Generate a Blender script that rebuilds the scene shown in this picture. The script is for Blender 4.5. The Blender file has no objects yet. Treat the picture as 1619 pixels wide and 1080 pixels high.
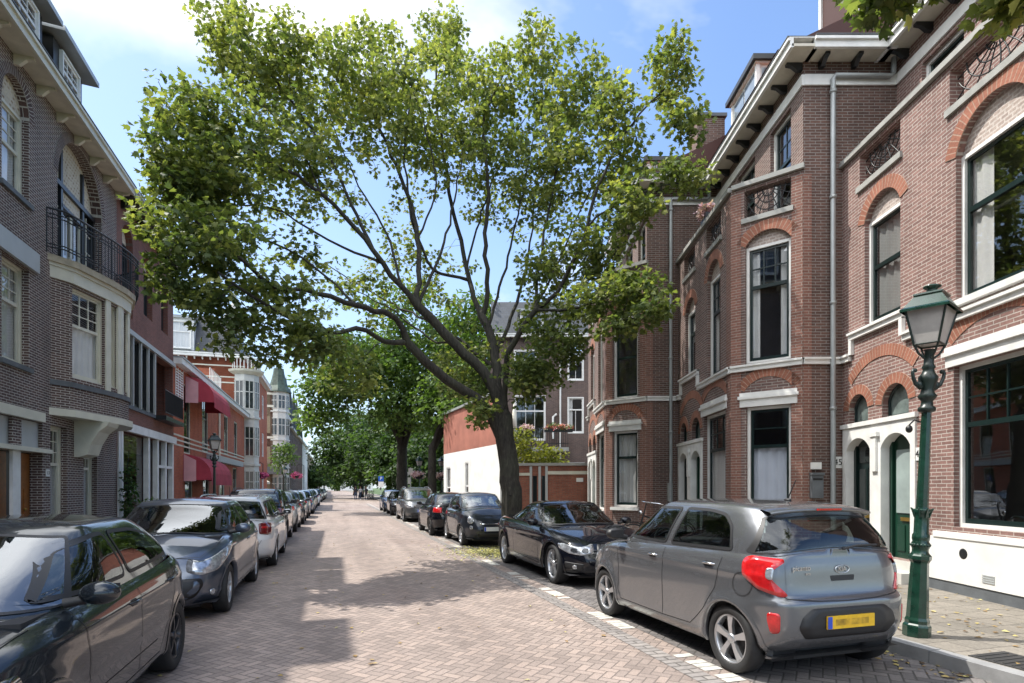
import bpy, bmesh, math, random
import numpy as np
from mathutils import Vector, Matrix
R = math.radians
SC = bpy.context.scene
COL = SC.collection
CH = .9567; SH = .2912            # street runs 16.9 degrees left of the camera axis
def st(r, s, z=0.0):
    return (CH*r - SH*s, SH*r + CH*s, z)
STREET_ANG = math.atan2(SH, CH)   # rotation of the street frame about z

# ------------------------------------------------------------------ node helpers
class NT:
    def __init__(self, tree): self.t = tree; self.n = tree.nodes; self.l = tree.links
    def node(self, typ, **kw):
        nd = self.n.new(typ)
        for k, v in kw.items(): setattr(nd, k, v)
        return nd
    def put(self, sock, v):
        if isinstance(v, bpy.types.NodeSocket): self.l.new(v, sock)
        else:
            if hasattr(sock.default_value, '__len__') and not isinstance(v, (tuple, list)): v = (v,)*len(sock.default_value)
            if hasattr(sock.default_value, '__len__') and len(sock.default_value) == 4 and len(v) == 3: v = (*v, 1)
            sock.default_value = v
    def m(self, op, a, b=0.0, c=None):
        nd = self.node('ShaderNodeMath', operation=op); self.put(nd.inputs[0], a); self.put(nd.inputs[1], b)
        if c is not None: self.put(nd.inputs[2], c)
        return nd.outputs[0]
    def mix(self, f, a, b, mode='MIX'):
        nd = self.node('ShaderNodeMix', data_type='RGBA', blend_type=mode)
        self.put(nd.inputs[0], f); self.put(nd.inputs[6], a); self.put(nd.inputs[7], b)
        return nd.outputs[2]
    def noise(self, vec, scale, detail=3, rough=.55):
        nd = self.node('ShaderNodeTexNoise'); nd.inputs['Scale'].default_value = scale
        nd.inputs['Detail'].default_value = detail; nd.inputs['Roughness'].default_value = rough
        if vec is not None: self.l.new(vec, nd.inputs['Vector'])
        return nd.outputs['Fac']
    def ramp(self, f, stops):
        nd = self.node('ShaderNodeValToRGB'); self.put(nd.inputs[0], f)
        e = nd.color_ramp.elements
        while len(e) < len(stops): e.new(.5)
        for i, (p, c) in enumerate(stops):
            e[i].position = p; e[i].color = (*c, 1) if len(c) == 3 else c
        return nd.outputs[0]
    def mapr(self, v, a, b, c, d):
        nd = self.node('ShaderNodeMapRange'); self.put(nd.inputs[0], v)
        for i, x in enumerate((a, b, c, d)): nd.inputs[i+1].default_value = x
        return nd.outputs[0]
    def bump(self, h, strength=.3, dist=.01, nrm=None):
        nd = self.node('ShaderNodeBump'); self.put(nd.inputs['Height'], h)
        nd.inputs['Strength'].default_value = strength; nd.inputs['Distance'].default_value = dist
        if nrm is not None: self.l.new(nrm, nd.inputs['Normal'])
        return nd.outputs[0]
    def obj(self): return self.node('ShaderNodeTexCoord').outputs['Object']
    def uv(self): return self.node('ShaderNodeTexCoord').outputs['UV']

def newmat(name):
    m = bpy.data.materials.new(name); m.use_nodes = True
    t = NT(m.node_tree); t.n.clear()
    out = t.node('ShaderNodeOutputMaterial'); b = t.node('ShaderNodeBsdfPrincipled')
    t.l.new(b.outputs[0], out.inputs[0])
    return m, t, b, out
def mat(name, col, rough=.6, metal=0.0, var=.12, scale=3.0, bump=0.0, bscale=40, spec=None, coat=0.0, detail=4):
    m, t, b, out = newmat(name)
    o = t.obj()
    n = t.noise(o, scale, detail)
    lo = tuple(c*(1-var) for c in col); hi = tuple(min(1, c*(1+var)) for c in col)
    c = t.ramp(n, [(.3, lo), (.7, hi)])
    t.put(b.inputs['Base Color'], c)
    b.inputs['Roughness'].default_value = rough; b.inputs['Metallic'].default_value = metal
    if spec is not None: b.inputs['Specular IOR Level'].default_value = spec
    if coat: b.inputs['Coat Weight'].default_value = coat; b.inputs['Coat Roughness'].default_value = .03
    if bump:
        t.put(b.inputs['Normal'], t.bump(t.noise(o, bscale, 4), bump, .01))
    return m
def brickmat(name, c1, c2, mort, bw=.22, bh=.0625, mj=.009, rough=.85, dirt=.25, offset=.5):
    m, t, b, out = newmat(name)
    uv = t.uv()
    br = t.node('ShaderNodeTexBrick'); t.l.new(uv, br.inputs['Vector'])
    br.offset = offset; br.inputs['Scale'].default_value = 1
    br.inputs['Brick Width'].default_value = bw; br.inputs['Row Height'].default_value = bh
    br.inputs['Mortar Size'].default_value = mj; br.inputs['Mortar Smooth'].default_value = .1
    t.put(br.inputs['Color1'], c1); t.put(br.inputs['Color2'], c2); t.put(br.inputs['Mortar'], mort)
    n1 = t.noise(uv, .7, 5); n2 = t.noise(uv, 22, 2)
    mpp = t.node('ShaderNodeMapping'); t.l.new(uv, mpp.inputs[0]); mpp.inputs['Scale'].default_value = (2.6, .22, 1)
    n3 = t.noise(mpp.outputs[0], 1.0, 5); n4 = t.noise(uv, .23, 3)
    n1 = t.m('ADD', t.m('MULTIPLY', n1, .45), t.m('ADD', t.m('MULTIPLY', n3, .35), t.m('MULTIPLY', n4, .20)))
    k = t.ramp(n1, [(.36, (1-dirt*1.25,)*3), (.50, (1.0, 1.0, 1.0)), (.64, (1+dirt*.55,)*3)])
    k2 = t.ramp(n2, [(.3, (.82,)*3), (.7, (1.12,)*3)])
    c = t.mix(1.0, br.outputs[0], k, 'MULTIPLY'); c = t.mix(1.0, c, k2, 'MULTIPLY')
    t.put(b.inputs['Base Color'], c); b.inputs['Roughness'].default_value = rough
    h = t.m('ADD', t.m('MULTIPLY', br.outputs['Fac'], -1.0), t.m('MULTIPLY', n2, .3))
    t.put(b.inputs['Normal'], t.bump(h, .6, .006))
    return m
def glassmat(name, tint=.75, refl=1.9, col=(1, 1, 1)):
    m, t, b, out = newmat(name); t.n.remove(b)
    tr = t.node('ShaderNodeBsdfTransparent'); tr.inputs[0].default_value = (tint*col[0], tint*col[1], tint*col[2], 1)
    gl = t.node('ShaderNodeBsdfGlossy'); gl.inputs['Roughness'].default_value = .012; gl.inputs[0].default_value = (.95, .97, 1, 1)
    o = t.obj(); nn = t.bump(t.noise(o, 1.3, 1), .035, .05); t.put(gl.inputs['Normal'], nn)
    fr = t.node('ShaderNodeFresnel'); ge = t.node('ShaderNodeNewGeometry').outputs['Backfacing']; t.put(fr.inputs[0], t.m('ADD', t.m('MULTIPLY', t.m('SUBTRACT', 1.0, ge), refl), t.m('MULTIPLY', ge, 1/refl)))
    mx = t.node('ShaderNodeMixShader'); t.l.new(fr.outputs[0], mx.inputs[0]); t.l.new(tr.outputs[0], mx.inputs[1]); t.l.new(gl.outputs[0], mx.inputs[2])
    t.l.new(mx.outputs[0], out.inputs[0])
    return m

# ------------------------------------------------------------------ mesh builder
class MB:
    def __init__(s): s.v = []; s.f = []; s.uv = []; s.mi = []; s.sm = []
    def add(s, verts, faces, uvs=None, mi=0, smooth=False):
        o = len(s.v); s.v += [tuple(map(float, p)) for p in verts]
        for i, f in enumerate(faces):
            s.f.append([o+k for k in f]); s.mi.append(mi); s.sm.append(smooth)
            s.uv.append(uvs[i] if uvs else None)
    def quad(s, a, b, c, d, uv=None, mi=0):
        s.add([a, b, c, d], [(0, 1, 2, 3)], [uv] if uv else None, mi)
    def box(s, c, size, rz=0, mi=0, bev=0.0, M=None, uv=False):
        x, y, z = [k/2 for k in size]
        P = [(-x,-y,-z),(x,-y,-z),(x,y,-z),(-x,y,-z),(-x,-y,z),(x,-y,z),(x,y,z),(-x,y,z)]
        F = [(0,3,2,1),(4,5,6,7),(0,1,5,4),(1,2,6,5),(2,3,7,6),(3,0,4,7)]
        uvs = None
        if uv:
            ax = [(0,1),(0,1),(0,2),(1,2),(0,2),(1,2)]
            uvs = [[(P[i][a[0]]+c[0], P[i][a[1]]+c[2]) for i in f] for f, a in zip(F, ax)]
        cr, sr = math.cos(rz), math.sin(rz)
        Q = []
        for p in P:
            if M is not None: q = M @ Vector(p); q = (q[0]+c[0], q[1]+c[1], q[2]+c[2])
            else: q = (p[0]*cr-p[1]*sr+c[0], p[0]*sr+p[1]*cr+c[1], p[2]+c[2])
            Q.append(q)
        s.add(Q, F, uvs, mi)
    def tube(s, pts, rad, n=8, mi=0, smooth=True, caps=True):
        pts = [Vector(p) for p in pts]; k = len(pts)
        rs = rad if isinstance(rad, (list, tuple)) else [rad]*k
        V = []; prev = None
        for i, p in enumerate(pts):
            t = (pts[min(i+1, k-1)]-pts[max(i-1, 0)]).normalized()
            if prev is None:
                a = Vector((0, 0, 1)) if abs(t.z) < .9 else Vector((1, 0, 0)); u = t.cross(a).normalized()
            else:
                u = (prev - t*prev.dot(t)).normalized()
            prev = u; w = t.cross(u)
            for j in range(n):
                an = 2*math.pi*j/n; V.append(p + (u*math.cos(an)+w*math.sin(an))*rs[i])
        F = [(i*n+j, i*n+(j+1) % n, (i+1)*n+(j+1) % n, (i+1)*n+j) for i in range(k-1) for j in range(n)]
        s.add(V, F, None, mi, smooth)
        if caps: s.add(V[:n], [tuple(range(n))[::-1]], None, mi); s.add(V[-n:], [tuple(range(n))], None, mi)
    def lathe(s, prof, n=16, c=(0, 0, 0), axis='z', mi=0, smooth=True, ph=0.0, closed=False):
        V = []
        for r, h in prof:
            for j in range(n):
                a = 2*math.pi*j/n+ph; x, y = r*math.cos(a), r*math.sin(a)
                p = (x, y, h) if axis == 'z' else ((x, h, y) if axis == 'y' else (h, x, y))
                V.append((p[0]+c[0], p[1]+c[1], p[2]+c[2]))
        k = len(prof)
        F = [(i*n+j, i*n+(j+1) % n, (i+1)*n+(j+1) % n, (i+1)*n+j) for i in range(k-1) for j in range(n)]
        if closed: F += [((k-1)*n+j, (k-1)*n+(j+1) % n, (j+1) % n, j) for j in range(n)]
        s.add(V, F, None, mi, smooth)
    def sphere(s, c, r, n=12, m=8, mi=0):
        rr = r if isinstance(r, (tuple, list)) else (r, r, r)
        V = []; 
        for i in range(m+1):
            th = math.pi*i/m
            for j in range(n):
                a = 2*math.pi*j/n
                V.append((c[0]+rr[0]*math.sin(th)*math.cos(a), c[1]+rr[1]*math.sin(th)*math.sin(a), c[2]+rr[2]*math.cos(th)))
        F = [(i*n+j, (i+1)*n+j, (i+1)*n+(j+1) % n, i*n+(j+1) % n) for i in range(m) for j in range(n)]
        s.add(V, F, None, mi, True)
    def build(s, name, mats, parent=None, smooth=None, label=None):
        me = bpy.data.meshes.new(name)
        me.from_pydata(s.v, [], s.f)
        if not isinstance(mats, (list, tuple)): mats = [mats]
        for m in mats: me.materials.append(m)
        me.polygons.foreach_set('material_index', s.mi)
        me.polygons.foreach_set('use_smooth', [bool(x) if smooth is None else smooth for x in s.sm])
        if any(u is not None for u in s.uv):
            ul = me.uv_layers.new(name='UVMap'); flat = []
            for f, u in zip(s.f, s.uv):
                if u is None: u = [(0, 0)]*len(f)
                for q in u: flat += [q[0], q[1]]
            ul.data.foreach_set('uv', flat)
        me.update()
        return link(name, me, parent, label)
def link(name, data, parent=None, label=None):
    o = bpy.data.objects.new(name, data); COL.objects.link(o)
    if parent is not None: o.parent = parent
    if label: o['label'] = label
    return o
def thing(name, label, cat, loc=(0, 0, 0), rz=0.0, group=None):
    o = bpy.data.objects.new(name, None); COL.objects.link(o)
    o.empty_display_size = .2
    o.location = loc; o.rotation_euler = (0, 0, rz)
    o['label'] = label; o['category'] = cat
    if group: o['group'] = group
    return o
def tag(o, label=None, cat=None, group=None, kind=None):
    if label: o['label'] = label
    if cat: o['category'] = cat
    if group: o['group'] = group
    if kind: o['kind'] = kind
    return o
def copy_tree(o, parent=None):
    c = o.copy(); COL.objects.link(c); c.parent = parent
    for ch in [x for x in COL.objects if x.parent == o]: copy_tree(ch, c)
    return c
def npmesh(name, V, F, mats, parent=None, smooth=False, attr=None, mi=None, label=None):
    """fast mesh from numpy arrays; F is (n,k) with fixed k"""
    me = bpy.data.meshes.new(name); n, k = F.shape
    me.vertices.add(len(V)); me.vertices.foreach_set('co', np.ascontiguousarray(V, dtype=np.float32).ravel())
    me.loops.add(n*k); me.loops.foreach_set('vertex_index', F.ravel().astype(np.int32))
    me.polygons.add(n); me.polygons.foreach_set('loop_start', np.arange(0, n*k, k, dtype=np.int32))
    for m in (mats if isinstance(mats, (list, tuple)) else [mats]): me.materials.append(m)
    me.polygons.foreach_set('use_smooth', np.full(n, smooth, dtype=bool))
    if mi is not None: me.polygons.foreach_set('material_index', mi.astype(np.int32))
    if attr is not None:
        a = me.attributes.new('leafvar', 'FLOAT', 'POINT'); a.data.foreach_set('value', attr.astype(np.float32))
    me.update(calc_edges=True); me.validate()
    return link(name, me, parent, label)
def text_mesh(name, txt, size, M, matl, parent, depth=.002, align='CENTER'):
    cu = bpy.data.curves.new(name, 'FONT'); cu.body = txt; cu.size = size; cu.extrude = depth
    cu.align_x = align; cu.align_y = 'CENTER'
    tmp = bpy.data.objects.new(name+'_tmp', cu); COL.objects.link(tmp)
    dg = bpy.context.evaluated_depsgraph_get(); me = bpy.data.meshes.new_from_object(tmp.evaluated_get(dg))
    bpy.data.objects.remove(tmp); bpy.data.curves.remove(cu)
    me.transform(M); me.materials.clear(); me.materials.append(matl)
    return link(name, me, parent)
def pchip(xs, ys):
    xs = np.array(xs, float); ys = np.array(ys, float)
    if xs[0] > xs[-1]: xs = xs[::-1]; ys = ys[::-1]
    h = np.diff(xs); d = np.diff(ys)/h
    m = np.zeros(len(xs)); 
    if len(xs) > 2:
        for i in range(1, len(xs)-1):
            if d[i-1]*d[i] > 0:
                w1 = 2*h[i]+h[i-1]; w2 = h[i]+2*h[i-1]; m[i] = (w1+w2)/(w1/d[i-1]+w2/d[i])
    m[0] = d[0]; m[-1] = d[-1]
    def f(x):
        x = np.clip(np.asarray(x, float), xs[0], xs[-1])
        i = np.clip(np.searchsorted(xs, x)-1, 0, len(h)-1)
        t = (x-xs[i])/h[i]; t2 = t*t; t3 = t2*t
        return (2*t3-3*t2+1)*ys[i]+(t3-2*t2+t)*h[i]*m[i]+(-2*t3+3*t2)*ys[i+1]+(t3-t2)*h[i]*m[i+1]
    return f
def fpts(L): return pchip([a for a, b in L], [b for a, b in L])

# ------------------------------------------------------------------ materials
M = {}
M['white_paint'] = mat('white_paint', (.76, .755, .73), .5, var=.10, scale=4, bump=.12, detail=7)
M['white_stucco'] = mat('white_stucco', (.76, .75, .72), .8, var=.13, scale=1.6, bump=.15)
M['cream_paint'] = mat('cream_paint', (.62, .60, .50), .5, var=.08)
M['grey_paint'] = mat('grey_paint', (.42, .44, .44), .5, var=.06)
M['dark_green'] = mat('dark_green_paint', (.007, .018, .017), .28, var=.2)
M['lamp_green'] = mat('lamp_green_paint', (.008, .038, .024), .25, var=.35, scale=9, coat=.4)
M['lamp_dark'] = mat('lamp_dark_paint', (.012, .022, .018), .35, var=.25, scale=9)
M['black_iron'] = mat('black_iron', (.012, .013, .015), .4, var=.2)
M['black_wood'] = mat('black_wood', (.018, .02, .022), .35, var=.2)
M['zinc'] = mat('zinc_pipe', (.36, .38, .38), .45, metal=.3, var=.12)
M['stone'] = mat('grey_stone', (.33, .33, .31), .8, var=.15, scale=5, bump=.2)
M['sandstone'] = mat('sandstone', (.42, .37, .28), .8, var=.2, scale=5, bump=.2)
M['blue_stone'] = mat('blue_stone', (.11, .12, .13), .7, var=.2, scale=4, bump=.15)
M['soffit'] = mat('soffit_paint', (.60, .56, .47), .6, var=.15)
M['orange_wood'] = mat('orange_wood', (.30, .11, .025), .4, var=.25, scale=8)
M['brown_wood'] = mat('brown_wood', (.10, .045, .022), .5, var=.3, scale=8)
M['curtain'] = mat('curtain_net', (.80, .81, .80), .9, var=.06)
M['curtain_blue'] = mat('curtain_grey_blue', (.55, .60, .70), .9, var=.05)
M['blind_grey'] = mat('grey_blind', (.30, .31, .30), .8, var=.06)
M['off_white'] = mat('off_white_paint', (.56, .56, .53), .6, var=.1)
M['room'] = mat('room_wall', (.26, .25, .23), .9, var=.2, scale=1)
M['copper'] = mat('green_copper', (.05, .075, .055), .6, var=.5)
M['b_gwall'] = brickmat('garden_wall_brick', (.26, .085, .055), (.33, .12, .075), (.20, .13, .10), mj=.007)
M['slate'] = brickmat('roof_slate', (.035, .042, .052), (.055, .062, .075), (.015, .017, .02), .22, .16, .006, .5, .2)
M['red_tile'] = brickmat('red_roof_tile', (.22, .065, .04), (.27, .09, .05), (.06, .02, .015), .2, .12, .008, .7, .2)
M['rubber'] = mat('tyre_rubber', (.018, .018, .019), .75, var=.2, scale=20)
M['plastic'] = mat('black_plastic', (.02, .02, .022), .5, var=.15)
M['chrome'] = mat('chrome', (.75, .76, .78), .12, metal=1.0, var=.03)
M['silver'] = mat('silver_rim', (.55, .56, .58), .3, metal=.8, var=.06)
M['dark_rim'] = mat('dark_rim', (.07, .07, .075), .3, metal=.7, var=.1)
M['seat'] = mat('seat_fabric', (.03, .03, .033), .8, var=.2)
M['yellow_plate'] = mat('yellow_plate', (.80, .48, .02), .4, var=.1, scale=25)
M['white_plate'] = mat('pale_plate', (.72, .74, .76), .4, var=.08, scale=20)
M['plate_blue'] = mat('plate_blue', (.03, .08, .50), .4, var=.05)
M['plate_smudge'] = mat('plate_smudge', (.52, .31, .02), .5, var=.45, scale=14)
M['red_lens'] = mat('red_lens', (.50, .010, .012), .1, var=.3, scale=14, coat=1.0)
M['red_lens_dark'] = mat('red_lens_dark', (.16, .006, .008), .1, var=.3, scale=14, coat=1.0)
M['clear_lens'] = mat('clear_lens', (.45, .47, .50), .08, metal=.6, var=.5, scale=22, coat=1.0)
M['dark_lens'] = mat('dark_lens', (.03, .033, .037), .06, var=.5, scale=22, coat=1.0)
M['glass'] = glassmat('window_glass', .84, 2.15)
M['glass_old'] = glassmat('window_glass_dull', .9, 1.5)
M['car_glass'] = glassmat('car_glass', .55, 1.75, (.9, 1, .95))
M['screen_glass'] = glassmat('windscreen_glass', .40, 2.5, (.9, 1, .97))
M['lamp_glass'] = mat('frosted_lamp_glass', (.42, .40, .38), .25, var=.18, scale=5)
M['canvas_red'] = mat('awning_crimson', (.36, .040, .065), .85, var=.22, scale=1.7, bump=.3)
M['canvas_pale'] = mat('awning_faded_pink', (.60, .33, .36), .8, var=.08)
M['canvas_cream'] = mat('parasol_cream', (.72, .70, .60), .8, var=.06)
M['b_left'] = brickmat('plum_brick_pale_joints', (.075, .045, .042), (.125, .070, .058), (.46, .43, .39), mj=.0075, bh=.057, bw=.2)
M['b_left_arch'] = brickmat('plum_arch_brick', (.07, .042, .04), (.12, .068, .056), (.44, .41, .37), bw=.07, bh=.30, mj=.008, offset=0)
M['b_infill'] = brickmat('red_brown_brick', (.17, .062, .045), (.23, .085, .060), (.17, .12, .10), mj=.008)
M['b_red'] = brickmat('bright_red_brick', (.40, .095, .042), (.50, .135, .060), (.30, .16, .12), mj=.007)
M['b_right'] = brickmat('pinkish_brown_brick', (.188, .103, .090), (.262, .146, .126), (.43, .38, .34), mj=.0068, bh=.056, bw=.205)
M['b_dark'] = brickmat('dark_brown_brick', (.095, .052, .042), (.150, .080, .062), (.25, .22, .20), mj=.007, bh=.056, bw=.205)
M['b_arch'] = brickmat('orange_arch_brick', (.31, .120, .075), (.39, .155, .100), (.42, .27, .20), bw=.075, bh=.30, mj=.008, offset=0)
M['b_back'] = brickmat('umber_brick', (.10, .068, .058), (.14, .092, .078), (.16, .13, .12), mj=.008)
M['b_tan'] = brickmat('tan_brick', (.26, .20, .12), (.32, .25, .15), (.25, .22, .18), mj=.008)
M['tympan'] = brickmat('pale_tympanum_brick', (.34, .27, .24), (.42, .34, .30), (.52, .46, .42), .12, .06, .012)
M['tile_tympan'] = brickmat('cream_tile_tympanum', (.62, .55, .42), (.30, .20, .13), (.60, .54, .44), .13, .10, .03)
def paint(name, col, metal=.55, rough=.35, spec=.3):
    m, t, b, out = newmat(name)
    o = t.obj(); n = t.noise(o, 900, 1); n2 = t.noise(o, 2.5, 4)
    c = t.mix(1.0, col, t.ramp(n, [(.3, (.9,)*3), (.7, (1.1,)*3)]), 'MULTIPLY')
    t.put(b.inputs['Base Color'], c); b.inputs['Metallic'].default_value = metal; b.inputs['Roughness'].default_value = rough
    b.inputs['Specular IOR Level'].default_value = spec
    b.inputs['Coat Weight'].default_value = 1.0; t.put(b.inputs['Coat Roughness'], t.mapr(n2, .3, .7, .015, .05))
    return m
M['p_kia'] = paint('grey_metallic_paint', (.175, .182, .195), .65, .24)
M['p_black'] = paint('black_paint', (.004, .005, .009), 0, .4, .05)
M['p_polo'] = paint('dark_slate_paint', (.016, .022, .029), .35, .25, .15)
M['p_peugeot'] = paint('blue_grey_paint', (.085, .105, .145), .7, .3, .2)
M['p_white'] = paint('white_car_paint', (.72, .73, .74), 0, .4)
M['p_fiat'] = paint('charcoal_paint', (.022, .027, .036), .3, .4, .1)
M['p_grey'] = paint('mid_grey_paint', (.11, .115, .12), .6)
M['p_silver'] = paint('silver_car_paint', (.40, .42, .44), .7)
M['p_blue'] = paint('blue_car_paint', (.03, .07, .16), .6)
# ================================================================== CARS
# car frame: +x forward, +y left, z up, origin on the ground midway between the axles
class Shape:
    def __init__(s, d):
        s.d = d
        g = lambda k: fpts(d[k])
        s.zb0 = d.get('zb', .2); s.zt = g('zt'); s.nose = g('nose'); s.tail = g('tail'); s.w = g('w')
        s.nf = d.get('nf', 4.2); s.nr = d.get('nr', 5.0)
        s.gf = g('gf'); s.gr = g('gr'); s.gw = g('gw'); s.rz = g('roof'); s.rc = d.get('rc', .035); s.hc = d.get('hc', .06)
        s.gnf = d.get('gnf', 3.6); s.gnr = d.get('gnr', 4.5)
        s.feat = d.get('feat', [])      # ridges along the side: (z, amplitude, sigma)
        s.arch = d['R']*1.13; s.ax = d['wb']/2
    def zbx(s, x): return s.zb0+s.d.get('tlift', .04)*np.clip((-np.asarray(x, float)-s.ax-.20)/.25, 0, 1)+s.d.get('flift', 0.0)*np.clip((np.asarray(x, float)-s.ax-.2)/.3, 0, 1)
    def outl(s, c, sn, a_f, a_r, w, nf, nr):
        n = np.where(c >= 0, nf, nr)
        x = np.where(c >= 0, a_f, a_r)*np.sign(c)*np.abs(c)**(2/n)
        return x, w*np.abs(sn)**(2/n)
    def flare(s, x, z):
        y = np.zeros_like(x)
        for xa in (s.ax, -s.ax):
            dd = np.hypot(x-xa, z-s.d['R'])
            y = y + s.d.get('flare', .012)*np.exp(-((dd-s.arch)/.07)**2)*(z > .1)
        for (z0, am, sg) in s.feat: y = y + am*np.exp(-((z-z0)/sg)**2)
        return y
    def low(s, phi, v):
        c, sn = np.cos(phi), np.sin(phi)
        x, y = s.outl(c, sn, s.nose(v), -s.tail(v), s.w(v), s.nf, s.nr)
        zb = s.zbx(x); z = zb+v*(s.zt(x)-zb)
        k = np.clip(np.abs(sn)*1.5-.35, 0, 1)
        return x, y + s.flare(x, z)*k*(v < .98), z
    def deck(s, x, y):
        w = s.w(np.ones_like(x)*1.0)
        taper = np.clip((s.nose(1.0)-x)/.25, 0, 1)
        return s.zt(x)+s.hc*np.clip(1-(y/w)**2, 0, 1)*taper
    def roofz(s, x, y):
        wt = s.gw(1.0); return s.rz(x)+s.rc*np.clip(1-(y/wt)**2, 0, 1)
    def gh(s, phi, v):
        c, sn = np.cos(phi), np.sin(phi)
        x, y = s.outl(c, sn, s.gf(v), -s.gr(v), s.gw(v), s.gnf, s.gnr)
        b = s.deck(x, y)-.012
        return x, y, b+v*(s.roofz(x, y)-b)
    # surface look-ups -------------------------------------------------
    def side_low(s, x, z):
        x = np.asarray(x, float); z = np.asarray(z, float)
        zb = s.zbx(x); v = np.clip((z-zb)/(s.zt(x)-zb), 0, 1)
        n = np.where(x >= 0, s.nf, s.nr); a = np.where(x >= 0, s.nose(v), s.tail(v))
        y = s.w(v)*(np.clip(1-np.abs(x/a)**n, 0, 1))**(1/n)
        return np.stack([x, y+s.flare(x, z), z], -1)
    def side_gh(s, x, z):
        x = np.asarray(x, float); z = np.asarray(z, float); y = np.full_like(x, .6)
        for _ in range(5):
            b = s.deck(x, y)-.012; v = np.clip((z-b)/(s.roofz(x, y)-b), 0, 1)
            n = np.where(x >= 0, s.gnf, s.gnr); a = np.where(x >= 0, s.gf(v), s.gr(v))
            y = s.gw(v)*(np.clip(1-np.abs(x/a)**n, 0, 1))**(1/n)
        return np.stack([x, y, z], -1)
    def end_gh(s, a, v, front):      # a = lateral fraction -1..1
        n = s.gnf if front else s.gnr; A = s.gf(v) if front else s.gr(v)
        y = np.asarray(a)*s.gw(v); x = A*(np.clip(1-np.abs(a)**n, 0, 1))**(1/n)
        b = s.deck(x, y)-.012
        return np.stack([x, y, b+v*(s.roofz(x, y)-b)], -1)
    def end_low(s, q, z, front):     # q = signed arc length from the centre line round the corner (mid level)
        ph = s.q2phi(np.abs(q), front); v = np.full_like(ph, .5)
        for _ in range(5):
            x, y, zz = s.low(ph, v); zb = s.zbx(x); v = np.clip((z-zb)/(s.zt(x)-zb), 0, 1)
        x, y, zz = s.low(ph, v)
        return np.stack([x, y*np.sign(q+1e-9), zz], -1)
    def q2phi(s, q, front):
        ph = np.linspace(0, math.pi/2, 900) if front else np.linspace(math.pi, math.pi/2, 900)
        x, y, z = s.low(ph, np.full_like(ph, .5)); L = np.concatenate([[0], np.cumsum(np.hypot(np.diff(x), np.diff(y)))])
        return np.interp(q, L, ph)
def arcphi(fn, v, n):
    ph = np.linspace(0, math.pi, 3000); x, y, z = fn(ph, np.full_like(ph, v))
    L = np.concatenate([[0], np.cumsum(np.hypot(np.diff(x), np.diff(y)))])
    return np.interp(np.linspace(0, L[-1], n), L, ph)
def roundpoly(P, r, k=5):
    out = []; n = len(P)
    for i in range(n):
        p = np.array(P[i], float); a = np.array(P[i-1], float); b = np.array(P[(i+1) % n], float)
        da = a-p; db = b-p; la = np.linalg.norm(da); lb = np.linalg.norm(db); rr = min(r, la*.45, lb*.45)
        p0 = p+da/la*rr; p1 = p+db/lb*rr
        for j in range(k):
            t = j/(k-1); out.append((1-t)**2*p0+2*t*(1-t)*p+t*t*p1)
    out = np.array(out); res = []
    for i in range(len(out)):                      # subdivide long edges
        a = out[i]; b = out[(i+1) % len(out)]; m = max(1, int(np.linalg.norm(b-a)/.06))
        for j in range(m): res.append(a+(b-a)*j/m)
    return np.array(res)
def inpoly(px, py, P):
    ins = np.zeros(px.shape, bool); n = len(P)
    for i in range(n):
        x1, y1 = P[i]; x2, y2 = P[(i+1) % n]
        c = ((y1 > py) != (y2 > py)) & (px < (x2-x1)*(py-y1)/(y2-y1+1e-12)+x1)
        ins ^= c
    return ins
def insetp(B, d):
    c = B.mean(0); nxt = np.roll(B, -1, 0); prv = np.roll(B, 1, 0); t = nxt-prv; t /= (np.linalg.norm(t, axis=1, keepdims=True)+1e-9)
    nn = np.stack([-t[:, 1], t[:, 0]], 1); sg = np.sign(((c-B)*nn).sum(1, keepdims=True)).sum()
    nn *= 1 if sg > 0 else -1
    return B+nn*d
def patch(fn, B, off, rings=6, mirror=False, thick=0.0, skirt=0.0):
    """fill the closed 2-D loop B on the surface fn, offset outward; returns verts, faces"""
    c = B.mean(0); V2 = [B]
    for k in range(1, rings): V2.append(c+(B-c)*(1-k/rings))
    A = np.concatenate(V2+[c[None]]); e = 1e-3
    P = fn(A[:, 0], A[:, 1]); Pa = fn(A[:, 0]+e, A[:, 1]); Pb = fn(A[:, 0], A[:, 1]+e)
    N = np.cross(Pa-P, Pb-P); N /= (np.linalg.norm(N, axis=1, keepdims=True)+1e-12)
    ctr = np.array([0, 0, .5]); sg = np.sign(((P-ctr)*N).sum(1).mean()); N *= sg
    n = len(B); F = []
    for k in range(rings-1):
        for i in range(n): F.append((k*n+i, k*n+(i+1) % n, (k+1)*n+(i+1) % n, (k+1)*n+i))
    m = (rings-1)*n
    for i in range(n): F.append((m+i, m+(i+1) % n, len(A)-1))
    Q = P+N*off
    V = list(Q)
    if skirt:
        b0 = len(V); V += list(P[:n]-N[:n]*skirt)
        for i in range(n): F.append((i, b0+i, b0+(i+1) % n, (i+1) % n))
    V = [tuple(p) for p in V]
    if mirror: V = [(x, -y, z) for x, y, z in V]; F = [tuple(reversed(f)) for f in F]
    return V, F
def ring(fn, B0, B1, off, mirror=False):
    """band between two loops"""
    A = np.concatenate([B0, B1]); e = 1e-3
    P = fn(A[:, 0], A[:, 1]); N = np.cross(fn(A[:, 0]+e, A[:, 1])-P, fn(A[:, 0], A[:, 1]+e)-P)
    N /= (np.linalg.norm(N, axis=1, keepdims=True)+1e-12); N *= np.sign(((P-np.array([0, 0, .5]))*N).sum(1).mean())
    Q = P+N*off; n = len(B0); F = [(i, (i+1) % n, n+(i+1) % n, n+i) for i in range(n)]
    V = [tuple(p) for p in Q]
    if mirror: V = [(x, -y, z) for x, y, z in V]; F = [tuple(reversed(f)) for f in F]
    return V, F
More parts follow.
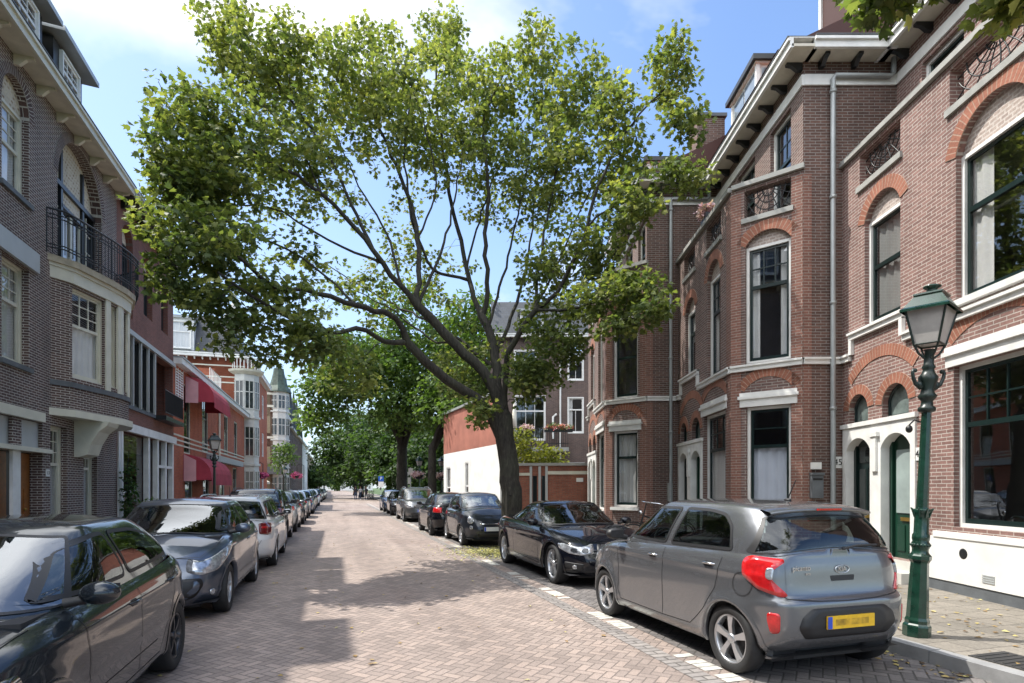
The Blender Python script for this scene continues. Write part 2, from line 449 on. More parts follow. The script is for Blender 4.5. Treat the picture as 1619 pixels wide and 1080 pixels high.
def strip(fn, line, w, off, mirror=False, close=False):
    L = []; 
    for i in range(len(line)-1):
        a = np.array(line[i]); b = np.array(line[i+1]); m = max(1, int(np.linalg.norm(b-a)/.05))
        for j in range(m): L.append(a+(b-a)*j/m)
    L.append(np.array(line[-1])); L = np.array(L)
    t = np.gradient(L, axis=0); t /= np.linalg.norm(t, axis=1, keepdims=True); nn = np.stack([-t[:, 1], t[:, 0]], 1)*w/2
    A = np.concatenate([L+nn, L-nn]); e = 1e-3
    P = fn(A[:, 0], A[:, 1]); N = np.cross(fn(A[:, 0]+e, A[:, 1])-P, fn(A[:, 0], A[:, 1]+e)-P)
    N /= (np.linalg.norm(N, axis=1, keepdims=True)+1e-12); N *= np.sign(((P-np.array([0, 0, .5]))*N).sum(1).mean())
    Q = P+N*off; n = len(L); V = [tuple(p) for p in Q]; F = [(i, i+1, n+i+1, n+i) for i in range(n-1)]
    if mirror: V = [(x, -y, z) for x, y, z in V]
    return V, F

def wheel_parts(root, x, y, Rr, d, side):
    wdt = d.get('tw', .19); n = d.get('wseg', 40)
    t = MB(); rr = Rr*d.get('rimf', .66)
    pf = [(rr, -wdt*.42), (rr*1.03, -wdt*.47), (Rr*.90, -wdt*.5), (Rr*.975, -wdt*.44), (Rr, -wdt*.30), (Rr, wdt*.30), (Rr*.975, wdt*.44), (Rr*.90, wdt*.5), (rr*1.03, wdt*.47), (rr, wdt*.42)]
    t.lathe(pf, n, axis='y', closed=True)
    w = t.build('wheel', M['rubber'], root); w.location = (x, y, Rr); 
    s = side; rm = MB(); o = s*wdt*.40
    rm.lathe([(rr, -o), (rr*1.0, o*1.05), (rr*.95, o*1.08), (rr*.91, o*.85), (rr*.88, o*.25)], n, axis='y')
    k = d.get('spokes', 6); sw = d.get('spw', .30)
    for i in range(k):
        a = 2*math.pi*i/k+.3; a0 = sw; a1 = sw*d.get('spt', .62)
        def P(r, da, yy): return (r*math.cos(a+da), yy, r*math.sin(a+da))
        for q in ([-1, 1] if d.get('twin') else [0]):
            sh = q*.16; r0, r1 = rr*.16, rr*.93
            A = [P(r0, -a0*1.6+sh, o*.88), P(r0, a0*1.6+sh, o*.88), P(rr*.55, a1*.72+sh, o*1.02), P(r1, a1*.62+sh*.9, o*.98), P(r1, -a1*.62+sh*.9, o*.98), P(rr*.55, -a1*.72+sh, o*1.02)]
            B = [(p[0], p[1]-s*.03, p[2]) for p in A]
            rm.add(A+B, [(0, 1, 2, 3, 4, 5), (11, 10, 9, 8, 7, 6)]+[(j, (j+1) % 6, 6+(j+1) % 6, 6+j) for j in range(6)])
    rm.lathe([(0.001, o*1.06), (rr*.12, o*1.05), (rr*.21, o*.94), (rr*.22, o*.6)], 20, axis='y')
    rm.build('rim', M[d.get('rim', 'silver')], w)
    br = MB(); br.lathe([(0.001, o*.2), (rr*.55, o*.2), (rr*.56, o*.05), (rr*.9, o*.02)], 24, axis='y'); br.build('brake_disc', M['plastic'], w)
    return w

def make_car(name, label, d, pm, group=None, lod=0):
    S = Shape(d); root = thing(name, label, 'car', group=group)
    R_ = d['R']; na = 170 if lod == 0 else (110 if lod == 1 else 70); nv = 34 if lod == 0 else (22 if lod == 1 else 14)
    # ---------------- body shell
    B = MB(); ph = arcphi(S.low, .5, na); vs = np.linspace(0, 1, nv)
    PH, VV = np.meshgrid(ph, vs); X, Y, Z = S.low(PH, VV)
    rows = [(X[i], Y[i], Z[i]) for i in range(nv)]
    nc = 9 if lod < 2 else 5
    for k in range(1, nc+1):
        w = k/nc; yy = Y[-1]*(1-w); xx = X[-1].copy(); rows.append((xx, yy, S.deck(xx, yy)))
    GX = np.array([r[0] for r in rows]); GY = np.array([r[1] for r in rows]); GZ = np.array([r[2] for r in rows])
    nr = len(rows); ar = S.arch+.004
    gin_f, gin_r = float(S.gf(0.0)), float(S.gr(0.0)); gw0 = float(S.gw(0.0))
    keep = []
    for i in range(nr-1):
        cx = (GX[i, :-1]+GX[i, 1:]+GX[i+1, :-1]+GX[i+1, 1:])/4; cz = (GZ[i, :-1]+GZ[i, 1:]+GZ[i+1, :-1]+GZ[i+1, 1:])/4; cy = (GY[i, :-1]+GY[i+1, 1:])/2
        k = np.ones(len(cx), bool)
        if i < nv-1:
            for xa in (S.ax, -S.ax): k &= ~((np.hypot(cx-xa, cz-R_) < ar) & (cy > S.d['W']*.30))
        else:
            A = np.where(cx >= 0, gin_f, -gin_r); n = np.where(cx >= 0, S.gnf, S.gnr)
            k &= (np.abs(cx/A)**n+np.abs(cy/gw0)**n) > .93
        keep.append(k)
    for sgn in (1, -1):
        V = [(GX[i, j], sgn*GY[i, j], GZ[i, j]) for i in range(nr) for j in range(na)]
        F = []
        for i in range(nr-1):
            for j in range(na-1):
                if keep[i][j]:
                    f = (i*na+j, i*na+j+1, (i+1)*na+j+1, (i+1)*na+j)
                    F.append(f if sgn < 0 else f[::-1])
        B.add(V, F, None, 0, True)
    # greenhouse pillars and roof
    gph = arcphi(S.gh, .5, na); gvs = np.linspace(0, 1, nv); PH, VV = np.meshgrid(gph, gvs); X, Y, Z = S.gh(PH, VV)
    side_polys = [roundpoly(p, d.get('wr', .05)) for p in d['side']]
    fr_poly = roundpoly(d['ws'], .05); re_poly = roundpoly(d['bl'], .05)
    rows = [(X[i], Y[i], Z[i]) for i in range(nv)]
    xm = float((S.gf(1.0)+S.gr(1.0))/2)
    for k in range(1, 9):
        w = k/8; xx = X[-1]*(1-w)+xm*w; yy = Y[-1]*(1-w); rows.append((xx, yy, S.roofz(xx, yy)))
    GX = np.array([r[0] for r in rows]); GY = np.array([r[1] for r in rows]); GZ = np.array([r[2] for r in rows]); nr = len(rows)
    ins_s = [insetp(p, .022) for p in side_polys]; ins_f = insetp(fr_poly, .022); ins_r = insetp(re_poly, .022)
    VG = np.array(list(gvs)+[1.2]*8)
    isf = lambda c: c
    hole = np.zeros((nr, na), bool)
    for i in range(nv):
        aw = GY[i]/max(1e-6, float(S.gw(VG[i])))
        for p in ins_s: hole[i] |= inpoly(GX[i], GZ[i], p)
        hole[i] |= inpoly(aw, np.full(na, VG[i]), ins_f) & (GX[i] > 0)
        hole[i] |= inpoly(aw, np.full(na, VG[i]), ins_r) & (GX[i] < 0)
    for sgn in (1, -1):
        V = [(GX[i, j], sgn*GY[i, j], GZ[i, j]) for i in range(nr) for j in range(na)]; F = []
        for i in range(nr-1):
            for j in range(na-1):
                if hole[i, j] and hole[i+1, j] and hole[i, j+1] and hole[i+1, j+1] and not d.get('solid'): continue
                f = (i*na+j, i*na+j+1, (i+1)*na+j+1, (i+1)*na+j); F.append(f if sgn < 0 else f[::-1])
        B.add(V, F, None, 0, True)
    # arch lips
    for xa in (S.ax, -S.ax):
        th = np.linspace(R(-16), R(196), 56); 
        for sgn in (1, -1):
            def arcpt(r): 
                xx = xa+r*np.cos(th); zz = np.maximum(R_+r*np.sin(th), S.zb0); return S.side_low(xx, zz)
            a = arcpt(S.arch-.006); b = arcpt(S.arch+.012); c = arcpt(S.arch+.035)
            a2 = a.copy(); a2[:, 1] -= .05; a[:, 1] += .004; b[:, 1] += .008; c[:, 1] += .003
            V = [(p[0], sgn*p[1], p[2]) for q in (a2, a, b, c) for p in q]; n = len(th)
            F = [(k*n+i, k*n+i+1, (k+1)*n+i+1, (k+1)*n+i) for k in range(3) for i in range(n-1)]
            B.add(V, [f if sgn > 0 else f[::-1] for f in F], None, 0, True)
    body = B.build('body', pm, root)
    # wheel houses, floor and underside
    U = MB()
    for xa in (S.ax, -S.ax):
        for sgn in (1, -1):
            th = np.linspace(R(-20), R(200), 30); rr = S.arch+.02; y0 = sgn*(d['W']/2-.42)
            ys = S.side_low(xa+rr*np.cos(th), np.maximum(R_+rr*np.sin(th), S.zb0+.01))[:, 1]-.03
            V = [(xa+rr*math.cos(t), sgn*y, R_+rr*math.sin(t)) for t, y in zip(th, ys)]+[(xa+rr*math.cos(t), y0, R_+rr*math.sin(t)) for t in th]; n = len(th)
            U.add(V, [(i, i+1, n+i+1, n+i) for i in range(n-1)]+[tuple(range(n, 2*n))], None, 0, True)
    zf = S.zb0+.03; xf_ = float(S.nose(.1))-.08; xr_ = float(S.tail(.1))+.08; wi = d['W']/2-.12
    U.quad((xf_, wi, zf), (xf_, -wi, zf), (xr_, -wi, zf), (xr_, wi, zf))
    U.box(((xf_+xr_)/2, 0, zf+.03), (abs(xf_-xr_)*.93, d['W']*.62, .2))
    zc = float(S.zt(S.ax-.3))
    U.build('underbody', M['plastic'], root)
    I = MB()
    bx0, bx1 = float(S.gr(0.0))+.12, float(S.gf(0.0))-.12; wy = gw0-.06
    zf2 = .42 if lod == 0 else .62
    oph = np.linspace(.0, math.pi, 40); ox, oy, oz = S.gh(oph, np.zeros(40)); ox = ox*.95; oy = oy*.95; oz = S.zt(ox)-.03
    for sg in (1, -1):
        n = len(ox); V = [(x, sg*y, z) for x, y, z in zip(ox, oy, oz)]+[(x, sg*y, zf2) for x, y in zip(ox, oy)]
        I.add(V, [(i, i+1, n+i+1, n+i) for i in range(n-1)]+[tuple(range(n, 2*n))])
    zd = float(S.zt(bx1))
    I.box((bx1-.18, 0, zd-.02), (.62, wy*1.9, .10)); I.box((bx1-.45, 0, zd-.1), (.16, wy*1.9, .26))
    inner = I.build('interior', M['seat'], root)
    def seat(x, y, w, hh):
        q = MB(); q.box((x, y, .52), (.48, w, .16)); 
        Mx = Matrix.Rotation(R(-14), 3, 'Y')
        q.box((x-.30, y, .80), (.13, w, .56), M=Mx); q.box((x-.38, y, hh), (.09, w*.5, .17), M=Mx)
        o = q.build('seat', M['seat'], root)
        bv = o.modifiers.new('bevel', 'BEVEL'); bv.width = .035; bv.segments = 3
    if lod == 0:
        xs = (bx0+bx1)/2
        for y in (-.36, .36): seat(xs+.22, y, .46, d.get('hr', 1.18))
        seat(xs-.62, -.33, .52, d.get('hr', 1.18)-.06); seat(xs-.62, .33, .52, d.get('hr', 1.18)-.06)
        sw = MB(); sw.lathe([(.17, -.012), (.185, 0), (.17, .012), (.158, 0)], 24, closed=True)
        o = sw.build('steering_wheel', M['plastic'], root); o.location = (bx1-.60, .36, zd+.04); o.rotation_euler = (0, R(-65), 0)
    elif lod == 1:
        for y in (-.36, .36): seat((bx0+bx1)/2+.15, y, .46, d.get('hr', 1.16))
    # ---------------- glazing
    def gpanel(nm, fn, poly, mir, lab=None, frit=.022, off=.004):
        g = MB(); inn = insetp(poly, frit); V, F = patch(fn, inn, off, 7, mir); g.add(V, F, None, 0, True)
        o = g.build(nm, M['screen_glass' if nm == 'windscreen' else 'car_glass'], root)
        k = MB(); V, F = ring(fn, insetp(poly, -.004), inn, off+.001, mir); k.add(V, F, None, 0, True); k.build('window_seal', M['plastic'], o)
        return o
    for p in side_polys:
        for mir in (False, True): gpanel('side_window', S.side_gh, p, mir)
    gpanel('windscreen', lambda a, v: S.end_gh(a, v, True), fr_poly, False)
    gpanel('rear_window', lambda a, v: S.end_gh(a, v, False), re_poly, False)
    # ---------------- seams
    K = MB()
    for L in d.get('seams', []):
        for mir in (False, True):
            V, F = strip(S.side_low, L, .007, .0025, mir); K.add(V, F)
    for L in d.get('rseams', []):
        V, F = strip(lambda q, z: S.end_low(q, z, False), L, .008, .0025); K.add(V, F)
    for L in d.get('fseams', []):
        V, F = strip(lambda q, z: S.end_low(q, z, True), L, .008, .0025); K.add(V, F)
    if 'hoodcut' in d:
        def dk(x, y): return np.stack([x, y, S.deck(np.asarray(x, float), np.asarray(y, float))], -1)
        for mir in (False, True):
            V, F = strip(dk, d['hoodcut'], .008, .003, mir); K.add(V, F)
    if K.f: K.build('panel_gap', M['plastic'], root)
    for (xh, zh) in d.get('handles', []):
        for sg in (1, -1):
            p = S.side_low(np.array([xh]), np.array([zh]))[0]; h = MB()
            h.tube([(xh-.085, sg*(p[1]-.004), zh), (xh-.06, sg*(p[1]+.022), zh+.004), (xh+.05, sg*(p[1]+.024), zh+.004), (xh+.085, sg*(p[1]-.004), zh-.002)], [.008, .011, .011, .008], 8)
            V, F = patch(S.side_low, roundpoly([(xh-.06, zh-.028), (xh+.055, zh-.028), (xh+.055, zh+.02), (xh-.06, zh+.02)], .02), .002, 3, sg < 0)
            h.add(V, F, None, 1); h.build('door_handle', [M[d.get('hmat', 'chrome')] if d.get('hmat', 'chrome') != 'paint' else pm, M['plastic']], root)
    # mirrors
    mx, mz = d['mirror']; 
    for sg in (1, -1):
        p = S.side_low(np.array([mx]), np.array([min(mz-.06, float(S.zt(mx))-.01)]))[0]; q = MB()
        yo = p[1]+.11
        q.sphere((mx, sg*yo, mz), (.075, .105, .068), 18, 12); q.tube([(mx+.02, sg*(p[1]-.06), mz-.05), (mx, sg*(yo-.05), mz-.03)], [.03, .025], 8, mi=1)
        V = [(mx-.055, sg*(yo-.085), mz-.045), (mx-.055, sg*(yo+.085), mz-.035), (mx-.055, sg*(yo+.08), mz+.045), (mx-.055, sg*(yo-.08), mz+.045)]
        q.add([(x-.016, y, z) for x, y, z in V], [(0, 1, 2, 3)], None, 1)
        q.build('wing_mirror', [M['plastic'] if d.get('mblack') else pm, M['plastic']], root)
    # panels: (name, where, polygon, material, offset)
    for nm, where, poly, mm, off in d.get('panels', []):
        fns = {'rear': lambda q, z: S.end_low(q, z, False), 'front': lambda q, z: S.end_low(q, z, True), 'side': S.side_low}
        B2 = roundpoly(poly, d.get('pr', .035)); both = min(p[0] for p in poly) >= 0 or where == 'side'
        for mir in ((False, True) if both else (False,)):
            g = MB(); V, F = patch(fns[where], B2, off, 4, mir, skirt=.01); g.add(V, F, None, 0, True)
            mt = pm if mm == 'paint' else M[mm]
            g.build(nm, mt, root)
    # number plates and badge
    def plate(front, z, mm, wdt=.52, hgt=.11):
        q = np.array([-.2, .2]); P = S.end_low(np.array([wdt*.4]), np.array([z]), front)[0]
        x = P[0]+(.012 if front else -.012); x = (float(S.end_low(np.array([0.0]), np.array([z]), front)[0][0])+(.012 if front else -.012))
        g = MB(); g.box((x, 0, z), (.012, wdt, hgt)); o = g.build('number_plate', M[mm], root)
        sg = 1 if front else -1
        if 'yellow' in mm:
            g = MB(); g.box((x+sg*.0065, -.01, z), (.002, wdt*.70, hgt*.5))
            g.build('plate_lettering', M['plate_smudge'], o)
        g = MB(); g.box((x+sg*.0075, -sg*(wdt/2-.026)*(-1 if front else -1)*(-1), z), (.004, .045, hgt*.94)); g.build('country_strip', M['plate_blue'], o)
    if d.get('fplate'): plate(True, *d['fplate'])
    if d.get('rplate'): plate(False, *d['rplate'])
    for sx in (S.ax, -S.ax):
        yb = float(S.side_low(np.array([sx]), np.array([R_+S.arch*.8]))[0][1])
        for sg in (1, -1): wheel_parts(root, sx, sg*(yb-d.get('tw', .19)/2-.012), R_, d, sg)
    if d.get('rails'):
        for sg in (1, -1):
            q = MB(); yy = float(S.gw(1.0))-.01; xa, xb = d['rails']
            xs = np.linspace(xa, xb, 9); zz = [float(S.roofz(np.array(x), np.array(yy)))+(.035 if 0 < i < 8 else .0) for i, x in enumerate(xs)]
            q.tube([(x, sg*yy, z) for x, z in zip(xs, zz)], .013, 6); q.build('roof_rail', M[d.get('railmat', 'silver')], root)
    if d.get('antenna'):
        xa = d['antenna']; z0 = float(S.roofz(np.array(xa), np.array(0.))); q = MB()
        q.sphere((xa, 0, z0+.005), (.045, .022, .018), 10, 6); q.tube([(xa, 0, z0+.01), (xa-.10, 0, z0+.19)], [.006, .004], 6); q.build('antenna', M['plastic'], root)
    return root, S
def wiper(root, pts, rad=.008):
    q = MB(); q.tube(pts, rad, 6); return q.build('wiper', M['plastic'], root)

SPEC = {}
SPEC['city_hatch'] = dict(   # small grey five-door seen from behind on the right
    W=1.60, R=.295, wb=2.40, zb=.20, nf=5.0, nr=7.5, tw=.18, spokes=5, spw=.40, spt=.72, rimf=.73, flare=.020, tlift=.10,
    zt=[(1.86, .68), (1.72, .77), (1.45, .865), (1.05, .95), (.5, .99), (-.6, 1.03), (-1.3, 1.05), (-1.72, 1.045)],
    nose=[(0, 1.80), (.2, 1.88), (.5, 1.895), (.8, 1.86), (.93, 1.81), (1, 1.74)],
    tail=[(0, -1.62), (.10, -1.70), (.28, -1.735), (.50, -1.73), (.575, -1.685), (.65, -1.672), (.9, -1.65), (1, -1.635)],
    w=[(0, .735), (.06, .765), (.16, .780), (.4, .79), (.62, .798), (.82, .790), (.93, .775), (1, .745)],
    gf=[(0, 1.12), (.5, .68), (.88, .32), (.96, .20), (1, .10)], gr=[(0, -1.635), (.25, -1.61), (.62, -1.53), (.86, -1.455), (.95, -1.44), (1, -1.41)],
    gw=[(0, .742), (.3, .708), (.7, .636), (.9, .588), (.97, .556), (1, .50)], roof=[(.4, 1.435), (0, 1.475), (-.7, 1.482), (-1.2, 1.46), (-1.5, 1.42)], rc=.028, gnr=7.5,
    feat=[(.89, .010, .03), (.30, .008, .05)], wr=.045, hr=1.20,
    side=[[(.96, 1.045), (.86, 1.09), (.34, 1.365), (.12, 1.412), (-.27, 1.418), (-.14, 1.04)], [(-.23, 1.04), (-.36, 1.418), (-.75, 1.412), (-.98, 1.38), (-1.11, 1.28), (-1.19, 1.065)]],
    ws=[(-.93, .07), (-.88, .86), (.88, .86), (.93, .07)], bl=[(-.965, .05), (-.90, .80), (.90, .80), (.965, .05)],
    seams=[[(.86, .99), (.80, .70), (.82, .40), (.76, .30)], [(-.17, 1.0), (-.16, .60), (-.15, .31)], [(.76, .30), (-.15, .30), (-.64, .315)], [(-.64, .315), (-.86, .50), (-1.03, .72), (-1.10, 1.0)],
           [(1.33, .58), (1.30, .75), (1.25, .88)]]+[[(-1.36+.10*math.cos(math.pi*i/8), .80+.10*math.sin(math.pi*i/8)) for i in range(17)]],
    rseams=[[(-.58, .715), (-.3, .69), (0, .683), (.3, .69), (.58, .715)], [(-.58, .715), (-.62, .75)], [(.58, .715), (.62, .75)]],
    hoodcut=[(1.1, .64), (1.4, .60), (1.66, .50), (1.70, .2), (1.70, 0)],
    handles=[(.03, .905), (-.93, .925)], mirror=(.78, 1.07), mblack=True, antenna=-1.05, pr=.03,
    panels=[('tail_light', 'rear', [(.60, 1.03), (.585, 1.0), (.69, .985), (.70, .90), (.66, .84), (.585, .765), (.57, .735), (.62, .725), (.80, .785), (.93, .88), (.95, .96), (.93, 1.02), (.86, 1.045)], 'red_lens', .014),
            ('reversing_lamp', 'rear', [(.665, .965), (.725, .955), (.725, .875), (.675, .86)], 'clear_lens', .018),
            ('reflector', 'rear', [(.665, .60), (.765, .605), (.77, .54), (.74, .43), (.67, .44)], 'red_lens', .006),
            ('plate_recess', 'rear', [(-.48, .57), (-.38, .635), (.38, .635), (.48, .57), (.52, .48), (.44, .385), (-.44, .385), (-.52, .48)], 'plastic', .004),
            ('headlight', 'front', [(.50, .74), (.52, .62), (.70, .62), (1.02, .76), (1.04, .82), (.8, .80)], 'clear_lens', .006),
            ('side_indicator', 'side', [(1.12, .82), (1.18, .82), (1.18, .85), (1.12, .85)], 'clear_lens', .006),
            ('grille', 'front', [(-.45, .62), (.45, .62), (.45, .55), (-.45, .55)], 'plastic', .005)],
    rplate=(.515, 'yellow_plate', .50, .105))
SPEC['coupe'] = dict(
    W=1.825, R=.335, wb=2.81, zb=.19, nf=4.0, nr=5.0, tw=.235, spokes=5, twin=True, spw=.16, spt=.30, rimf=.74, rim='silver', flare=.022, hc=.055,
    zt=[(2.18, .60), (2.0, .70), (1.6, .80), (.95, .90), (.3, .93), (-1.2, .97), (-2.0, .98), (-2.46, .94)],
    nose=[(0, 2.08), (.2, 2.17), (.5, 2.19), (.8, 2.15), (.93, 2.10), (1, 2.0)], tail=[(0, -2.25), (.2, -2.42), (.5, -2.45), (.9, -2.42), (1, -2.34)],
    w=[(0, .83), (.06, .875), (.2, .895), (.45, .905), (.65, .912), (.80, .900), (.93, .87), (1, .82)],
    gf=[(0, 1.03), (.5, .52), (.88, .14), (.96, .02), (1, -.1)], gr=[(0, -1.98), (.3, -1.62), (.7, -1.15), (.9, -.92), (1, -.75)],
    gw=[(0, .78), (.3, .735), (.7, .655), (.9, .60), (.97, .565), (1, .50)], roof=[(.4, 1.29), (-.1, 1.335), (-.7, 1.33), (-1.3, 1.25), (-1.9, 1.02)], rc=.03, gnf=3.2, gnr=3.2,
    feat=[(.80, .012, .035), (.36, .010, .06)], wr=.07, hr=1.12,
    side=[[(.78, .97), (.30, 1.21), (.0, 1.265), (-.25, 1.27), (-.30, .975)], [(-.36, .975), (-.31, 1.27), (-.7, 1.255), (-1.0, 1.18), (-1.28, 1.06), (-1.40, 1.0)]],
    ws=[(-.92, .08), (-.87, .88), (.87, .88), (.92, .08)], bl=[(-.86, .1), (-.8, .86), (.8, .86), (.86, .1)],
    seams=[[(.86, .90), (.80, .6), (.84, .30)], [(-.62, .93), (-.66, .60), (-.62, .34), (.84, .29)]], fseams=[[(-.8, .62), (-.4, .66), (0, .67), (.4, .66), (.8, .62)]],
    hoodcut=[(.98, .66), (1.5, .66), (1.9, .55)], handles=[(-.38, .80)], hmat='paint', mirror=(.66, 1.0), pr=.03,
    panels=[('headlight', 'front', [(.40, .645), (.42, .56), (.62, .535), (.86, .56), (1.06, .62), (1.12, .70), (.98, .705), (.7, .665)], 'clear_lens', .008),
            ('lamp_ring', 'front', [(.50, .625), (.58, .64), (.62, .60), (.58, .565), (.50, .57)], 'dark_lens', .012), ('lamp_ring', 'front', [(.68, .635), (.78, .65), (.82, .61), (.76, .57), (.68, .575)], 'dark_lens', .012),
            ('grille', 'front', [(.03, .655), (.03, .53), (.10, .50), (.30, .53), (.36, .60), (.30, .66)], 'plastic', .008),
            ('lower_intake', 'front', [(-.42, .38), (.42, .38), (.36, .25), (-.36, .25)], 'plastic', .006),
            ('fog_intake', 'front', [(.58, .40), (.95, .42), (.92, .33), (.62, .27)], 'plastic', .006), ('fog_lamp', 'front', [(.70, .37), (.78, .375), (.78, .31), (.70, .31)], 'clear_lens', .010),
            ('tail_light', 'rear', [(.5, .85), (.85, .87), (.98, .80), (.8, .70), (.5, .74)], 'red_lens', .006)])
SPEC['mini_hatch'] = dict(   # rounded little three-door, facing the camera
    W=1.63, R=.29, wb=2.30, zb=.20, nf=3.9, nr=4.2, tw=.18, spokes=7, spw=.2, rimf=.70, rim='silver', hc=.10,
    zt=[(1.86, .70), (1.75, .80), (1.5, .90), (1.0, .97), (.3, .99), (-.8, 1.0), (-1.5, 1.02), (-1.68, 1.0)],
    nose=[(0, 1.74), (.25, 1.84), (.5, 1.855), (.8, 1.81), (.93, 1.74), (1, 1.62)], tail=[(0, -1.56), (.2, -1.66), (.5, -1.68), (.8, -1.64), (1, -1.56)],
    w=[(0, .73), (.1, .775), (.4, .805), (.65, .812), (.85, .795), (.95, .765), (1, .715)],
    gf=[(0, 1.13), (.5, .74), (.88, .42), (.96, .32), (1, .2)], gr=[(0, -1.57), (.4, -1.5), (.75, -1.33), (.92, -1.2), (1, -1.05)],
    gw=[(0, .70), (.3, .67), (.7, .60), (.9, .55), (.97, .52), (1, .45)], roof=[(.6, 1.37), (.1, 1.44), (-.5, 1.45), (-1.1, 1.38), (-1.4, 1.28)], rc=.04, gnf=3.0,
    wr=.08, side=[[(.92, 1.03), (.5, 1.31), (.25, 1.36), (-.35, 1.375), (-.38, 1.04)], [(-.45, 1.04), (-.42, 1.375), (-.8, 1.34), (-1.05, 1.22), (-1.16, 1.08)]],
    ws=[(-.92, .1), (-.86, .88), (.86, .88), (.92, .1)], bl=[(-.8, .2), (-.76, .85), (.76, .85), (.8, .2)],
    seams=[[(.80, .95), (.78, .5), (.72, .3)], [(.72, .3), (-.5, .3), (-.52, .95)]], hoodcut=[(1.05, .62), (1.45, .56), (1.62, .4), (1.64, 0)], handles=[(-.36, .86)], mirror=(.78, 1.06), mblack=False,
    panels=[('headlight', 'front', [(.54, .78), (.52, .70), (.58, .64), (.68, .64), (.75, .70), (.74, .79), (.64, .82)], 'clear_lens', .012), ('fog_lamp', 'front', [(.56, .58), (.66, .58), (.66, .49), (.56, .49)], 'clear_lens', .01),
            ('grille_strip', 'front', [(-.36, .64), (.36, .64), (.36, .615), (-.36, .615)], 'chrome', .012), ('lower_intake', 'front', [(-.45, .38), (.45, .38), (.38, .28), (-.38, .28)], 'plastic', .006),
            ('tail_light', 'rear', [(.6, .85), (.72, .86), (.72, .68), (.6, .68)], 'red_lens', .006)], fplate=(.49, 'white_plate', .50, .11))
SPEC['near_hatch'] = dict(   # nearest on the left, dark slate, facing the camera
    W=1.70, R=.31, wb=2.47, zb=.20, nf=4.4, nr=5.5, tw=.19, spokes=6, spw=.25, rimf=.66, rim='dark_rim', hc=.07,
    zt=[(1.98, .68), (1.8, .77), (1.5, .86), (1.0, .94), (.4, .97), (-.6, 1.0), (-1.5, 1.03), (-1.95, 1.0)],
    nose=[(0, 1.88), (.25, 1.97), (.5, 1.985), (.8, 1.94), (.93, 1.87), (1, 1.76)], tail=[(0, -1.80), (.2, -1.93), (.45, -1.95), (.7, -1.90), (1, -1.80)],
    w=[(0, .765), (.1, .815), (.35, .835), (.6, .848), (.80, .842), (.93, .815), (1, .765)],
    gf=[(0, 1.12), (.5, .66), (.88, .30), (.96, .20), (1, .08)], gr=[(0, -1.80), (.4, -1.70), (.75, -1.48), (.92, -1.34), (1, -1.2)],
    gw=[(0, .765), (.3, .725), (.7, .645), (.9, .59), (.97, .555), (1, .49)], roof=[(.4, 1.38), (0, 1.425), (-.7, 1.43), (-1.2, 1.38), (-1.6, 1.27)], rc=.035,
    feat=[(.86, .010, .03), (.55, .006, .02)], wr=.07, hr=1.18,
    side=[[(.88, 1.02), (.40, 1.29), (.14, 1.35), (-.08, 1.36), (-.12, 1.03)], [(-.19, 1.035), (-.15, 1.36), (-.6, 1.35), (-.95, 1.29), (-1.2, 1.18), (-1.27, 1.07)]],
    ws=[(-.94, .06), (-.89, .88), (.89, .88), (.94, .06)], bl=[(-.85, .12), (-.8, .82), (.8, .82), (.85, .12)],
    seams=[[(.82, .96), (.76, .7), (.78, .32)], [(-.15, .98), (-.17, .32)], [(.78, .31), (-.7, .31)], [(-.7, .31), (-.85, .52), (-1.05, .75), (-1.1, 1.0)], [(.70, .44), (-.60, .44)]],
    hoodcut=[(1.12, .70), (1.5, .66), (1.76, .54), (1.78, 0)], handles=[(.02, .86), (-.92, .88)], hmat='paint', mirror=(.74, 1.05),
    panels=[('headlight', 'front', [(.45, .72), (.46, .60), (.72, .56), (1.0, .62), (1.12, .74), (1.08, .79), (.8, .77)], 'dark_lens', .008), ('lamp_reflector', 'front', [(.56, .68), (.72, .69), (.74, .62), (.58, .62)], 'clear_lens', .012),
            ('grille', 'front', [(-.42, .68), (.42, .68), (.42, .60), (-.42, .60)], 'plastic', .006), ('lower_intake', 'front', [(-.6, .40), (.6, .40), (.52, .26), (-.52, .26)], 'plastic', .006),
            ('tail_light', 'rear', [(.5, .95), (.85, .96), (.9, .80), (.5, .78)], 'red_lens', .006)])
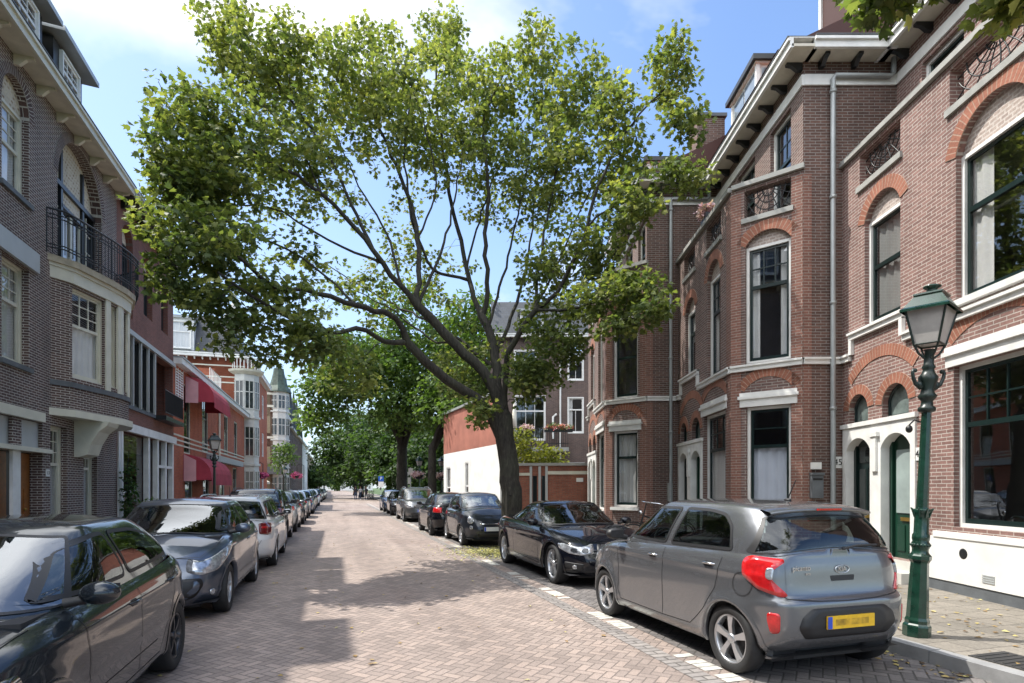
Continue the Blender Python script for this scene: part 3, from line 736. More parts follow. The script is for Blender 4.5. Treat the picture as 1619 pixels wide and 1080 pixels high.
SPEC['sloped_hatch'] = dict(SPEC['near_hatch'], wb=2.54, W=1.72, rim='silver', spokes=7, spw=.24, spt=.7, tw=.185, nf=4.0,
    zt=[(2.02, .60), (1.85, .72), (1.55, .83), (1.05, .95), (.4, .985), (-.6, 1.0), (-1.5, 1.03), (-1.98, 1.0)],
    nose=[(0, 1.92), (.25, 2.02), (.5, 2.03), (.8, 1.98), (.93, 1.9), (1, 1.78)], tail=[(0, -1.82), (.2, -1.96), (.45, -1.98), (.7, -1.92), (1, -1.82)],
    gf=[(0, 1.20), (.5, .70), (.88, .32), (.96, .22), (1, .1)],
    side=[[(.94, 1.035), (.40, 1.30), (.14, 1.36), (-.03, 1.365), (-.08, 1.03)], [(-.15, 1.035), (-.11, 1.365), (-.6, 1.35), (-.95, 1.28), (-1.25, 1.14), (-1.3, 1.08)]],
    feat=[(.86, .010, .03), (.34, .010, .03)],
    panels=[('headlight', 'front', [(.44, .655), (.42, .60), (.60, .56), (.86, .60), (1.16, .74), (1.42, .90), (1.34, .90), (.95, .80), (.6, .70)], 'clear_lens', .010),
            ('grille', 'front', [(-.60, .53), (.60, .53), (.64, .45), (.54, .31), (.3, .25), (-.3, .25), (-.54, .31), (-.64, .45)], 'plastic', .006), ('fog_lamp', 'front', [(.74, .37), (.83, .38), (.83, .30), (.74, .30)], 'clear_lens', .01),
            ('badge', 'front', [(-.05, .60), (.05, .60), (.04, .52), (-.04, .52)], 'chrome', .012), ('tail_light', 'rear', [(.5, .95), (.85, .96), (.9, .80), (.5, .78)], 'red_lens', .006)])
SPEC['estate'] = dict(
    W=1.73, R=.31, wb=2.47, zb=.20, nf=3.6, nr=5.2, tw=.19, spokes=5, spw=.3, rim='silver', hc=.05,
    zt=[(2.02, .66), (1.85, .77), (1.5, .86), (1.0, .93), (.3, .95), (-1.0, .965), (-2.2, .97)],
    nose=[(0, 1.92), (.3, 2.02), (.8, 1.98), (1, 1.84)], tail=[(0, -2.08), (.1, -2.16), (.35, -2.20), (.5, -2.20), (.6, -2.14), (.85, -2.11), (1, -2.08)],
    w=[(0, .79), (.1, .83), (.4, .855), (.65, .865), (.83, .855), (.94, .83), (1, .79)],
    gf=[(0, 1.14), (.5, .7), (.88, .34), (1, .12)], gr=[(0, -2.08), (.3, -2.06), (.7, -1.95), (.9, -1.86), (1, -1.8)],
    gw=[(0, .79), (.3, .75), (.7, .675), (.9, .625), (.97, .59), (1, .53)], roof=[(.4, 1.38), (0, 1.43), (-1.0, 1.44), (-1.9, 1.40)], rc=.03, gnr=6,
    feat=[(.84, .010, .03)], wr=.05, side=[[(.88, 1.0), (.42, 1.28), (.14, 1.35), (-.08, 1.36), (-.12, 1.0)], [(-.19, 1.0), (-.15, 1.36), (-1.0, 1.36), (-1.05, 1.0)], [(-1.12, 1.0), (-1.07, 1.36), (-1.62, 1.33), (-1.82, 1.05)]],
    ws=[(-.92, .07), (-.88, .86), (.88, .86), (.92, .07)], bl=[(-.90, .06), (-.86, .84), (.86, .84), (.90, .06)],
    seams=[[(.82, .94), (.78, .32)], [(-.15, .95), (-.17, .32)], [(.78, .31), (-.7, .31)], [(-.7, .31), (-.9, .55), (-1.08, .95)]], rseams=[[(-.66, .60), (-.6, .50), (0, .49), (.6, .50), (.66, .60)]],
    hoodcut=[(1.12, .70), (1.6, .62), (1.82, .5)], handles=[(.0, .84), (-.95, .86)], hmat='paint', mirror=(.74, 1.04), rails=(.1, -1.7), antenna=-1.55,
    panels=[('tail_light', 'rear', [(.60, .92), (.60, .72), (.80, .69), (.98, .72), (.99, .91), (.8, .94)], 'red_lens_dark', .008), ('lamp_strip', 'rear', [(.64, .86), (.80, .86), (.80, .82), (.64, .82)], 'red_lens', .012),
            ('headlight', 'front', [(.5, .70), (.5, .60), (.75, .58), (1.1, .70), (1.1, .76)], 'clear_lens', .008), ('grille', 'front', [(-.42, .66), (.42, .66), (.42, .56), (-.42, .56)], 'plastic', .006)],
    rplate=(.42, 'yellow_plate', .5, .11))
SPEC['people_carrier'] = dict(
    W=1.80, R=.32, wb=2.68, zb=.21, nf=3.4, nr=4.6, tw=.2, spokes=5, spw=.3, rim='silver', hc=.06,
    zt=[(2.2, .74), (2.05, .86), (1.7, .96), (1.25, 1.03), (.4, 1.05), (-1.0, 1.07), (-2.2, 1.08)],
    nose=[(0, 2.1), (.3, 2.2), (.8, 2.16), (1, 2.0)], tail=[(0, -2.08), (.3, -2.2), (.6, -2.17), (1, -2.08)],
    w=[(0, .82), (.1, .865), (.4, .885), (.65, .895), (.83, .885), (.94, .86), (1, .82)],
    gf=[(0, 1.42), (.5, .98), (.88, .62), (1, .4)], gr=[(0, -2.08), (.4, -2.02), (.8, -1.88), (1, -1.75)],
    gw=[(0, .82), (.3, .79), (.7, .72), (.9, .675), (.97, .64), (1, .58)], roof=[(.7, 1.52), (.2, 1.60), (-.8, 1.62), (-1.8, 1.56)], rc=.03,
    wr=.06, side=[[(1.15, 1.10), (.72, 1.40), (.45, 1.50), (.12, 1.52), (.08, 1.1)], [(.01, 1.1), (.05, 1.52), (-.9, 1.53), (-.95, 1.1)], [(-1.02, 1.1), (-.97, 1.53), (-1.7, 1.48), (-1.85, 1.15)]],
    ws=[(-.92, .08), (-.88, .87), (.88, .87), (.92, .08)], bl=[(-.88, .1), (-.84, .84), (.84, .84), (.88, .1)],
    seams=[[(1.0, 1.03), (.95, .34)], [(.04, 1.04), (.03, .34)]], hoodcut=[(1.4, .72), (1.85, .62), (2.0, .5)], handles=[(.15, .92), (-.85, .94)], hmat='paint', mirror=(.98, 1.14), rails=(.4, -1.6), railmat='silver',
    panels=[('headlight', 'front', [(.45, .80), (.46, .68), (.75, .66), (1.08, .78), (1.08, .86), (.8, .85)], 'clear_lens', .008), ('grille', 'front', [(-.42, .78), (.42, .78), (.40, .66), (-.40, .66)], 'plastic', .008),
            ('lower_intake', 'front', [(-.6, .46), (.6, .46), (.52, .28), (-.52, .28)], 'plastic', .006), ('tail_light', 'rear', [(.62, 1.04), (.78, 1.05), (.85, .80), (.62, .78)], 'red_lens', .008)],
    fplate=(.54, 'white_plate', .5, .11))
SPEC['crossover'] = dict(SPEC['estate'], W=1.80, R=.34, wb=2.6, zb=.26, rails=(.1, -1.5), railmat='plastic', antenna=None,
    zt=[(2.1, .80), (1.95, .92), (1.5, 1.0), (1.0, 1.06), (.3, 1.08), (-1.0, 1.10), (-2.1, 1.10)], nose=[(0, 1.98), (.3, 2.1), (.8, 2.06), (1, 1.9)],
    tail=[(0, -1.9), (.1, -2.0), (.4, -2.04), (.6, -2.0), (1, -1.92)], gf=[(0, 1.2), (.5, .78), (.88, .42), (1, .2)], gr=[(0, -1.92), (.4, -1.85), (.8, -1.6), (1, -1.42)],
    gw=[(0, .80), (.3, .77), (.7, .70), (.9, .65), (.97, .61), (1, .55)], roof=[(.4, 1.52), (0, 1.57), (-1.0, 1.57), (-1.7, 1.48)],
    side=[[(.92, 1.13), (.46, 1.42), (.14, 1.49), (-.08, 1.5), (-.12, 1.13)], [(-.19, 1.13), (-.15, 1.5), (-1.0, 1.48), (-1.1, 1.13)]],
    panels=[('tail_light', 'rear', [(.60, 1.05), (.60, .86), (.80, .84), (1.0, .90), (1.0, 1.05)], 'red_lens_dark', .008), ('headlight', 'front', [(.5, .84), (.5, .74), (.75, .72), (1.1, .84), (1.1, .9)], 'clear_lens', .008)],
    mirror=(.8, 1.18), handles=[(.0, .96), (-.95, .98)], rplate=(.6, 'yellow_plate', .5, .11))
# ================================================================== CAMERA, WORLD, SUN
cam = bpy.data.objects.new('camera', bpy.data.cameras.new('camera')); COL.objects.link(cam); SC.camera = cam
cam.location = (0, 0, 1.62); cam.rotation_euler = (R(90), 0, 0)
cam.data.sensor_width = 36; cam.data.lens = 20.46; cam.data.shift_y = 231/1619; cam.data.clip_end = 3000; cam.data.clip_start = .05
W = bpy.data.worlds.new('World'); SC.world = W; W.use_nodes = True
t = NT(W.node_tree); t.n.clear()
out = t.node('ShaderNodeOutputWorld'); bg = t.node('ShaderNodeBackground'); t.l.new(bg.outputs[0], out.inputs[0])
SUN_EL = R(59.5); SDX, SDY = -.965, .26     # horizontal direction towards the sun
sky = t.node('ShaderNodeTexSky', sky_type='NISHITA'); sky.sun_disc = False; sky.sun_elevation = SUN_EL
sky.sun_rotation = math.atan2(SDX, SDY); sky.air_density = 1.0; sky.dust_density = .7; sky.ozone_density = 1.3
tc = t.node('ShaderNodeTexCoord').outputs['Generated']
sep = t.node('ShaderNodeSeparateXYZ'); t.l.new(tc, sep.inputs[0])
zz = t.m('ADD', t.m('MAXIMUM', sep.outputs[2], 0.0), .12)
px = t.m('DIVIDE', sep.outputs[0], zz); py = t.m('DIVIDE', sep.outputs[1], zz)
cv = t.node('ShaderNodeCombineXYZ'); t.l.new(px, cv.inputs[0]); t.l.new(py, cv.inputs[1])
n1 = t.noise(cv.outputs[0], .62, 7, .58); n1.node.inputs['Distortion'].default_value = .35
# one broad cloud bank over the left of the street, another overhead
dx = t.m('SUBTRACT', px, -.42); dy = t.m('SUBTRACT', py, .84)
dd = t.m('ADD', t.m('MULTIPLY', t.m('MULTIPLY', dx, dx), 11.0), t.m('MULTIPLY', t.m('MULTIPLY', dy, dy), 11.0))
blob = t.m('POWER', 2.718, t.m('MULTIPLY', dd, -1.0))
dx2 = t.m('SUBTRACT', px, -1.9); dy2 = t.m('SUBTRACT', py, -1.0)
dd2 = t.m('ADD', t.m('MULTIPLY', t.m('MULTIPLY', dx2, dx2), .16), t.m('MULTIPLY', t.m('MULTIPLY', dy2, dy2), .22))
fill_blob = t.m('POWER', 2.718, t.m('MULTIPLY', dd2, -1.0))  # unseen cloud behind the camera, added to give fill light
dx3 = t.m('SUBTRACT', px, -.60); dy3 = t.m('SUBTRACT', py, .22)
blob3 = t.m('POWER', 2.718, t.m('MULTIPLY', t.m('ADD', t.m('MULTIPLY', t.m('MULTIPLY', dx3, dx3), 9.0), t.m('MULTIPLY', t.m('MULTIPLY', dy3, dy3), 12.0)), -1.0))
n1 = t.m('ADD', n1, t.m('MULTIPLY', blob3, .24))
f = t.m('ADD', n1, t.m('ADD', t.m('MULTIPLY', blob, .44), t.m('MULTIPLY', fill_blob, .30)))
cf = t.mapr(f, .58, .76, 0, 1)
hz = t.mapr(sep.outputs[2], 0.0, .42, .50, 0.0)
left = t.mapr(sep.outputs[0], -.9, .30, .42, 0.0)
veil = t.m('MINIMUM', t.m('ADD', hz, left), 1.0)
c0 = t.mix(veil, t.mix(1.0, sky.outputs[0], (.93, 1.0, 1.10), 'MULTIPLY'), (2.95, 3.55, 3.95))
ccol = t.mix(t.m('MULTIPLY', t.mapr(sep.outputs[1], -.35, .25, 0, 1), t.mapr(sep.outputs[2], .68, .80, 1, 0)), (13.0, 13.3, 13.6), (5.4, 5.5, 5.6))  # clouds behind the camera and overhead brightened for fill and windscreen reflections
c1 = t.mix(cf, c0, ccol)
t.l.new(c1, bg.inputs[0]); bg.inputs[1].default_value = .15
sun = bpy.data.objects.new('sun', bpy.data.lights.new('sun', 'SUN')); COL.objects.link(sun)
sun.data.energy = 3.5; sun.data.angle = R(.53); sun.data.color = (1, .955, .88)
sd = Vector((SDX*math.cos(SUN_EL), SDY*math.cos(SUN_EL), math.sin(SUN_EL)))
sun.rotation_euler = sd.to_track_quat('Z', 'Y').to_euler()
SC.view_settings.view_transform = 'Standard'; SC.view_settings.look = 'None'; SC.view_settings.exposure = .84; SC.view_settings.gamma = 1
SC.view_settings.use_curve_mapping = False
SC.cycles.max_bounces = 8; SC.cycles.transparent_max_bounces = 12; SC.cycles.caustics_reflective = False

# ================================================================== GROUND
def herring(name, base, mort, w=.10, contrast=.25, rot=45, fade=True):
    m, t, b, out = newmat(name)
    o = t.obj(); mp = t.node('ShaderNodeMapping'); t.l.new(o, mp.inputs[0]); mp.inputs['Rotation'].default_value = (0, 0, R(rot)); mp.inputs['Scale'].default_value = (1/w, 1/w, 1)
    sp = t.node('ShaderNodeSeparateXYZ'); t.l.new(mp.outputs[0], sp.inputs[0]); x, y = sp.outputs[0], sp.outputs[1]
    i = t.m('FLOOR', x); j = t.m('FLOOR', y); fx = t.m('SUBTRACT', x, i); fy = t.m('SUBTRACT', y, j)
    k = t.m('FLOORED_MODULO', t.m('SUBTRACT', i, j), 4.0)
    is1 = t.m('COMPARE', k, 1.0, .1); is2 = t.m('COMPARE', k, 2.0, .1); is3 = t.m('COMPARE', k, 3.0, .1)
    vert = t.m('ADD', is2, is3); inv = t.m('SUBTRACT', 1.0, vert)
    along = t.m('ADD', t.m('ADD', t.m('MULTIPLY', inv, fx), t.m('MULTIPLY', vert, fy)), t.m('ADD', is1, is2))
    across = t.m('ADD', t.m('MULTIPLY', inv, fy), t.m('MULTIPLY', vert, fx))
    ed = t.m('MINIMUM', t.m('MINIMUM', along, t.m('SUBTRACT', 2.0, along)), t.m('MINIMUM', across, t.m('SUBTRACT', 1.0, across)))
    idx = t.m('SUBTRACT', i, is1); idy = t.m('SUBTRACT', j, is2)
    wv = t.node('ShaderNodeCombineXYZ'); t.l.new(idx, wv.inputs[0]); t.l.new(idy, wv.inputs[1])
    wn = t.node('ShaderNodeTexWhiteNoise', noise_dimensions='2D'); t.l.new(wv.outputs[0], wn.inputs['Vector'])
    big = t.noise(o, .35, 5); fine = t.noise(o, 60, 3); mid = t.noise(o, 2.2, 5)
    r0 = tuple(c*(1-contrast) for c in base); r1 = tuple(c*(1+contrast) for c in base)
    c = t.ramp(wn.outputs['Value'], [(0, r0), (.5, base), (1, (r1[0], r1[1]*.98, r1[2]*.96))])
    c = t.mix(1.0, c, t.ramp(big, [(.3, (.86,)*3), (.7, (1.1,)*3)]), 'MULTIPLY')
    c = t.mix(1.0, c, t.ramp(mid, [(.3, (.88,)*3), (.72, (1.08,)*3)]), 'MULTIPLY')
    c = t.mix(1.0, c, t.ramp(fine, [(.3, (.85,)*3), (.7, (1.15,)*3)]), 'MULTIPLY')
    mp2 = t.node('ShaderNodeMapping'); t.l.new(o, mp2.inputs[0]); mp2.inputs['Scale'].default_value = (1.5, .10, 1)
    tr = t.noise(mp2.outputs[0], 1.0, 4); c = t.mix(1.0, c, t.ramp(tr, [(.35, (.80, .79, .79)), (.55, (1.0, 1.0, 1.0)), (.7, (1.09,)*3)]), 'MULTIPLY')
    sp_ = t.noise(o, .9, 2); c = t.mix(t.mapr(sp_, .66, .74, 0, .38), c, (base[0]*.38, base[1]*.38, base[2]*.38))
    pat = t.noise(o, .16, 1); c = t.mix(t.mapr(pat, .60, .615, 0, .22), c, (base[0]*.72, base[1]*.60, base[2]*.56))
    e = t.mapr(ed, .03, .11, 0, 1)
    c = t.mix(e, mort, c)
    t.put(b.inputs['Base Color'], c); b.inputs['Roughness'].default_value = .82
    tilt = t.m('MULTIPLY', wn.outputs['Value'], .3)
    t.put(b.inputs['Normal'], t.bump(t.m('ADD', t.m('ADD', e, tilt), t.m('MULTIPLY', fine, .5)), .55, .006))
    return m
M['road'] = herring('road_clinker', (.318, .255, .222), (.150, .122, .106), w=.088, contrast=.19)
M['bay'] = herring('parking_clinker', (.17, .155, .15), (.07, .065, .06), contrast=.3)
m, t, b, out = newmat('pavement_tiles')
o = t.obj(); br = t.node('ShaderNodeTexBrick'); t.l.new(o, br.inputs['Vector']); br.inputs['Scale'].default_value = 1
br.inputs['Brick Width'].default_value = .3; br.inputs['Row Height'].default_value = .3; br.inputs['Mortar Size'].default_value = .006
t.put(br.inputs['Color1'], (.215, .195, .165)); t.put(br.inputs['Color2'], (.28, .25, .21)); t.put(br.inputs['Mortar'], (.10, .09, .075))
c = t.mix(1.0, br.outputs[0], t.ramp(t.noise(o, .8, 6), [(.3, (.72,)*3), (.7, (1.12,)*3)]), 'MULTIPLY')
c = t.mix(1.0, c, t.ramp(t.noise(o, 45, 3), [(.3, (.82,)*3), (.7, (1.15,)*3)]), 'MULTIPLY')
t.put(b.inputs['Base Color'], c); b.inputs['Roughness'].default_value = .9
t.put(b.inputs['Normal'], t.bump(t.m('ADD', t.m('MULTIPLY', br.outputs['Fac'], -1.0), t.noise(o, 60, 3)), .4, .005))
M['pavement'] = m
M['kerb'] = mat('kerb_stone', (.26, .26, .26), .8, var=.15, scale=6, bump=.2)
M['earth'] = mat('grass_earth', (.06, .10, .03), .9, var=.35, scale=2, bump=.3)
M['road_white'] = mat('white_road_brick', (.50, .485, .44), .85, var=.3, scale=12, bump=.2)
M['drain'] = mat('iron_drain', (.05, .05, .05), .6, metal=.4, var=.2)

def sheet(name, pts, z, m, kind='structure', rot=True):
    g = MB(); g.add([(x, y, z) for x, y in pts], [tuple(range(len(pts)))])
    o = g.build(name, m); 
    if rot: o.rotation_euler = (0, 0, STREET_ANG)
    o['kind'] = kind; return o
sheet('ground', [(-700, -300), (900, -300), (900, 1500), (-700, 1500)], -.06, M['earth'])
KL, KR = -3.42, 5.22
sheet('road', [(KL-.2, -12), (KR+.2, -12), (KR+.2, 420), (KL-.2, 420)], 0, M['road'])
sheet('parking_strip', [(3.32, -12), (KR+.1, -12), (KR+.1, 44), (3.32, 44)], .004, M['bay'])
def pave(name, pts, m=M['pavement'], z=.12):
    g = MB(); n = len(pts)
    g.add([(x, y, z) for x, y in pts]+[(x, y, -.06) for x, y in pts], [tuple(range(n))]+[(i, n+i, n+(i+1) % n, (i+1) % n) for i in range(n)])
    o = g.build(name, m); o.rotation_euler = (0, 0, STREET_ANG); o['kind'] = 'structure'; return o
pave('pavement', [(KR+.15, -12), (60, -12), (60, 47), (KR+.15, 47)])
pave('pavement', [(-40, -12), (KL-.15, -12), (KL-.15, 60), (-40, 60)])
pave('pavement', [(-40, 68), (KL-.15, 68), (KL-.15, 420), (-40, 420)])
pave('park_path', [(KR+.15, 55), (9, 55), (9, 420), (KR+.15, 420)])
pave('lawn', [(9.02, 55), (120, 55), (120, 420), (9.02, 420)], M['earth'], .14)
sheet('side_road', [(KR+.2, 47), (60, 47), (60, 55), (KR+.2, 55)], 0, M['road']); sheet('side_road', [(-60, 60), (KL-.2, 60), (KL-.2, 68), (-60, 68)], 0, M['road'])
def kerb(r, y0, y1):
    g = MB(); y = y0
    rnd = random.Random(3)
    while y < y1-.01:
        l = 1.0 if y < 60 else 20; e = min(y+l, y1); dz = rnd.uniform(-.003, .003)
        g.box((r, (y+e)/2, .035+dz), (.15, e-y-.008, .18)); y = e
    o = g.build('kerb', M['kerb']); o.rotation_euler = (0, 0, STREET_ANG); o['kind'] = 'structure'
kerb(KR+.075, -12, 47); kerb(KL-.075, -12, 60); kerb(KR+.075, 55, 300); kerb(KL-.075, 68, 300)
# dashed line of white paving bricks along the parking bays
g = MB(); rnd = random.Random(5)
s = 2.2
while s < 60:
    if rnd.random() < .95:
        for k in range(9):
            if rnd.random() < .74:
                a = s+k*.105; r0 = 3.12+rnd.uniform(-.005, .005); g.quad((r0, a, .005), (r0+.19, a+.0, .005), (r0+.19, a+.093, .005), (r0, a+.093, .005))
    s += 1.9
o = g.build('road_marking', M['road_white']); o.rotation_euler = (0, 0, STREET_ANG); o['kind'] = 'structure'
# grey gutter rows either side of the carriageway
g = MB()
for r0 in (2.90, KL+.02):
    g.quad((r0, -12, .0035), (r0+.20, -12, .0035), (r0+.20, 60, .0035), (r0, 60, .0035), [(0, 0), (.2, 0), (.2, 72), (0, 72)])
M['gutter'] = brickmat('gutter_clinker', (.22, .20, .19), (.30, .27, .25), (.11, .10, .09), .21, .10, .01)
o = g.build('gutter', M['gutter']); o.rotation_euler = (0, 0, STREET_ANG); o['kind'] = 'structure'
g = MB(); g.box((5.62, 3.55, .122), (.45, .45, .012)); 
for i in range(6): g.box((5.62, 3.37+i*.07, .13), (.38, .02, .006))
o = g.build('drain_cover', M['drain']); o.rotation_euler = (0, 0, STREET_ANG)
tag(o, 'dark square iron cover set in the pavement beside the lamp post', 'drain cover')
# leaf litter
def litter(name, n, fn, cols, seed):
    rg = np.random.default_rng(seed); V = []; F = []; A = []
    for i in range(n):
        r, s, z = fn(rg); a = rg.uniform(0, 6.28); l = rg.uniform(.015, .04); w = l*rg.uniform(.4, .8); c, sn = math.cos(a), math.sin(a)
        zz = z+rg.uniform(.004, .012); b = len(V); lift = rg.uniform(0, .015)
        for (x, y, h) in ((-l, 0, 0), (0, -w, lift), (l, 0, .003), (0, w, lift*.5)): V.append((r+x*c-y*sn, s+x*sn+y*c, zz+h))
        F.append((b, b+1, b+2, b+3)); A += [rg.uniform(0, 1)]*4
    m, t, b, out = newmat(name+'_leaf'); at = t.node('ShaderNodeAttribute', attribute_name='leafvar')
    t.put(b.inputs['Base Color'], t.ramp(at.outputs['Fac'], cols)); b.inputs['Roughness'].default_value = .8
    o = npmesh(name, np.array(V), np.array(F), m, attr=np.array(A)); o.rotation_euler = (0, 0, STREET_ANG); o['kind'] = 'stuff'; return o
LC = [(0, (.10, .06, .03)), (.35, (.30, .19, .07)), (.7, (.46, .36, .12)), (1, (.55, .50, .20))]
tag(litter('fallen_leaves', 900, lambda g: (g.uniform(5.5, 8.5), g.uniform(1.5, 9), .12) if g.random() < .5 else (5.05+g.normal()*.12, g.uniform(1.2, 12), .004), LC, 4), 'dry brown leaves scattered over the pavement and gutter', 'leaves')
tag(litter('leaf_litter', 2600, lambda g: (3.9+g.normal()*.55, 14.1+g.normal()*.75, .004), [(0, (.20, .16, .05)), (.4, (.42, .40, .10)), (1, (.62, .60, .22))], 6), 'yellow green leaf and flower litter at the foot of the big tree', 'leaf litter')
tag(litter('road_leaves', 260, lambda g: (g.uniform(-3, 3.2), g.uniform(2.5, 22), .002), LC, 8), 'few small dry leaves lying on the brick road', 'leaves')

# ================================================================== PLACE THE CARS
AWAY = STREET_ANG+math.pi/2; FACE = STREET_ANG-math.pi/2
def put(o, r, s, rz): x, y, z = st(r, s); o.location = (x, y, 0); o.rotation_euler = (0, 0, rz)
GR = 'cars parked along the right kerb'; GL = 'cars parked along the left kerb'
kia, KS = make_car('parked_car', 'small mid grey five door hatchback with yellow rear plate beside the green lamp post', SPEC['city_hatch'], M['p_kia'], GR)
put(kia, 4.07, 5.54, AWAY+R(.6))
bmw, BS = make_car('parked_car', 'glossy black two door coupe facing the camera in front of the grey hatchback', SPEC['coupe'], M['p_black'], GR)
put(bmw, 4.36, 10.62, FACE)
fiat, FS = make_car('parked_car', 'small rounded charcoal three door car facing the camera behind the large tree', SPEC['mini_hatch'], M['p_fiat'], GR, 1)
put(fiat, 4.12, 17.15, FACE)
near, NS = make_car('parked_car', 'nearest dark slate hatchback on the left, cut by the picture edge', SPEC['near_hatch'], M['p_polo'], GL)
put(near, -2.17, 4.62, FACE); near.scale = (1, 1, .968)
peu, PS = make_car('parked_car', 'blue grey hatchback with long swept headlights parked behind the nearest slate car', SPEC['sloped_hatch'], M['p_peugeot'], GL)
put(peu, -2.12, 9.70, FACE)
sko, ES = make_car('parked_car', 'white estate car with roof rails and dark red square tail light', SPEC['estate'], M['p_white'], GL, 1)
put(sko, -2.0, 14.3, AWAY)
blk, _ = make_car('parked_car', 'black hatchback seen from behind between the charcoal three door car and the people carrier', SPEC['near_hatch'], M['p_black'], GR, 1)
put(blk, 3.88, 20.9, AWAY)
van, _ = make_car('parked_car', 'dark grey people carrier with silver roof rails facing the camera', SPEC['people_carrier'], M['p_grey'], GR, 1)
put(van, 3.92, 29.3, FACE)
suv, _ = make_car('parked_car', 'black crossover seen from behind, directly ahead of the white estate', SPEC['crossover'], M['p_black'], GL, 1)
put(suv, -2.15, 19.1, AWAY)
far_hatch, _ = make_car('parked_car', 'silver hatchback ahead of the black crossover on the left', SPEC['near_hatch'], M['p_silver'], GL, 2)
put(far_hatch, -2.15, 24.0, AWAY)
far_est, _ = make_car('parked_car', 'dark estate car sixth in the left row', SPEC['estate'], M['p_fiat'], GL, 2)
put(far_est, -2.15, 28.9, AWAY)
def recolor(root, old, new):
    for ch in [x for x in COL.objects if x.parent == root]:
        if ch.type == 'MESH' and old.name in [m.name for m in ch.data.materials]:
            ch.data = ch.data.copy()
            for i, m in enumerate(ch.data.materials):
                if m == old: ch.data.materials[i] = new
        recolor(ch, old, new)
ORD = ['seventh', 'eighth', 'ninth', 'tenth', 'eleventh', 'twelfth', 'thirteenth', 'fourteenth', 'fifteenth', 'sixteenth', 'seventeenth', 'eighteenth']
s = 34.0
rnd = random.Random(11)
cols = [('p_blue', 'blue'), ('p_silver', 'silver'), ('p_black', 'black'), ('p_white', 'white'), ('p_grey', 'grey'), ('p_fiat', 'charcoal')]
for i in range(12):
    src, old = ((far_hatch, M['p_silver']), (far_est, M['p_fiat']))[i % 2]
    c = cols[[1, 0, 5, 2, 3, 0, 4, 2, 1, 5, 3, 2][i]]
    o = copy_tree(src)
    if M[c[0]] != old: recolor(o, old, M[c[0]])
    o['label'] = '%s parked car, %s from the camera in the left row' % (c[1], ORD[i])
    if 60 < s < 67: s = 69.5
    put(o, -2.15+rnd.uniform(-.08, .08), s, AWAY); s += 5.0+rnd.uniform(0, .8)
for i, (s, src, old, c, w, rz) in enumerate([(35.5, far_hatch, M['p_silver'], 'p_black', 'small black car just behind the dark people carrier on the right', FACE), (40.9, far_est, M['p_fiat'], 'p_blue', 'dark blue car last before the parking sign on the right', FACE)]):
    o = copy_tree(src); recolor(o, old, M[c]); o['label'] = w; o['group'] = GR; put(o, 3.9, s, rz)
# ================================================================== BUILDING KIT
# building frame: X along the facade (rightwards seen from the street), Y inwards, Z up
class Fr:
    def __init__(s, o, e):            # o -> e is the run of the wall, seen from outside left to right
        s.o = Vector((o[0], o[1])); d = Vector((e[0]-o[0], e[1]-o[1])); s.L = d.length; s.t = d/s.L
        s.n = Vector((s.t.y, -s.t.x))
    def p(s, a, d, z): q = s.o+s.t*a+s.n*d; return (q.x, q.y, z)
    def box(s, mb, a0, a1, d0, d1, z0, z1, uv=False, mi=0):
        P = [s.p(a0, d1, z0), s.p(a1, d1, z0), s.p(a1, d0, z0), s.p(a0, d0, z0), s.p(a0, d1, z1), s.p(a1, d1, z1), s.p(a1, d0, z1), s.p(a0, d0, z1)]
        F = [(0, 1, 5, 4), (1, 2, 6, 5), (2, 3, 7, 6), (3, 0, 4, 7), (4, 5, 6, 7), (3, 2, 1, 0)]
        U = None
        if uv: U = [[(a0, z0), (a1, z0), (a1, z1), (a0, z1)], [(d0, z0), (d1, z0), (d1, z1), (d0, z1)], [(a1, z0), (a0, z0), (a0, z1), (a1, z1)], [(d0, z0), (d1, z0), (d1, z1), (d0, z1)], [(a0, d1), (a1, d1), (a1, d0), (a0, d0)], [(a0, d0), (a1, d0), (a1, d1), (a0, d1)]]
        mb.add(P, F, U, mi)
def arc(a, b, z, rise, n=14, dr=0.0):
    h = (b-a)/2; Rr = (h*h+rise*rise)/(2*rise); cz = z+rise-Rr; th = math.asin(min(1, h/Rr))
    if rise > h: th = math.pi-th
    return [((a+b)/2+(Rr+dr)*math.sin(-th+2*th*i/n), cz+(Rr+dr)*math.cos(-th+2*th*i/n)) for i in range(n+1)]
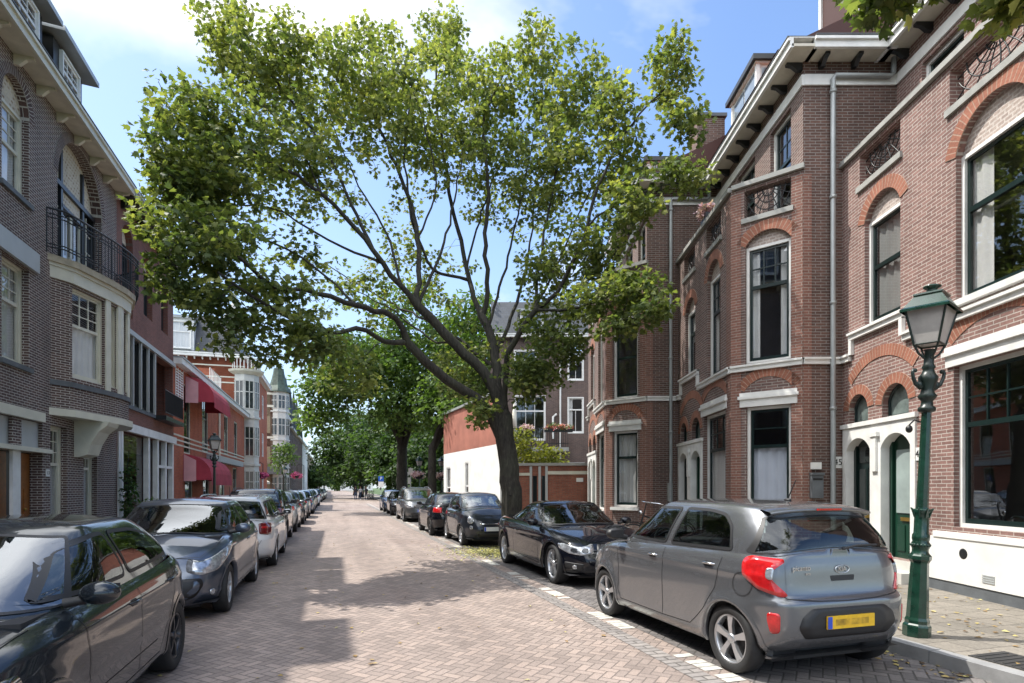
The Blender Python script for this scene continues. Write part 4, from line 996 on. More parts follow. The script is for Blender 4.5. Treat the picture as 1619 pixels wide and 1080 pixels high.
def wall(mb, fr, s0, s1, z0, z1, ops=(), rev=.17, uo=0.0, mi=0):
    S = sorted({s0, s1, *[o[0] for o in ops], *[o[1] for o in ops]}); Z = sorted({z0, z1, *[o[2] for o in ops], *[o[3] for o in ops], *[o[3]+o[4] for o in ops]})
    S = [x for x in S if s0-1e-6 <= x <= s1+1e-6]; Z = [x for x in Z if z0-1e-6 <= x <= z1+1e-6]
    U = lambda a, z: (a+uo, z)
    for i in range(len(S)-1):
        for j in range(len(Z)-1):
            cs = (S[i]+S[i+1])/2; cz = (Z[j]+Z[j+1])/2
            if any(o[0] < cs < o[1] and o[2] < cz < o[3]+o[4] for o in ops): continue
            a, b, c, d = S[i], S[i+1], Z[j], Z[j+1]
            mb.quad(fr.p(a, 0, c), fr.p(b, 0, c), fr.p(b, 0, d), fr.p(a, 0, d), [U(a, c), U(b, c), U(b, d), U(a, d)], mi)
    for (a, b, c, d, rise) in ops:
        if rise > 0:
            A = arc(a, b, d, rise); zt = d+rise
            for k in range(len(A)-1):
                (x0, y0), (x1, y1) = A[k], A[k+1]
                mb.quad(fr.p(x0, 0, y0), fr.p(x1, 0, y1), fr.p(x1, 0, zt), fr.p(x0, 0, zt), [U(x0, y0), U(x1, y1), U(x1, zt), U(x0, zt)], mi)
                mb.quad(fr.p(x0, 0, y0), fr.p(x0, -rev, y0), fr.p(x1, -rev, y1), fr.p(x1, 0, y1), [U(0, x0), U(rev, x0), U(rev, x1), U(0, x1)], mi)
        else:
            mb.quad(fr.p(a, 0, d), fr.p(a, -rev, d), fr.p(b, -rev, d), fr.p(b, 0, d), [U(a, 0), U(a, rev), U(b, rev), U(b, 0)], mi)
        mb.quad(fr.p(a, 0, c), fr.p(a, -rev, c), fr.p(a, -rev, d), fr.p(a, 0, d), [U(0, c), U(rev, c), U(rev, d), U(0, d)], mi)
        mb.quad(fr.p(b, 0, c), fr.p(b, 0, d), fr.p(b, -rev, d), fr.p(b, -rev, c), [U(0, c), U(0, d), U(rev, d), U(rev, c)], mi)
        mb.quad(fr.p(a, 0, c), fr.p(b, 0, c), fr.p(b, -rev, c), fr.p(a, -rev, c), [U(a, 0), U(b, 0), U(b, rev), U(a, rev)], mi)
def archband(root, fr, a, b, z, rise, w=.22, m='b_arch', proud=.012, name='brick_arch'):
    g = MB(); A0 = arc(a, b, z, rise, 20); A1 = arc(a-.0, b+.0, z, rise, 20, w); L = 0
    for k in range(20):
        p, q, r_, s_ = A0[k], A0[k+1], A1[k+1], A1[k]; dl = math.hypot(q[0]-p[0], q[1]-p[1])*1.12
        g.quad(fr.p(p[0], proud, p[1]), fr.p(q[0], proud, q[1]), fr.p(r_[0], proud, r_[1]), fr.p(s_[0], proud, s_[1]), [(L, .02), (L+dl, .02), (L+dl, .28), (L, .28)])
        g.quad(fr.p(s_[0], proud, s_[1]), fr.p(r_[0], proud, r_[1]), fr.p(r_[0], -.02, r_[1]), fr.p(s_[0], -.02, s_[1]), [(L, 0), (L+dl, 0), (L+dl, .02), (L, .02)])
        g.quad(fr.p(q[0], proud, q[1]), fr.p(p[0], proud, p[1]), fr.p(p[0], -.03, p[1]), fr.p(q[0], -.03, q[1]), [(L, 0), (L+dl, 0), (L+dl, .02), (L, .02)])
        L += dl
    return g.build(name, M[m], root)
CURT = random.Random(21)
def win(root, fr, a, b, c, d, rise=0.0, casing='white_paint', sash='dark_green', mid=.62, grid=(3, 2), low=(1, 1), curtain=None, tymp=None, setb=.11, cw=.055, band=None, sill=None, glass='glass', name='window', label=None, midglass=True):
    """casing + sash + pane (+ curtain); the opening a..b, c..d with an arch of the given rise"""
    g = MB(); f = setb; dd = f+.07
    fr.box(g, a, a+cw, -dd, -f+.03, c, d); fr.box(g, b-cw, b, -dd, -f+.03, c, d)
    fr.box(g, a+cw, b-cw, -dd, -f+.03, d-cw, d); fr.box(g, a+cw, b-cw, -dd, -f+.035, c, c+cw)
    w = g.build(name, M[casing], root, label=label)
    x0, x1, y0, y1 = a+cw, b-cw, c+cw, d-cw; ym = y0+(y1-y0)*mid; t = .05; h = MB(); f1 = f+.012; f2 = f+.055
    fr.box(h, x0, x0+t, -f2, -f1, y0, y1); fr.box(h, x1-t, x1, -f2, -f1, y0, y1)
    fr.box(h, x0+t, x1-t, -f2, -f1, y1-t, y1); fr.box(h, x0+t, x1-t, -f2, -f1, y0, y0+t*1.4)
    if midglass: fr.box(h, x0+t, x1-t, -f2, -f1+.012, ym-.035, ym+.035)
    def bars(nx, ny, z0, z1):
        for i in range(1, nx): xx = x0+t+(x1-x0-2*t)*i/nx; fr.box(h, xx-.012, xx+.012, -f2+.005, -f1-.006, z0, z1)
        for j in range(1, ny): zz = z0+(z1-z0)*j/ny; fr.box(h, x0+t, x1-t, -f2+.006, -f1-.007, zz-.012, zz+.012)
    if midglass: bars(grid[0], grid[1], ym+.035, y1-t); bars(low[0], low[1], y0+t, ym-.035)
    else: bars(low[0], low[1], y0+t, y1-t)
    h.build('sash', M[sash], w)
    q = MB(); gd = -(f+.032); q.quad(fr.p(x0+.01, gd, y0+.01), fr.p(x1-.01, gd, y0+.01), fr.p(x1-.01, gd, y1-.01), fr.p(x0+.01, gd, y1-.01)); q.build('pane', M[glass], w)
    if curtain:
        spans = {'full': [(x0, x1, y0, y1)], 'lower': [(x0, x1, y0, ym)], 'sides': [(x0, x0+(x1-x0)*.24, y0, y1), (x1-(x1-x0)*.24, x1, y0, y1)], 'left': [(x0, x0+(x1-x0)*.3, y0, y1)], 'top': [(x0, x1, y0+(y1-y0)*.55, y1)]}[curtain.split('_')[0]]
        k = MB()
        for (p0, p1, z0, z1) in spans:
            n = max(6, int((p1-p0)/.035)); ph = CURT.uniform(0, 6)
            V = []
            for i in range(n+1):
                x = p0+(p1-p0)*i/n; dp = -(f+.095)+.018*math.sin(i*1.25+ph)+.01*math.sin(i*.37)
                V += [fr.p(x, dp, z0), fr.p(x, dp*.99, z1)]
            k.add(V, [(2*i, 2*i+2, 2*i+3, 2*i+1) for i in range(n)], None, 0, True)
        k.build('curtain', M['curtain_blue' if curtain.endswith('blue') else ('blind_grey' if curtain.endswith('grey') else 'curtain')], w)
    if tymp and rise > 0:
        k = MB(); A = arc(a, b, d, rise)
        P = [fr.p(x, -setb+.01, z) for x, z in A]; k.add(P, [tuple(range(len(P)))[::-1]], [[(x, z) for x, z in A][::-1]]); k.build('tympanum', M[tymp], root)
    if band: archband(root, fr, a, b, d, rise, *(band if isinstance(band, tuple) else ()))
    if sill:
        k = MB(); fr.box(k, a-.06, b+.06, -.1, .07, c-.10, c-.004); k.build('window_sill', M[sill], root)
    return w
def slab(root, name, fr, a0, a1, d0, d1, z0, z1, m, uv=False):
    k = MB(); fr.box(k, a0, a1, d0, d1, z0, z1, uv); return k.build(name, M[m], root)
def cornice(root, fr, a0, a1, z, over=.5, h=.2, soff='soffit', face='white_paint', br='black_wood', step=.75, bh=.24, e0=0.0, e1=0.0):
    """eaves: soffit, moulded gutter face and brackets as one named set of parts"""
    k = MB(); fr.box(k, a0-e0, a1+e1, -.1, over, z, z+.05); k.build('soffit', M[soff], root)
    k = MB(); fr.box(k, a0-e0, a1+e1, over-.03, over+.03, z-.02, z+h*.55); fr.box(k, a0-e0-.0, a1+e1, over-.03, over+.075, z+h*.55, z+h*.82); fr.box(k, a0-e0, a1+e1, -.1, over+.05, z+h*.82, z+h*.9)
    k.build('gutter', M[face], root)
    k = MB(); fr.box(k, a0-e0, a1+e1, -.1, over+.085, z+h*.9, z+h); k.build('roof_edge', M['blue_stone'], root)
    x = a0+step*.5
    while x < a1:
        k = MB(); V = [fr.p(x+e, dd, zz) for e in (-.04, .04) for dd, zz in ((.003, z-.003), (over-.10, z-.003), (over-.10, z-.05), (over*.5, z-.07), (.10, z-bh), (.003, z-bh))]
        k.add(V, [(0, 1, 2, 3, 4, 5), (11, 10, 9, 8, 7, 6)]+[(i, 6+i, 6+(i+1) % 6, (i+1) % 6) for i in range(6)]); k.build('bracket', M[br], root); x += step
def web(root, fr, a0, a1, z0, z1, d=-.10, m='black_iron'):
    """wrought-iron balustrade panel: concentric half rings crossed by fanned bars"""
    g = MB(); cx = (a0+a1)/2; cz = z1; w = (a1-a0)/2; h = z1-z0
    for f_ in (.28, .50, .74, .98):
        pts = []
        for i in range(19):
            th = math.pi*i/18; x = cx+w*f_*math.cos(th)*1.05; z = cz-h*f_*1.12*math.sin(th)
            if z >= z0 and a0 <= x <= a1: pts.append(fr.p(x, d, z))
        if len(pts) > 2: g.tube(pts, .011, 5)
    for i in range(9):
        th = math.pi*(i+.5)/9; c_, s_ = math.cos(th), math.sin(th); t0 = .20*h
        tm = min((h/s_) if s_ > 1e-3 else 9, (w/abs(c_)) if abs(c_) > 1e-3 else 9)
        pts = []
        for j in range(7):
            tt = t0+(tm-t0)*j/6; bend = .10*math.sin(j/6*math.pi)*(1 if c_ > 0 else -1)*w
            x = min(a1, max(a0, cx+tt*c_+bend*.3)); z = max(z0, cz-tt*s_)
            pts.append(fr.p(x, d, z))
        g.tube(pts, .010, 5)
    g.tube([fr.p(a0, d, z0+.02), fr.p(a1, d, z0+.02)], .010, 5)
    return g.build('iron_balustrade', M[m], root)
def pipe(root, pts, rad=.045, m='zinc', name='downpipe'):
    g = MB(); g.tube(pts, rad, 10)
    z = 1.0
    for i in range(len(pts)-1):
        a, b = Vector(pts[i]), Vector(pts[i+1])
        if abs(a.z-b.z) > 2:
            zz = min(a.z, b.z)+1.0
            while zz < max(a.z, b.z): 
                c = a.lerp(b, (zz-a.z)/(b.z-a.z)); g.lathe([(rad+.001, -.03), (rad+.014, -.03), (rad+.014, .03), (rad+.001, .03)], 10, c=c); zz += 2.0
    return g.build(name, M[m], root)
def shell(root, poly, z0, z1, m='room', inset=.45, floors=()):
    """inner room walls and floors behind the glass"""
    g = MB(); n = len(poly)
    for i in range(n):
        a, b = poly[i], poly[(i+1) % n]; g.quad((*a, z0), (*b, z0), (*b, z1), (*a, z1))
    for z in floors: g.add([(x, y, z) for x, y in poly], [tuple(range(n))])
    return g.build('inner_walls', M[m], root)

# ================================================================== RIGHT-HAND TERRACE (three stepped houses)
def step_house(name, label, X0, Y0, FL, brick, canted, wins, doors=True, ac='b_arch', plinth=False, frontonly=False, PH=4.7, PY=1.79):
    """X0: front plane, Y0: far end; FL: front length; the bay's canted face runs from (FL,0) to canted"""
    root = thing(name, label, 'house', (X0, Y0, 0), R(-90))
    f0 = Fr((0, 0), (FL, 0)); segs = [(f0, wins['front'])]
    if canted: f1 = Fr((FL, 0), canted); segs.append((f1, wins['canted']))
    ZP = 7.70
    bal = wins.get('bal', [])
    for k, (fr, ws) in enumerate(segs):
        g = MB(); ops = []
        for w in ws: ops.append((w['a'], w['b'], w['c'], w['d'], w.get('rise', 0)))
        if k == 0 and doors: ops += [(.06, 2.02, .45, 2.66, 0), (.22, .80, 2.80, 3.05, .27), (1.19, 1.86, 2.80, 3.03, .31)]
        for (kk, b0, b1) in bal:
            if kk == k: ops.append((b0, b1, 7.06, 7.62, 0))
        ops2 = [o for o in ops]
        wall(g, fr, 0, fr.L, .10, ZP, ops2, rev=.20, uo=k*3.1)
        g.build('wall', M[brick], root)
        for w in ws:
            win(root, fr, w['a'], w['b'], w['c'], w['d'], w.get('rise', 0), casing='white_paint', sash=w.get('sash', 'dark_green'), mid=w.get('mid', .66), grid=w.get('grid', (3, 2)), curtain=w.get('curt'), tymp=w.get('tymp'), label=w.get('label'), glass=w.get('glass', 'glass'), midglass=w.get('mg', True))
            if w.get('band'): archband(root, fr, w['a'], w['b'], w['d'], w['rise'], .20, ac)
            if w.get('lintel'):
                h = MB(); a, b, z = w['a']-.12, w['b']+.12, w['d']
                fr.box(h, a, b, -.02, .035, z+.005, z+.16); fr.box(h, a-.03, b+.03, -.02, .075, z+.16, z+.22); fr.box(h, a, b, -.02, .05, z+.22, z+.29)
                h.build('lintel', M['white_paint'], root)
                archband(root, fr, a+.08, b-.08, z+.32, .26, .19, ac)
            if w.get('sill'):
                slab(root, 'window_sill', fr, w['a']-.05, w['b']+.05, -.12, .09, w['c']-.09, w['c']-.003, 'white_paint')
        for (kk, b0, b1) in bal:
            if kk == k:
                web(root, fr, b0+.03, b1-.03, 7.09, 7.60)
                slab(root, 'stone_sill', fr, b0-.05, b1+.05, -.2, .045, 6.96, 7.058, 'stone')
        slab(root, 'coping', fr, -.03 if k == 0 else 0.02, fr.L+(.03 if k == len(segs)-1 else -.02), -.24, .07, ZP, ZP+.09, 'stone')
        # inner face of the parapet
        h = MB(); ops3 = [(b0, b1, 7.06, 7.62, 0) for kk, b0, b1 in bal if kk == k]
        fi = Fr(fr.p(0, -.202, 0)[:2], fr.p(fr.L, -.202, 0)[:2]); wall(h, fi, 0, fi.L, 6.9, ZP, ops3, rev=.001); h.build('parapet', M[brick], root)
        # string course
        if k == 0 and doors:
            h = MB()
            for (a0, a1, z) in ((0, .30, 3.97), (.30, 1.78, 4.34), (1.78, fr.L, 3.97)): fr.box(h, a0, a1, -.02, .065, z, z+.13); fr.box(h, a0, a1, -.02, .10, z+.085, z+.125)
            fr.box(h, .30, .38, -.02, .062, 4.07, 4.36); fr.box(h, 1.70, 1.78, -.02, .062, 4.07, 4.36)
            h.build('string_course', M['white_paint'], root)
        else:
            h = MB(); fr.box(h, 0.0, fr.L, -.02, .065, 3.97, 4.10); fr.box(h, 0, fr.L, -.02, .10, 4.055, 4.095); h.build('string_course', M['white_paint'], root)
        if canted:      # orange quoin strips either side of the angle
            h = MB()
            if k == 0: fr.box(h, fr.L-.24, fr.L, -.02, .012, .12, 7.6, True)
            else: fr.box(h, 0, .20, -.02, .012, .12, 7.6, True); fr.box(h, fr.L-.2, fr.L, -.02, .012, .12, 7.6, True)
            h.build('quoin', M['b_quoin'], root)
        h = MB(); fr.box(h, 2.05 if (k == 0 and doors) else 0, fr.L, -.02, .02, .10, .30); h.build('plinth', M['blue_stone'], root)
    if doors:
        fr = f0; g = MB()      # double door surround
        for a0, a1 in ((.06, .17), (.90, 1.20), (1.93, 2.04)): fr.box(g, a0, a1, -.16, .03, .12, 2.42)
        for (a0, a1) in ((.17, .90), (1.20, 1.93)):
            A = arc(a0, a1, 2.30, .22, 12); z2 = 2.72
            for i in range(12):
                (x0, y0), (x1, y1) = A[i], A[i+1]
                V = [fr.p(x0, .03, y0), fr.p(x1, .03, y1), fr.p(x1, .03, z2), fr.p(x0, .03, z2), fr.p(x0, -.16, y0), fr.p(x1, -.16, y1)]
                g.add(V, [(0, 1, 2, 3), (4, 5, 1, 0)])
        for a0, a1 in ((.06, .17), (.90, 1.20), (1.93, 2.04)): fr.box(g, a0, a1, -.16, .03, 2.42, 2.72)
        fr.box(g, .02, 2.08, -.02, .06, 2.722, 2.80); fr.box(g, .98, 1.12, .03, .07, 1.9, 2.5); fr.box(g, .93, 1.17, .0, .09, 2.5, 2.58)
        g.build('door_surround', M['white_paint'], root)
        for (a0, a1, gl, lab) in ((.17, .90, False, 'dark green front door with tall narrow glazing'), (1.20, 1.93, True, 'green front door with one big pale pane')):
            h = MB(); z0, z1 = .45, 2.50
            fr.box(h, a0, a1, -.22, -.17, z0, z1)
            fr.box(h, a0, a0+.07, -.17, -.12, z0, z1); fr.box(h, a1-.07, a1, -.17, -.12, z0, z1)
            if gl:
                for (b0, b1) in ((a0+.14, (a0+a1)/2-.03), ((a0+a1)/2+.03, a1-.14)): fr.box(h, b0, b1, -.17, -.155, z0+.12, z0+.55)
            else:
                fr.box(h, a0+.1, a1-.1, -.17, -.15, z0+.1, z0+.6); fr.box(h, (a0+a1)/2-.02, (a0+a1)/2+.02, -.17, -.145, z0+.7, 1.98)
            dr = h.build('front_door', M['dark_green' if gl is False else 'door_green'], root, label=lab)
            q = MB(); ga, gb = (a0+.13, a1-.13); zt = 2.25 if gl else 1.96
            if gl: q.quad(fr.p(ga, -.152, z0+.75), fr.p(gb, -.152, z0+.75), fr.p(gb, -.152, zt), fr.p(ga, -.152, zt))
            else:
                for b0, b1 in ((ga, (ga+gb)/2-.03), ((ga+gb)/2+.03, gb)): q.quad(fr.p(b0, -.152, z0+.75), fr.p(b1, -.152, z0+.75), fr.p(b1, -.152, zt), fr.p(b0, -.152, zt))
                q.quad(fr.p(ga, -.152, 2.08), fr.p(gb, -.152, 2.08), fr.p(gb, -.152, 2.36), fr.p(ga, -.152, 2.36))
            q.build('door_glass', M['door_glass'] if gl else M['dark_glass'], dr)
            q = MB(); fr.box(q, (a0+a1)/2-.12, (a0+a1)/2+.12, -.155, -.145, z0+.62, z0+.68); q.build('letter_slot', M['brass'], dr)
            q = MB(); q.sphere(fr.p(a1-.10, -.13, 1.35), .025, 8, 6); q.build('door_knob', M['brass'], dr)
        for (a0, a1, zz, rs) in ((.22, .80, 3.05, .27), (1.19, 1.86, 3.03, .31)):
            A = arc(a0, a1, zz, rs); g = MB(); P = [fr.p(a0, -.14, 2.80), fr.p(a1, -.14, 2.80)]+[fr.p(x, -.14, z) for x, z in A[::-1]]
            g.add(P, [tuple(range(len(P)))]); fl = g.build('fanlight', M['fan_glass'], root)
            g = MB(); g.tube([fr.p(a0+.02, -.12, 2.82)]+[fr.p(x+(.02 if i == 0 else (-.02 if i == len(A)-1 else 0)), -.12, z-.015) for i, (x, z) in enumerate(A)]+[fr.p(a1-.02, -.12, 2.82), fr.p(a0+.02, -.12, 2.82)], .025, 6); g.build('fanlight_frame', M['dark_green'], fl)
            archband(root, fr, a0, a1, zz, rs, .17, ac)
        archband(root, fr, .32, 1.96, 3.52, .34, .19, ac)
        g = MB(); fr.box(g, 0.0, 2.10, -.25, .28, .12, .29); fr.box(g, .10, 2.0, -.25, .02, .29, .44); g.build('doorstep', M['sandstone'] if not plinth else M['pale_step'], root)
    if plinth:
        g = MB(); f0.box(g, 2.12, FL, -.02, .035, .28, .90); f0.box(g, 2.45, FL, -.02, .05, .90, .985); g.build('rendered_plinth', M['white_stucco'], root)
    # terrace floor over the bay
    poly = [(0, .0), (FL, .0)]+([canted, (PH, 1.04)] if canted else [(FL, 1.04)])+[(0, 1.04)]
    g = MB(); g.add([(x, y+.01, 6.95) for x, y in poly], [tuple(range(len(poly)))]); g.build('balcony_floor', M['blue_stone'], root)
    # set-back attic wall
    fa = Fr((0, 1.04), (FL if not canted else PH, 1.04)); g = MB(); ops = [(w['a'], w['b'], w['c'], w['d'], 0) for w in wins['attic']]
    wall(g, fa, 0, fa.L, 6.95, 9.78, ops, uo=7.0); g.build('attic_wall', M[brick], root)
    for w in wins['attic']: win(root, fa, w['a'], w['b'], w['c'], w['d'], casing='white_paint', sash='dark_green', grid=(2, 2), mid=.55, midglass=w.get('mg', True), curtain=w.get('curt'))
    slab(root, 'frieze', fa, 0, fa.L+.03, -.02, .04, 9.28, 9.48, 'white_paint')
    cornice(root, fa, 0, fa.L, 9.74, over=.40, h=.19, e1=.40 if canted else 0, br='black_wood', step=.62, bh=.15)
    if canted:
        fp = Fr((PH, canted[1]), (PH, 3.0)); g = MB()
        wall(g, fp, 0, fp.L, .10, 9.78, [], uo=1.3); 
        g.build('side_wall', M['b_dark'] if brick != 'b_mid2' else M['b_dark'], root)  # darker than the front brick: partly its own tone, partly shade put into colour
        slab(root, 'frieze', fp, .02, 1.85, -.02, .04, 9.28, 9.48, 'white_paint')
        cornice(root, fp, .02, 1.55, 9.74, over=.385, h=.19, step=.62, br='black_wood', bh=.15)
        h = MB(); fp.box(h, 0, PY-canted[1], -.02, .062, 3.97, 4.10); fp.box(h, 0, PY-canted[1], -.02, .095, 4.055, 4.095); h.build('string_course', M['white_paint'], root)
        h = MB(); fp.box(h, .0, .16, -.02, .013, .12, 7.6, True); h.build('quoin', M['b_quoin'], root)
        xp = PY-canted[1]-.22
        pipe(root, [fp.p(xp, .08, .12), fp.p(xp, .08, 9.36), fp.p(xp+.04, .09, 9.42), fp.p(1.60, .10, 9.40), fp.p(1.66, .10, 9.46), fp.p(1.66, .12, 9.75)], .047)
    # roof: tiled slope behind the eaves
    LX = PH if canted else FL; g = MB()
    g.quad((0, .55, 9.97), (LX, .55, 9.97), (LX, 5.2, 12.2), (0, 5.2, 12.2), [(0, 0), (LX, 0), (LX, 5.2), (0, 5.2)]); g.quad((LX, .55, 9.97), (LX, 5.2, 9.97), (LX, 5.2, 12.2), (LX, 5.2, 12.2)); g.build('roof', M['red_tile'], root)
    g = MB(); 
    P = [(0, 9.4), (LX, 9.4)]; g.quad((0, 10, 0), (LX, 10, 0), (LX, 10, 10), (0, 10, 10)); g.quad((LX, 3.0, 0), (LX, 10, 0), (LX, 10, 10), (LX, 3.0, 10)); g.quad((0, 1.05, 0), (0, 10, 0), (0, 10, 10), (0, 1.05, 10)); g.quad((0, 5.2, 12.2), (LX, 5.2, 12.2), (LX, 10, 10), (0, 10, 10)); g.build('rear_wall', M['b_dark'], root)
    g = MB(); g.quad((.1, 2.75, .35), (LX-.1, 2.75, .35), (LX-.1, 2.75, 9.6), (.1, 2.75, 9.6))
    for x in (.1, LX-.1): g.quad((x, 1.3, .35), (x, 2.75, .35), (x, 2.75, 9.6), (x, 1.3, 9.6))
    g.build('inner_walls', M['room'], root)
    for z in (.40, 3.75, 6.85, 9.60):
        P = [(.1, .23), (FL-.1, .23)]+([(canted[0]-.25, canted[1]+.1)] if canted else [])+[(LX-.1, 2.7), (.1, 2.7)]
        if z > 9: P = [(.1, 1.2), (LX-.1, 1.2), (LX-.1, 2.7), (.1, 2.7)]
        g = MB(); g.add([(x, y, z) for x, y in P], [tuple(range(len(P)))]); g.build('storey_floor', M['room'], root)
    return root
M['b_mid2'] = brickmat('brown_orange_brick', (.125, .077, .068), (.188, .108, .093), (.33, .29, .26), mj=.007, bh=.056, bw=.205)
M['b_quoin'] = brickmat('orange_quoin_brick', (.19, .085, .064), (.25, .112, .084), (.31, .25, .21), mj=.007, bh=.056, bw=.205)
M['door_green'] = mat('green_door_paint', (.010, .042, .026), .3, var=.15)
M['door_glass'] = mat('frosted_door_glass', (.30, .36, .35), .15, var=.2, scale=2)
M['dark_glass'] = mat('dark_door_glass', (.02, .025, .025), .05, var=.2)
M['fan_glass'] = mat('leaded_fan_glass', (.16, .20, .19), .12, var=.35, scale=5)
M['brass'] = mat('brass', (.45, .30, .08), .3, metal=.8)
M['pale_step'] = mat('pale_step_stone', (.55, .54, .50), .8, var=.1, bump=.1)
hB = dict(
    front=[dict(a=2.12, b=3.50, c=.95, d=3.28, grid=(3, 2), curt='lower', lintel=1), dict(a=2.35, b=3.20, c=4.12, d=6.35, rise=.36, tymp='tympan', band=1, curt='sides'),
           dict(a=.66, b=1.48, c=4.50, d=6.10, rise=.32, tymp='tympan', band=1, grid=(1, 1), curt='top')],
    canted=[dict(a=.30, b=1.14, c=.95, d=3.24, grid=(1, 2), curt='lower_blue', lintel=1, glass='glass_old', label='tall ground floor window with blue grey blind under black panes'), dict(a=.28, b=1.14, c=4.12, d=6.48, rise=.25, tymp='tympan', band=1, curt='sides')],
    attic=[dict(a=3.30, b=4.22, c=7.3, d=9.2), dict(a=1.5, b=2.5, c=7.3, d=9.2)], bal=[(0, .55, 1.45), (0, 2.30, 3.25), (1, .26, 1.14)])
hC = dict(hB, front=[dict(hB['front'][0], sill=1), hB['front'][1], hB['front'][2]], canted=[dict(a=.22, b=.98, c=1.08, d=3.20, grid=(1, 1), curt='full', lintel=1, sill=1), dict(a=.22, b=.98, c=4.12, d=6.40, rise=.25, tymp='tympan', band=1, grid=(1, 1), mid=.5)],
          attic=hB['attic'], bal=[(0, .55, 1.45), (0, 2.30, 3.25), (1, .2, 1.0)])
hA = dict(
    front=[dict(a=2.80, b=4.30, c=1.06, d=3.34, grid=(4, 2), lintel=1, mid=.64), dict(a=2.84, b=4.10, c=4.25, d=6.30, rise=.50, tymp='tympan', band=1, grid=(1, 1), curt='left', mid=.62, sill=1),
           dict(a=.70, b=1.66, c=4.50, d=6.32, rise=.36, tymp='tympan', band=1, grid=(1, 1), mid=.55, curt='full_grey')],
    canted=[], attic=[dict(a=.68, b=1.65, c=7.4, d=9.2, mg=False), dict(a=2.75, b=4.1, c=7.2, d=9.2, curt='sides')], bal=[(0, .55, 1.66), (0, 2.72, 4.2)])
houseA = step_house('brick_house', 'nearest terraced house on the right with white rendered plinth and twin arched doors', 6.30, 11.10, 7.0, 'b_right', None, hA, plinth=True)
houseB = step_house('brick_house', 'middle brick terraced house on the right, its canted bay behind the grey hatchback', 4.51, 15.80, 3.83, 'b_mid2', (4.70, 1.04), hB)
houseC = step_house('brick_house', 'farthest terraced house on the right, beside the garden wall, with orange brick corners', 2.69, 20.50, 3.90, 'b_mid2', (4.70, .97), hC, PY=1.82)
# roof dormers and chimney: parts of their houses (frame X = Y0 - y, Y = x - X0)
def dormer(root, x0, x1, y0, y1, z0, z1, side, front, label=None, over=.16, glazed=True):
    g = MB(); g.box(((x0+x1)/2, (y0+y1)/2, (z0+z1)/2), (x1-x0, y1-y0, z1-z0)); d = g.build('dormer', M[side], root, label=label)
    g = MB(); g.box(((x0+x1)/2, (y0+y1)/2, z1+.07), (x1-x0+2*over, y1-y0+2*over, .12)); g.build('dormer_roof', M['black_wood'], d)
    g = MB(); g.box(((x0+x1)/2, (y0+y1)/2, z1+.0), (x1-x0+over, y1-y0+over, .05))
    for x in (x0, x1):
        g.box((x, y0, (z0+z1)/2), (.09, .09, z1-z0-.01))
    g.build('dormer_trim', M[front], d)
    fr = Fr((x0, y0-.01), (x1, y0-.01)); 
    q = MB(); n = max(1, int((x1-x0)/.7))
    for i in range(n):
        a = .08+(x1-x0-.16)*i/n+.03; b = .08+(x1-x0-.16)*(i+1)/n-.03
        q.quad(fr.p(a, .008, z0+.15), fr.p(b, .008, z0+.15), fr.p(b, .008, z1-.12), fr.p(a, .008, z1-.12))
        fr.box(g, 0, .01, 0, .01, z0, z0+.01)
    if glazed:
        q.build('dormer_pane', M['sky_glass'], d)
        q = MB(); q.quad((x1+.008, y0+.1, z0+.15), (x1+.008, y1-.05, z0+.15), (x1+.008, y1-.05, z1-.1), (x1+.008, y0+.1, z1-.1)); q.build('dormer_side_pane', M['sky_glass'], d)
    return d
M['sky_glass'] = mat('dormer_glass', (.20, .24, .28), .08, var=.2, coat=.5)
dormer(houseB, .4, 1.9, 1.35, 2.4, 10.15, 11.75, 'white_paint', 'white_paint')
dormer(houseB, 3.0, 4.35, 2.3, 3.6, 10.6, 12.55, 'red_tile', 'white_paint', 'red tiled dormer with a heavy white cornice', glazed=False)
def chimney(root, x, y, z0, z1, sx=.75, sy=.9, pots=1, brick='b_dark'):
    g = MB(); f = Fr((x-sx/2, y-sy/2), (x+sx/2, y-sy/2)); f.box(g, 0, sx, -sy, 0, z0, z1, True); c = g.build('chimney', M[brick], root)
    g = MB(); f.box(g, -.05, sx+.05, -sy-.05, .05, z1, z1+.09); g.build('chimney_cap', M['blue_stone'], c)
    for i in range(pots):
        g = MB(); g.lathe([(.10, z1+.09), (.09, z1+.28), (.15, z1+.30), (.17, z1+.36), (.12, z1+.40), (.001, z1+.42)], 12, c=(x-sx/4+i*sx/2, y, 0)); g.build('chimney_pot', M['black_iron'], c)
chimney(houseC, 4.25, 2.75, 9.9, 11.75, sx=.7, sy=.75)
dormer(houseC, 1.2, 2.6, 1.5, 2.6, 10.15, 11.6, 'white_paint', 'white_paint')
# things on the walls
def plaque(root, fr, a, z, txt, w=.24, h=.22):
    g = MB(); fr.box(g, a-w/2, a+w/2, .0, .018, z-h/2, z+h/2); p = g.build('house_number', M['white_paint'], root)
    ang = math.atan2(fr.t.y, fr.t.x); Mx = Matrix.Translation(Vector(fr.p(a, .021, z))) @ Matrix.Rotation(ang, 4, 'Z') @ Matrix.Rotation(R(90), 4, 'X')
    text_mesh('number_lettering', txt, h*.75, Mx, M['black_iron'], p)
plaque(houseB, Fr((4.70, 1.04), (4.70, 3.0)), .66, 2.10, '45')
plaque(houseA, Fr((0, 0), (7, 0)), 2.12, 2.14, '43', .15, .2)
fp = Fr((4.70, 1.04), (4.70, 3.0))
g = MB(); fp.box(g, .12, .34, .0, .10, 1.42, 1.90); fp.box(g, .11, .35, .0, .13, 1.86, 1.90); fp.box(g, .14, .32, .10, .104, 1.76, 1.80, mi=1)
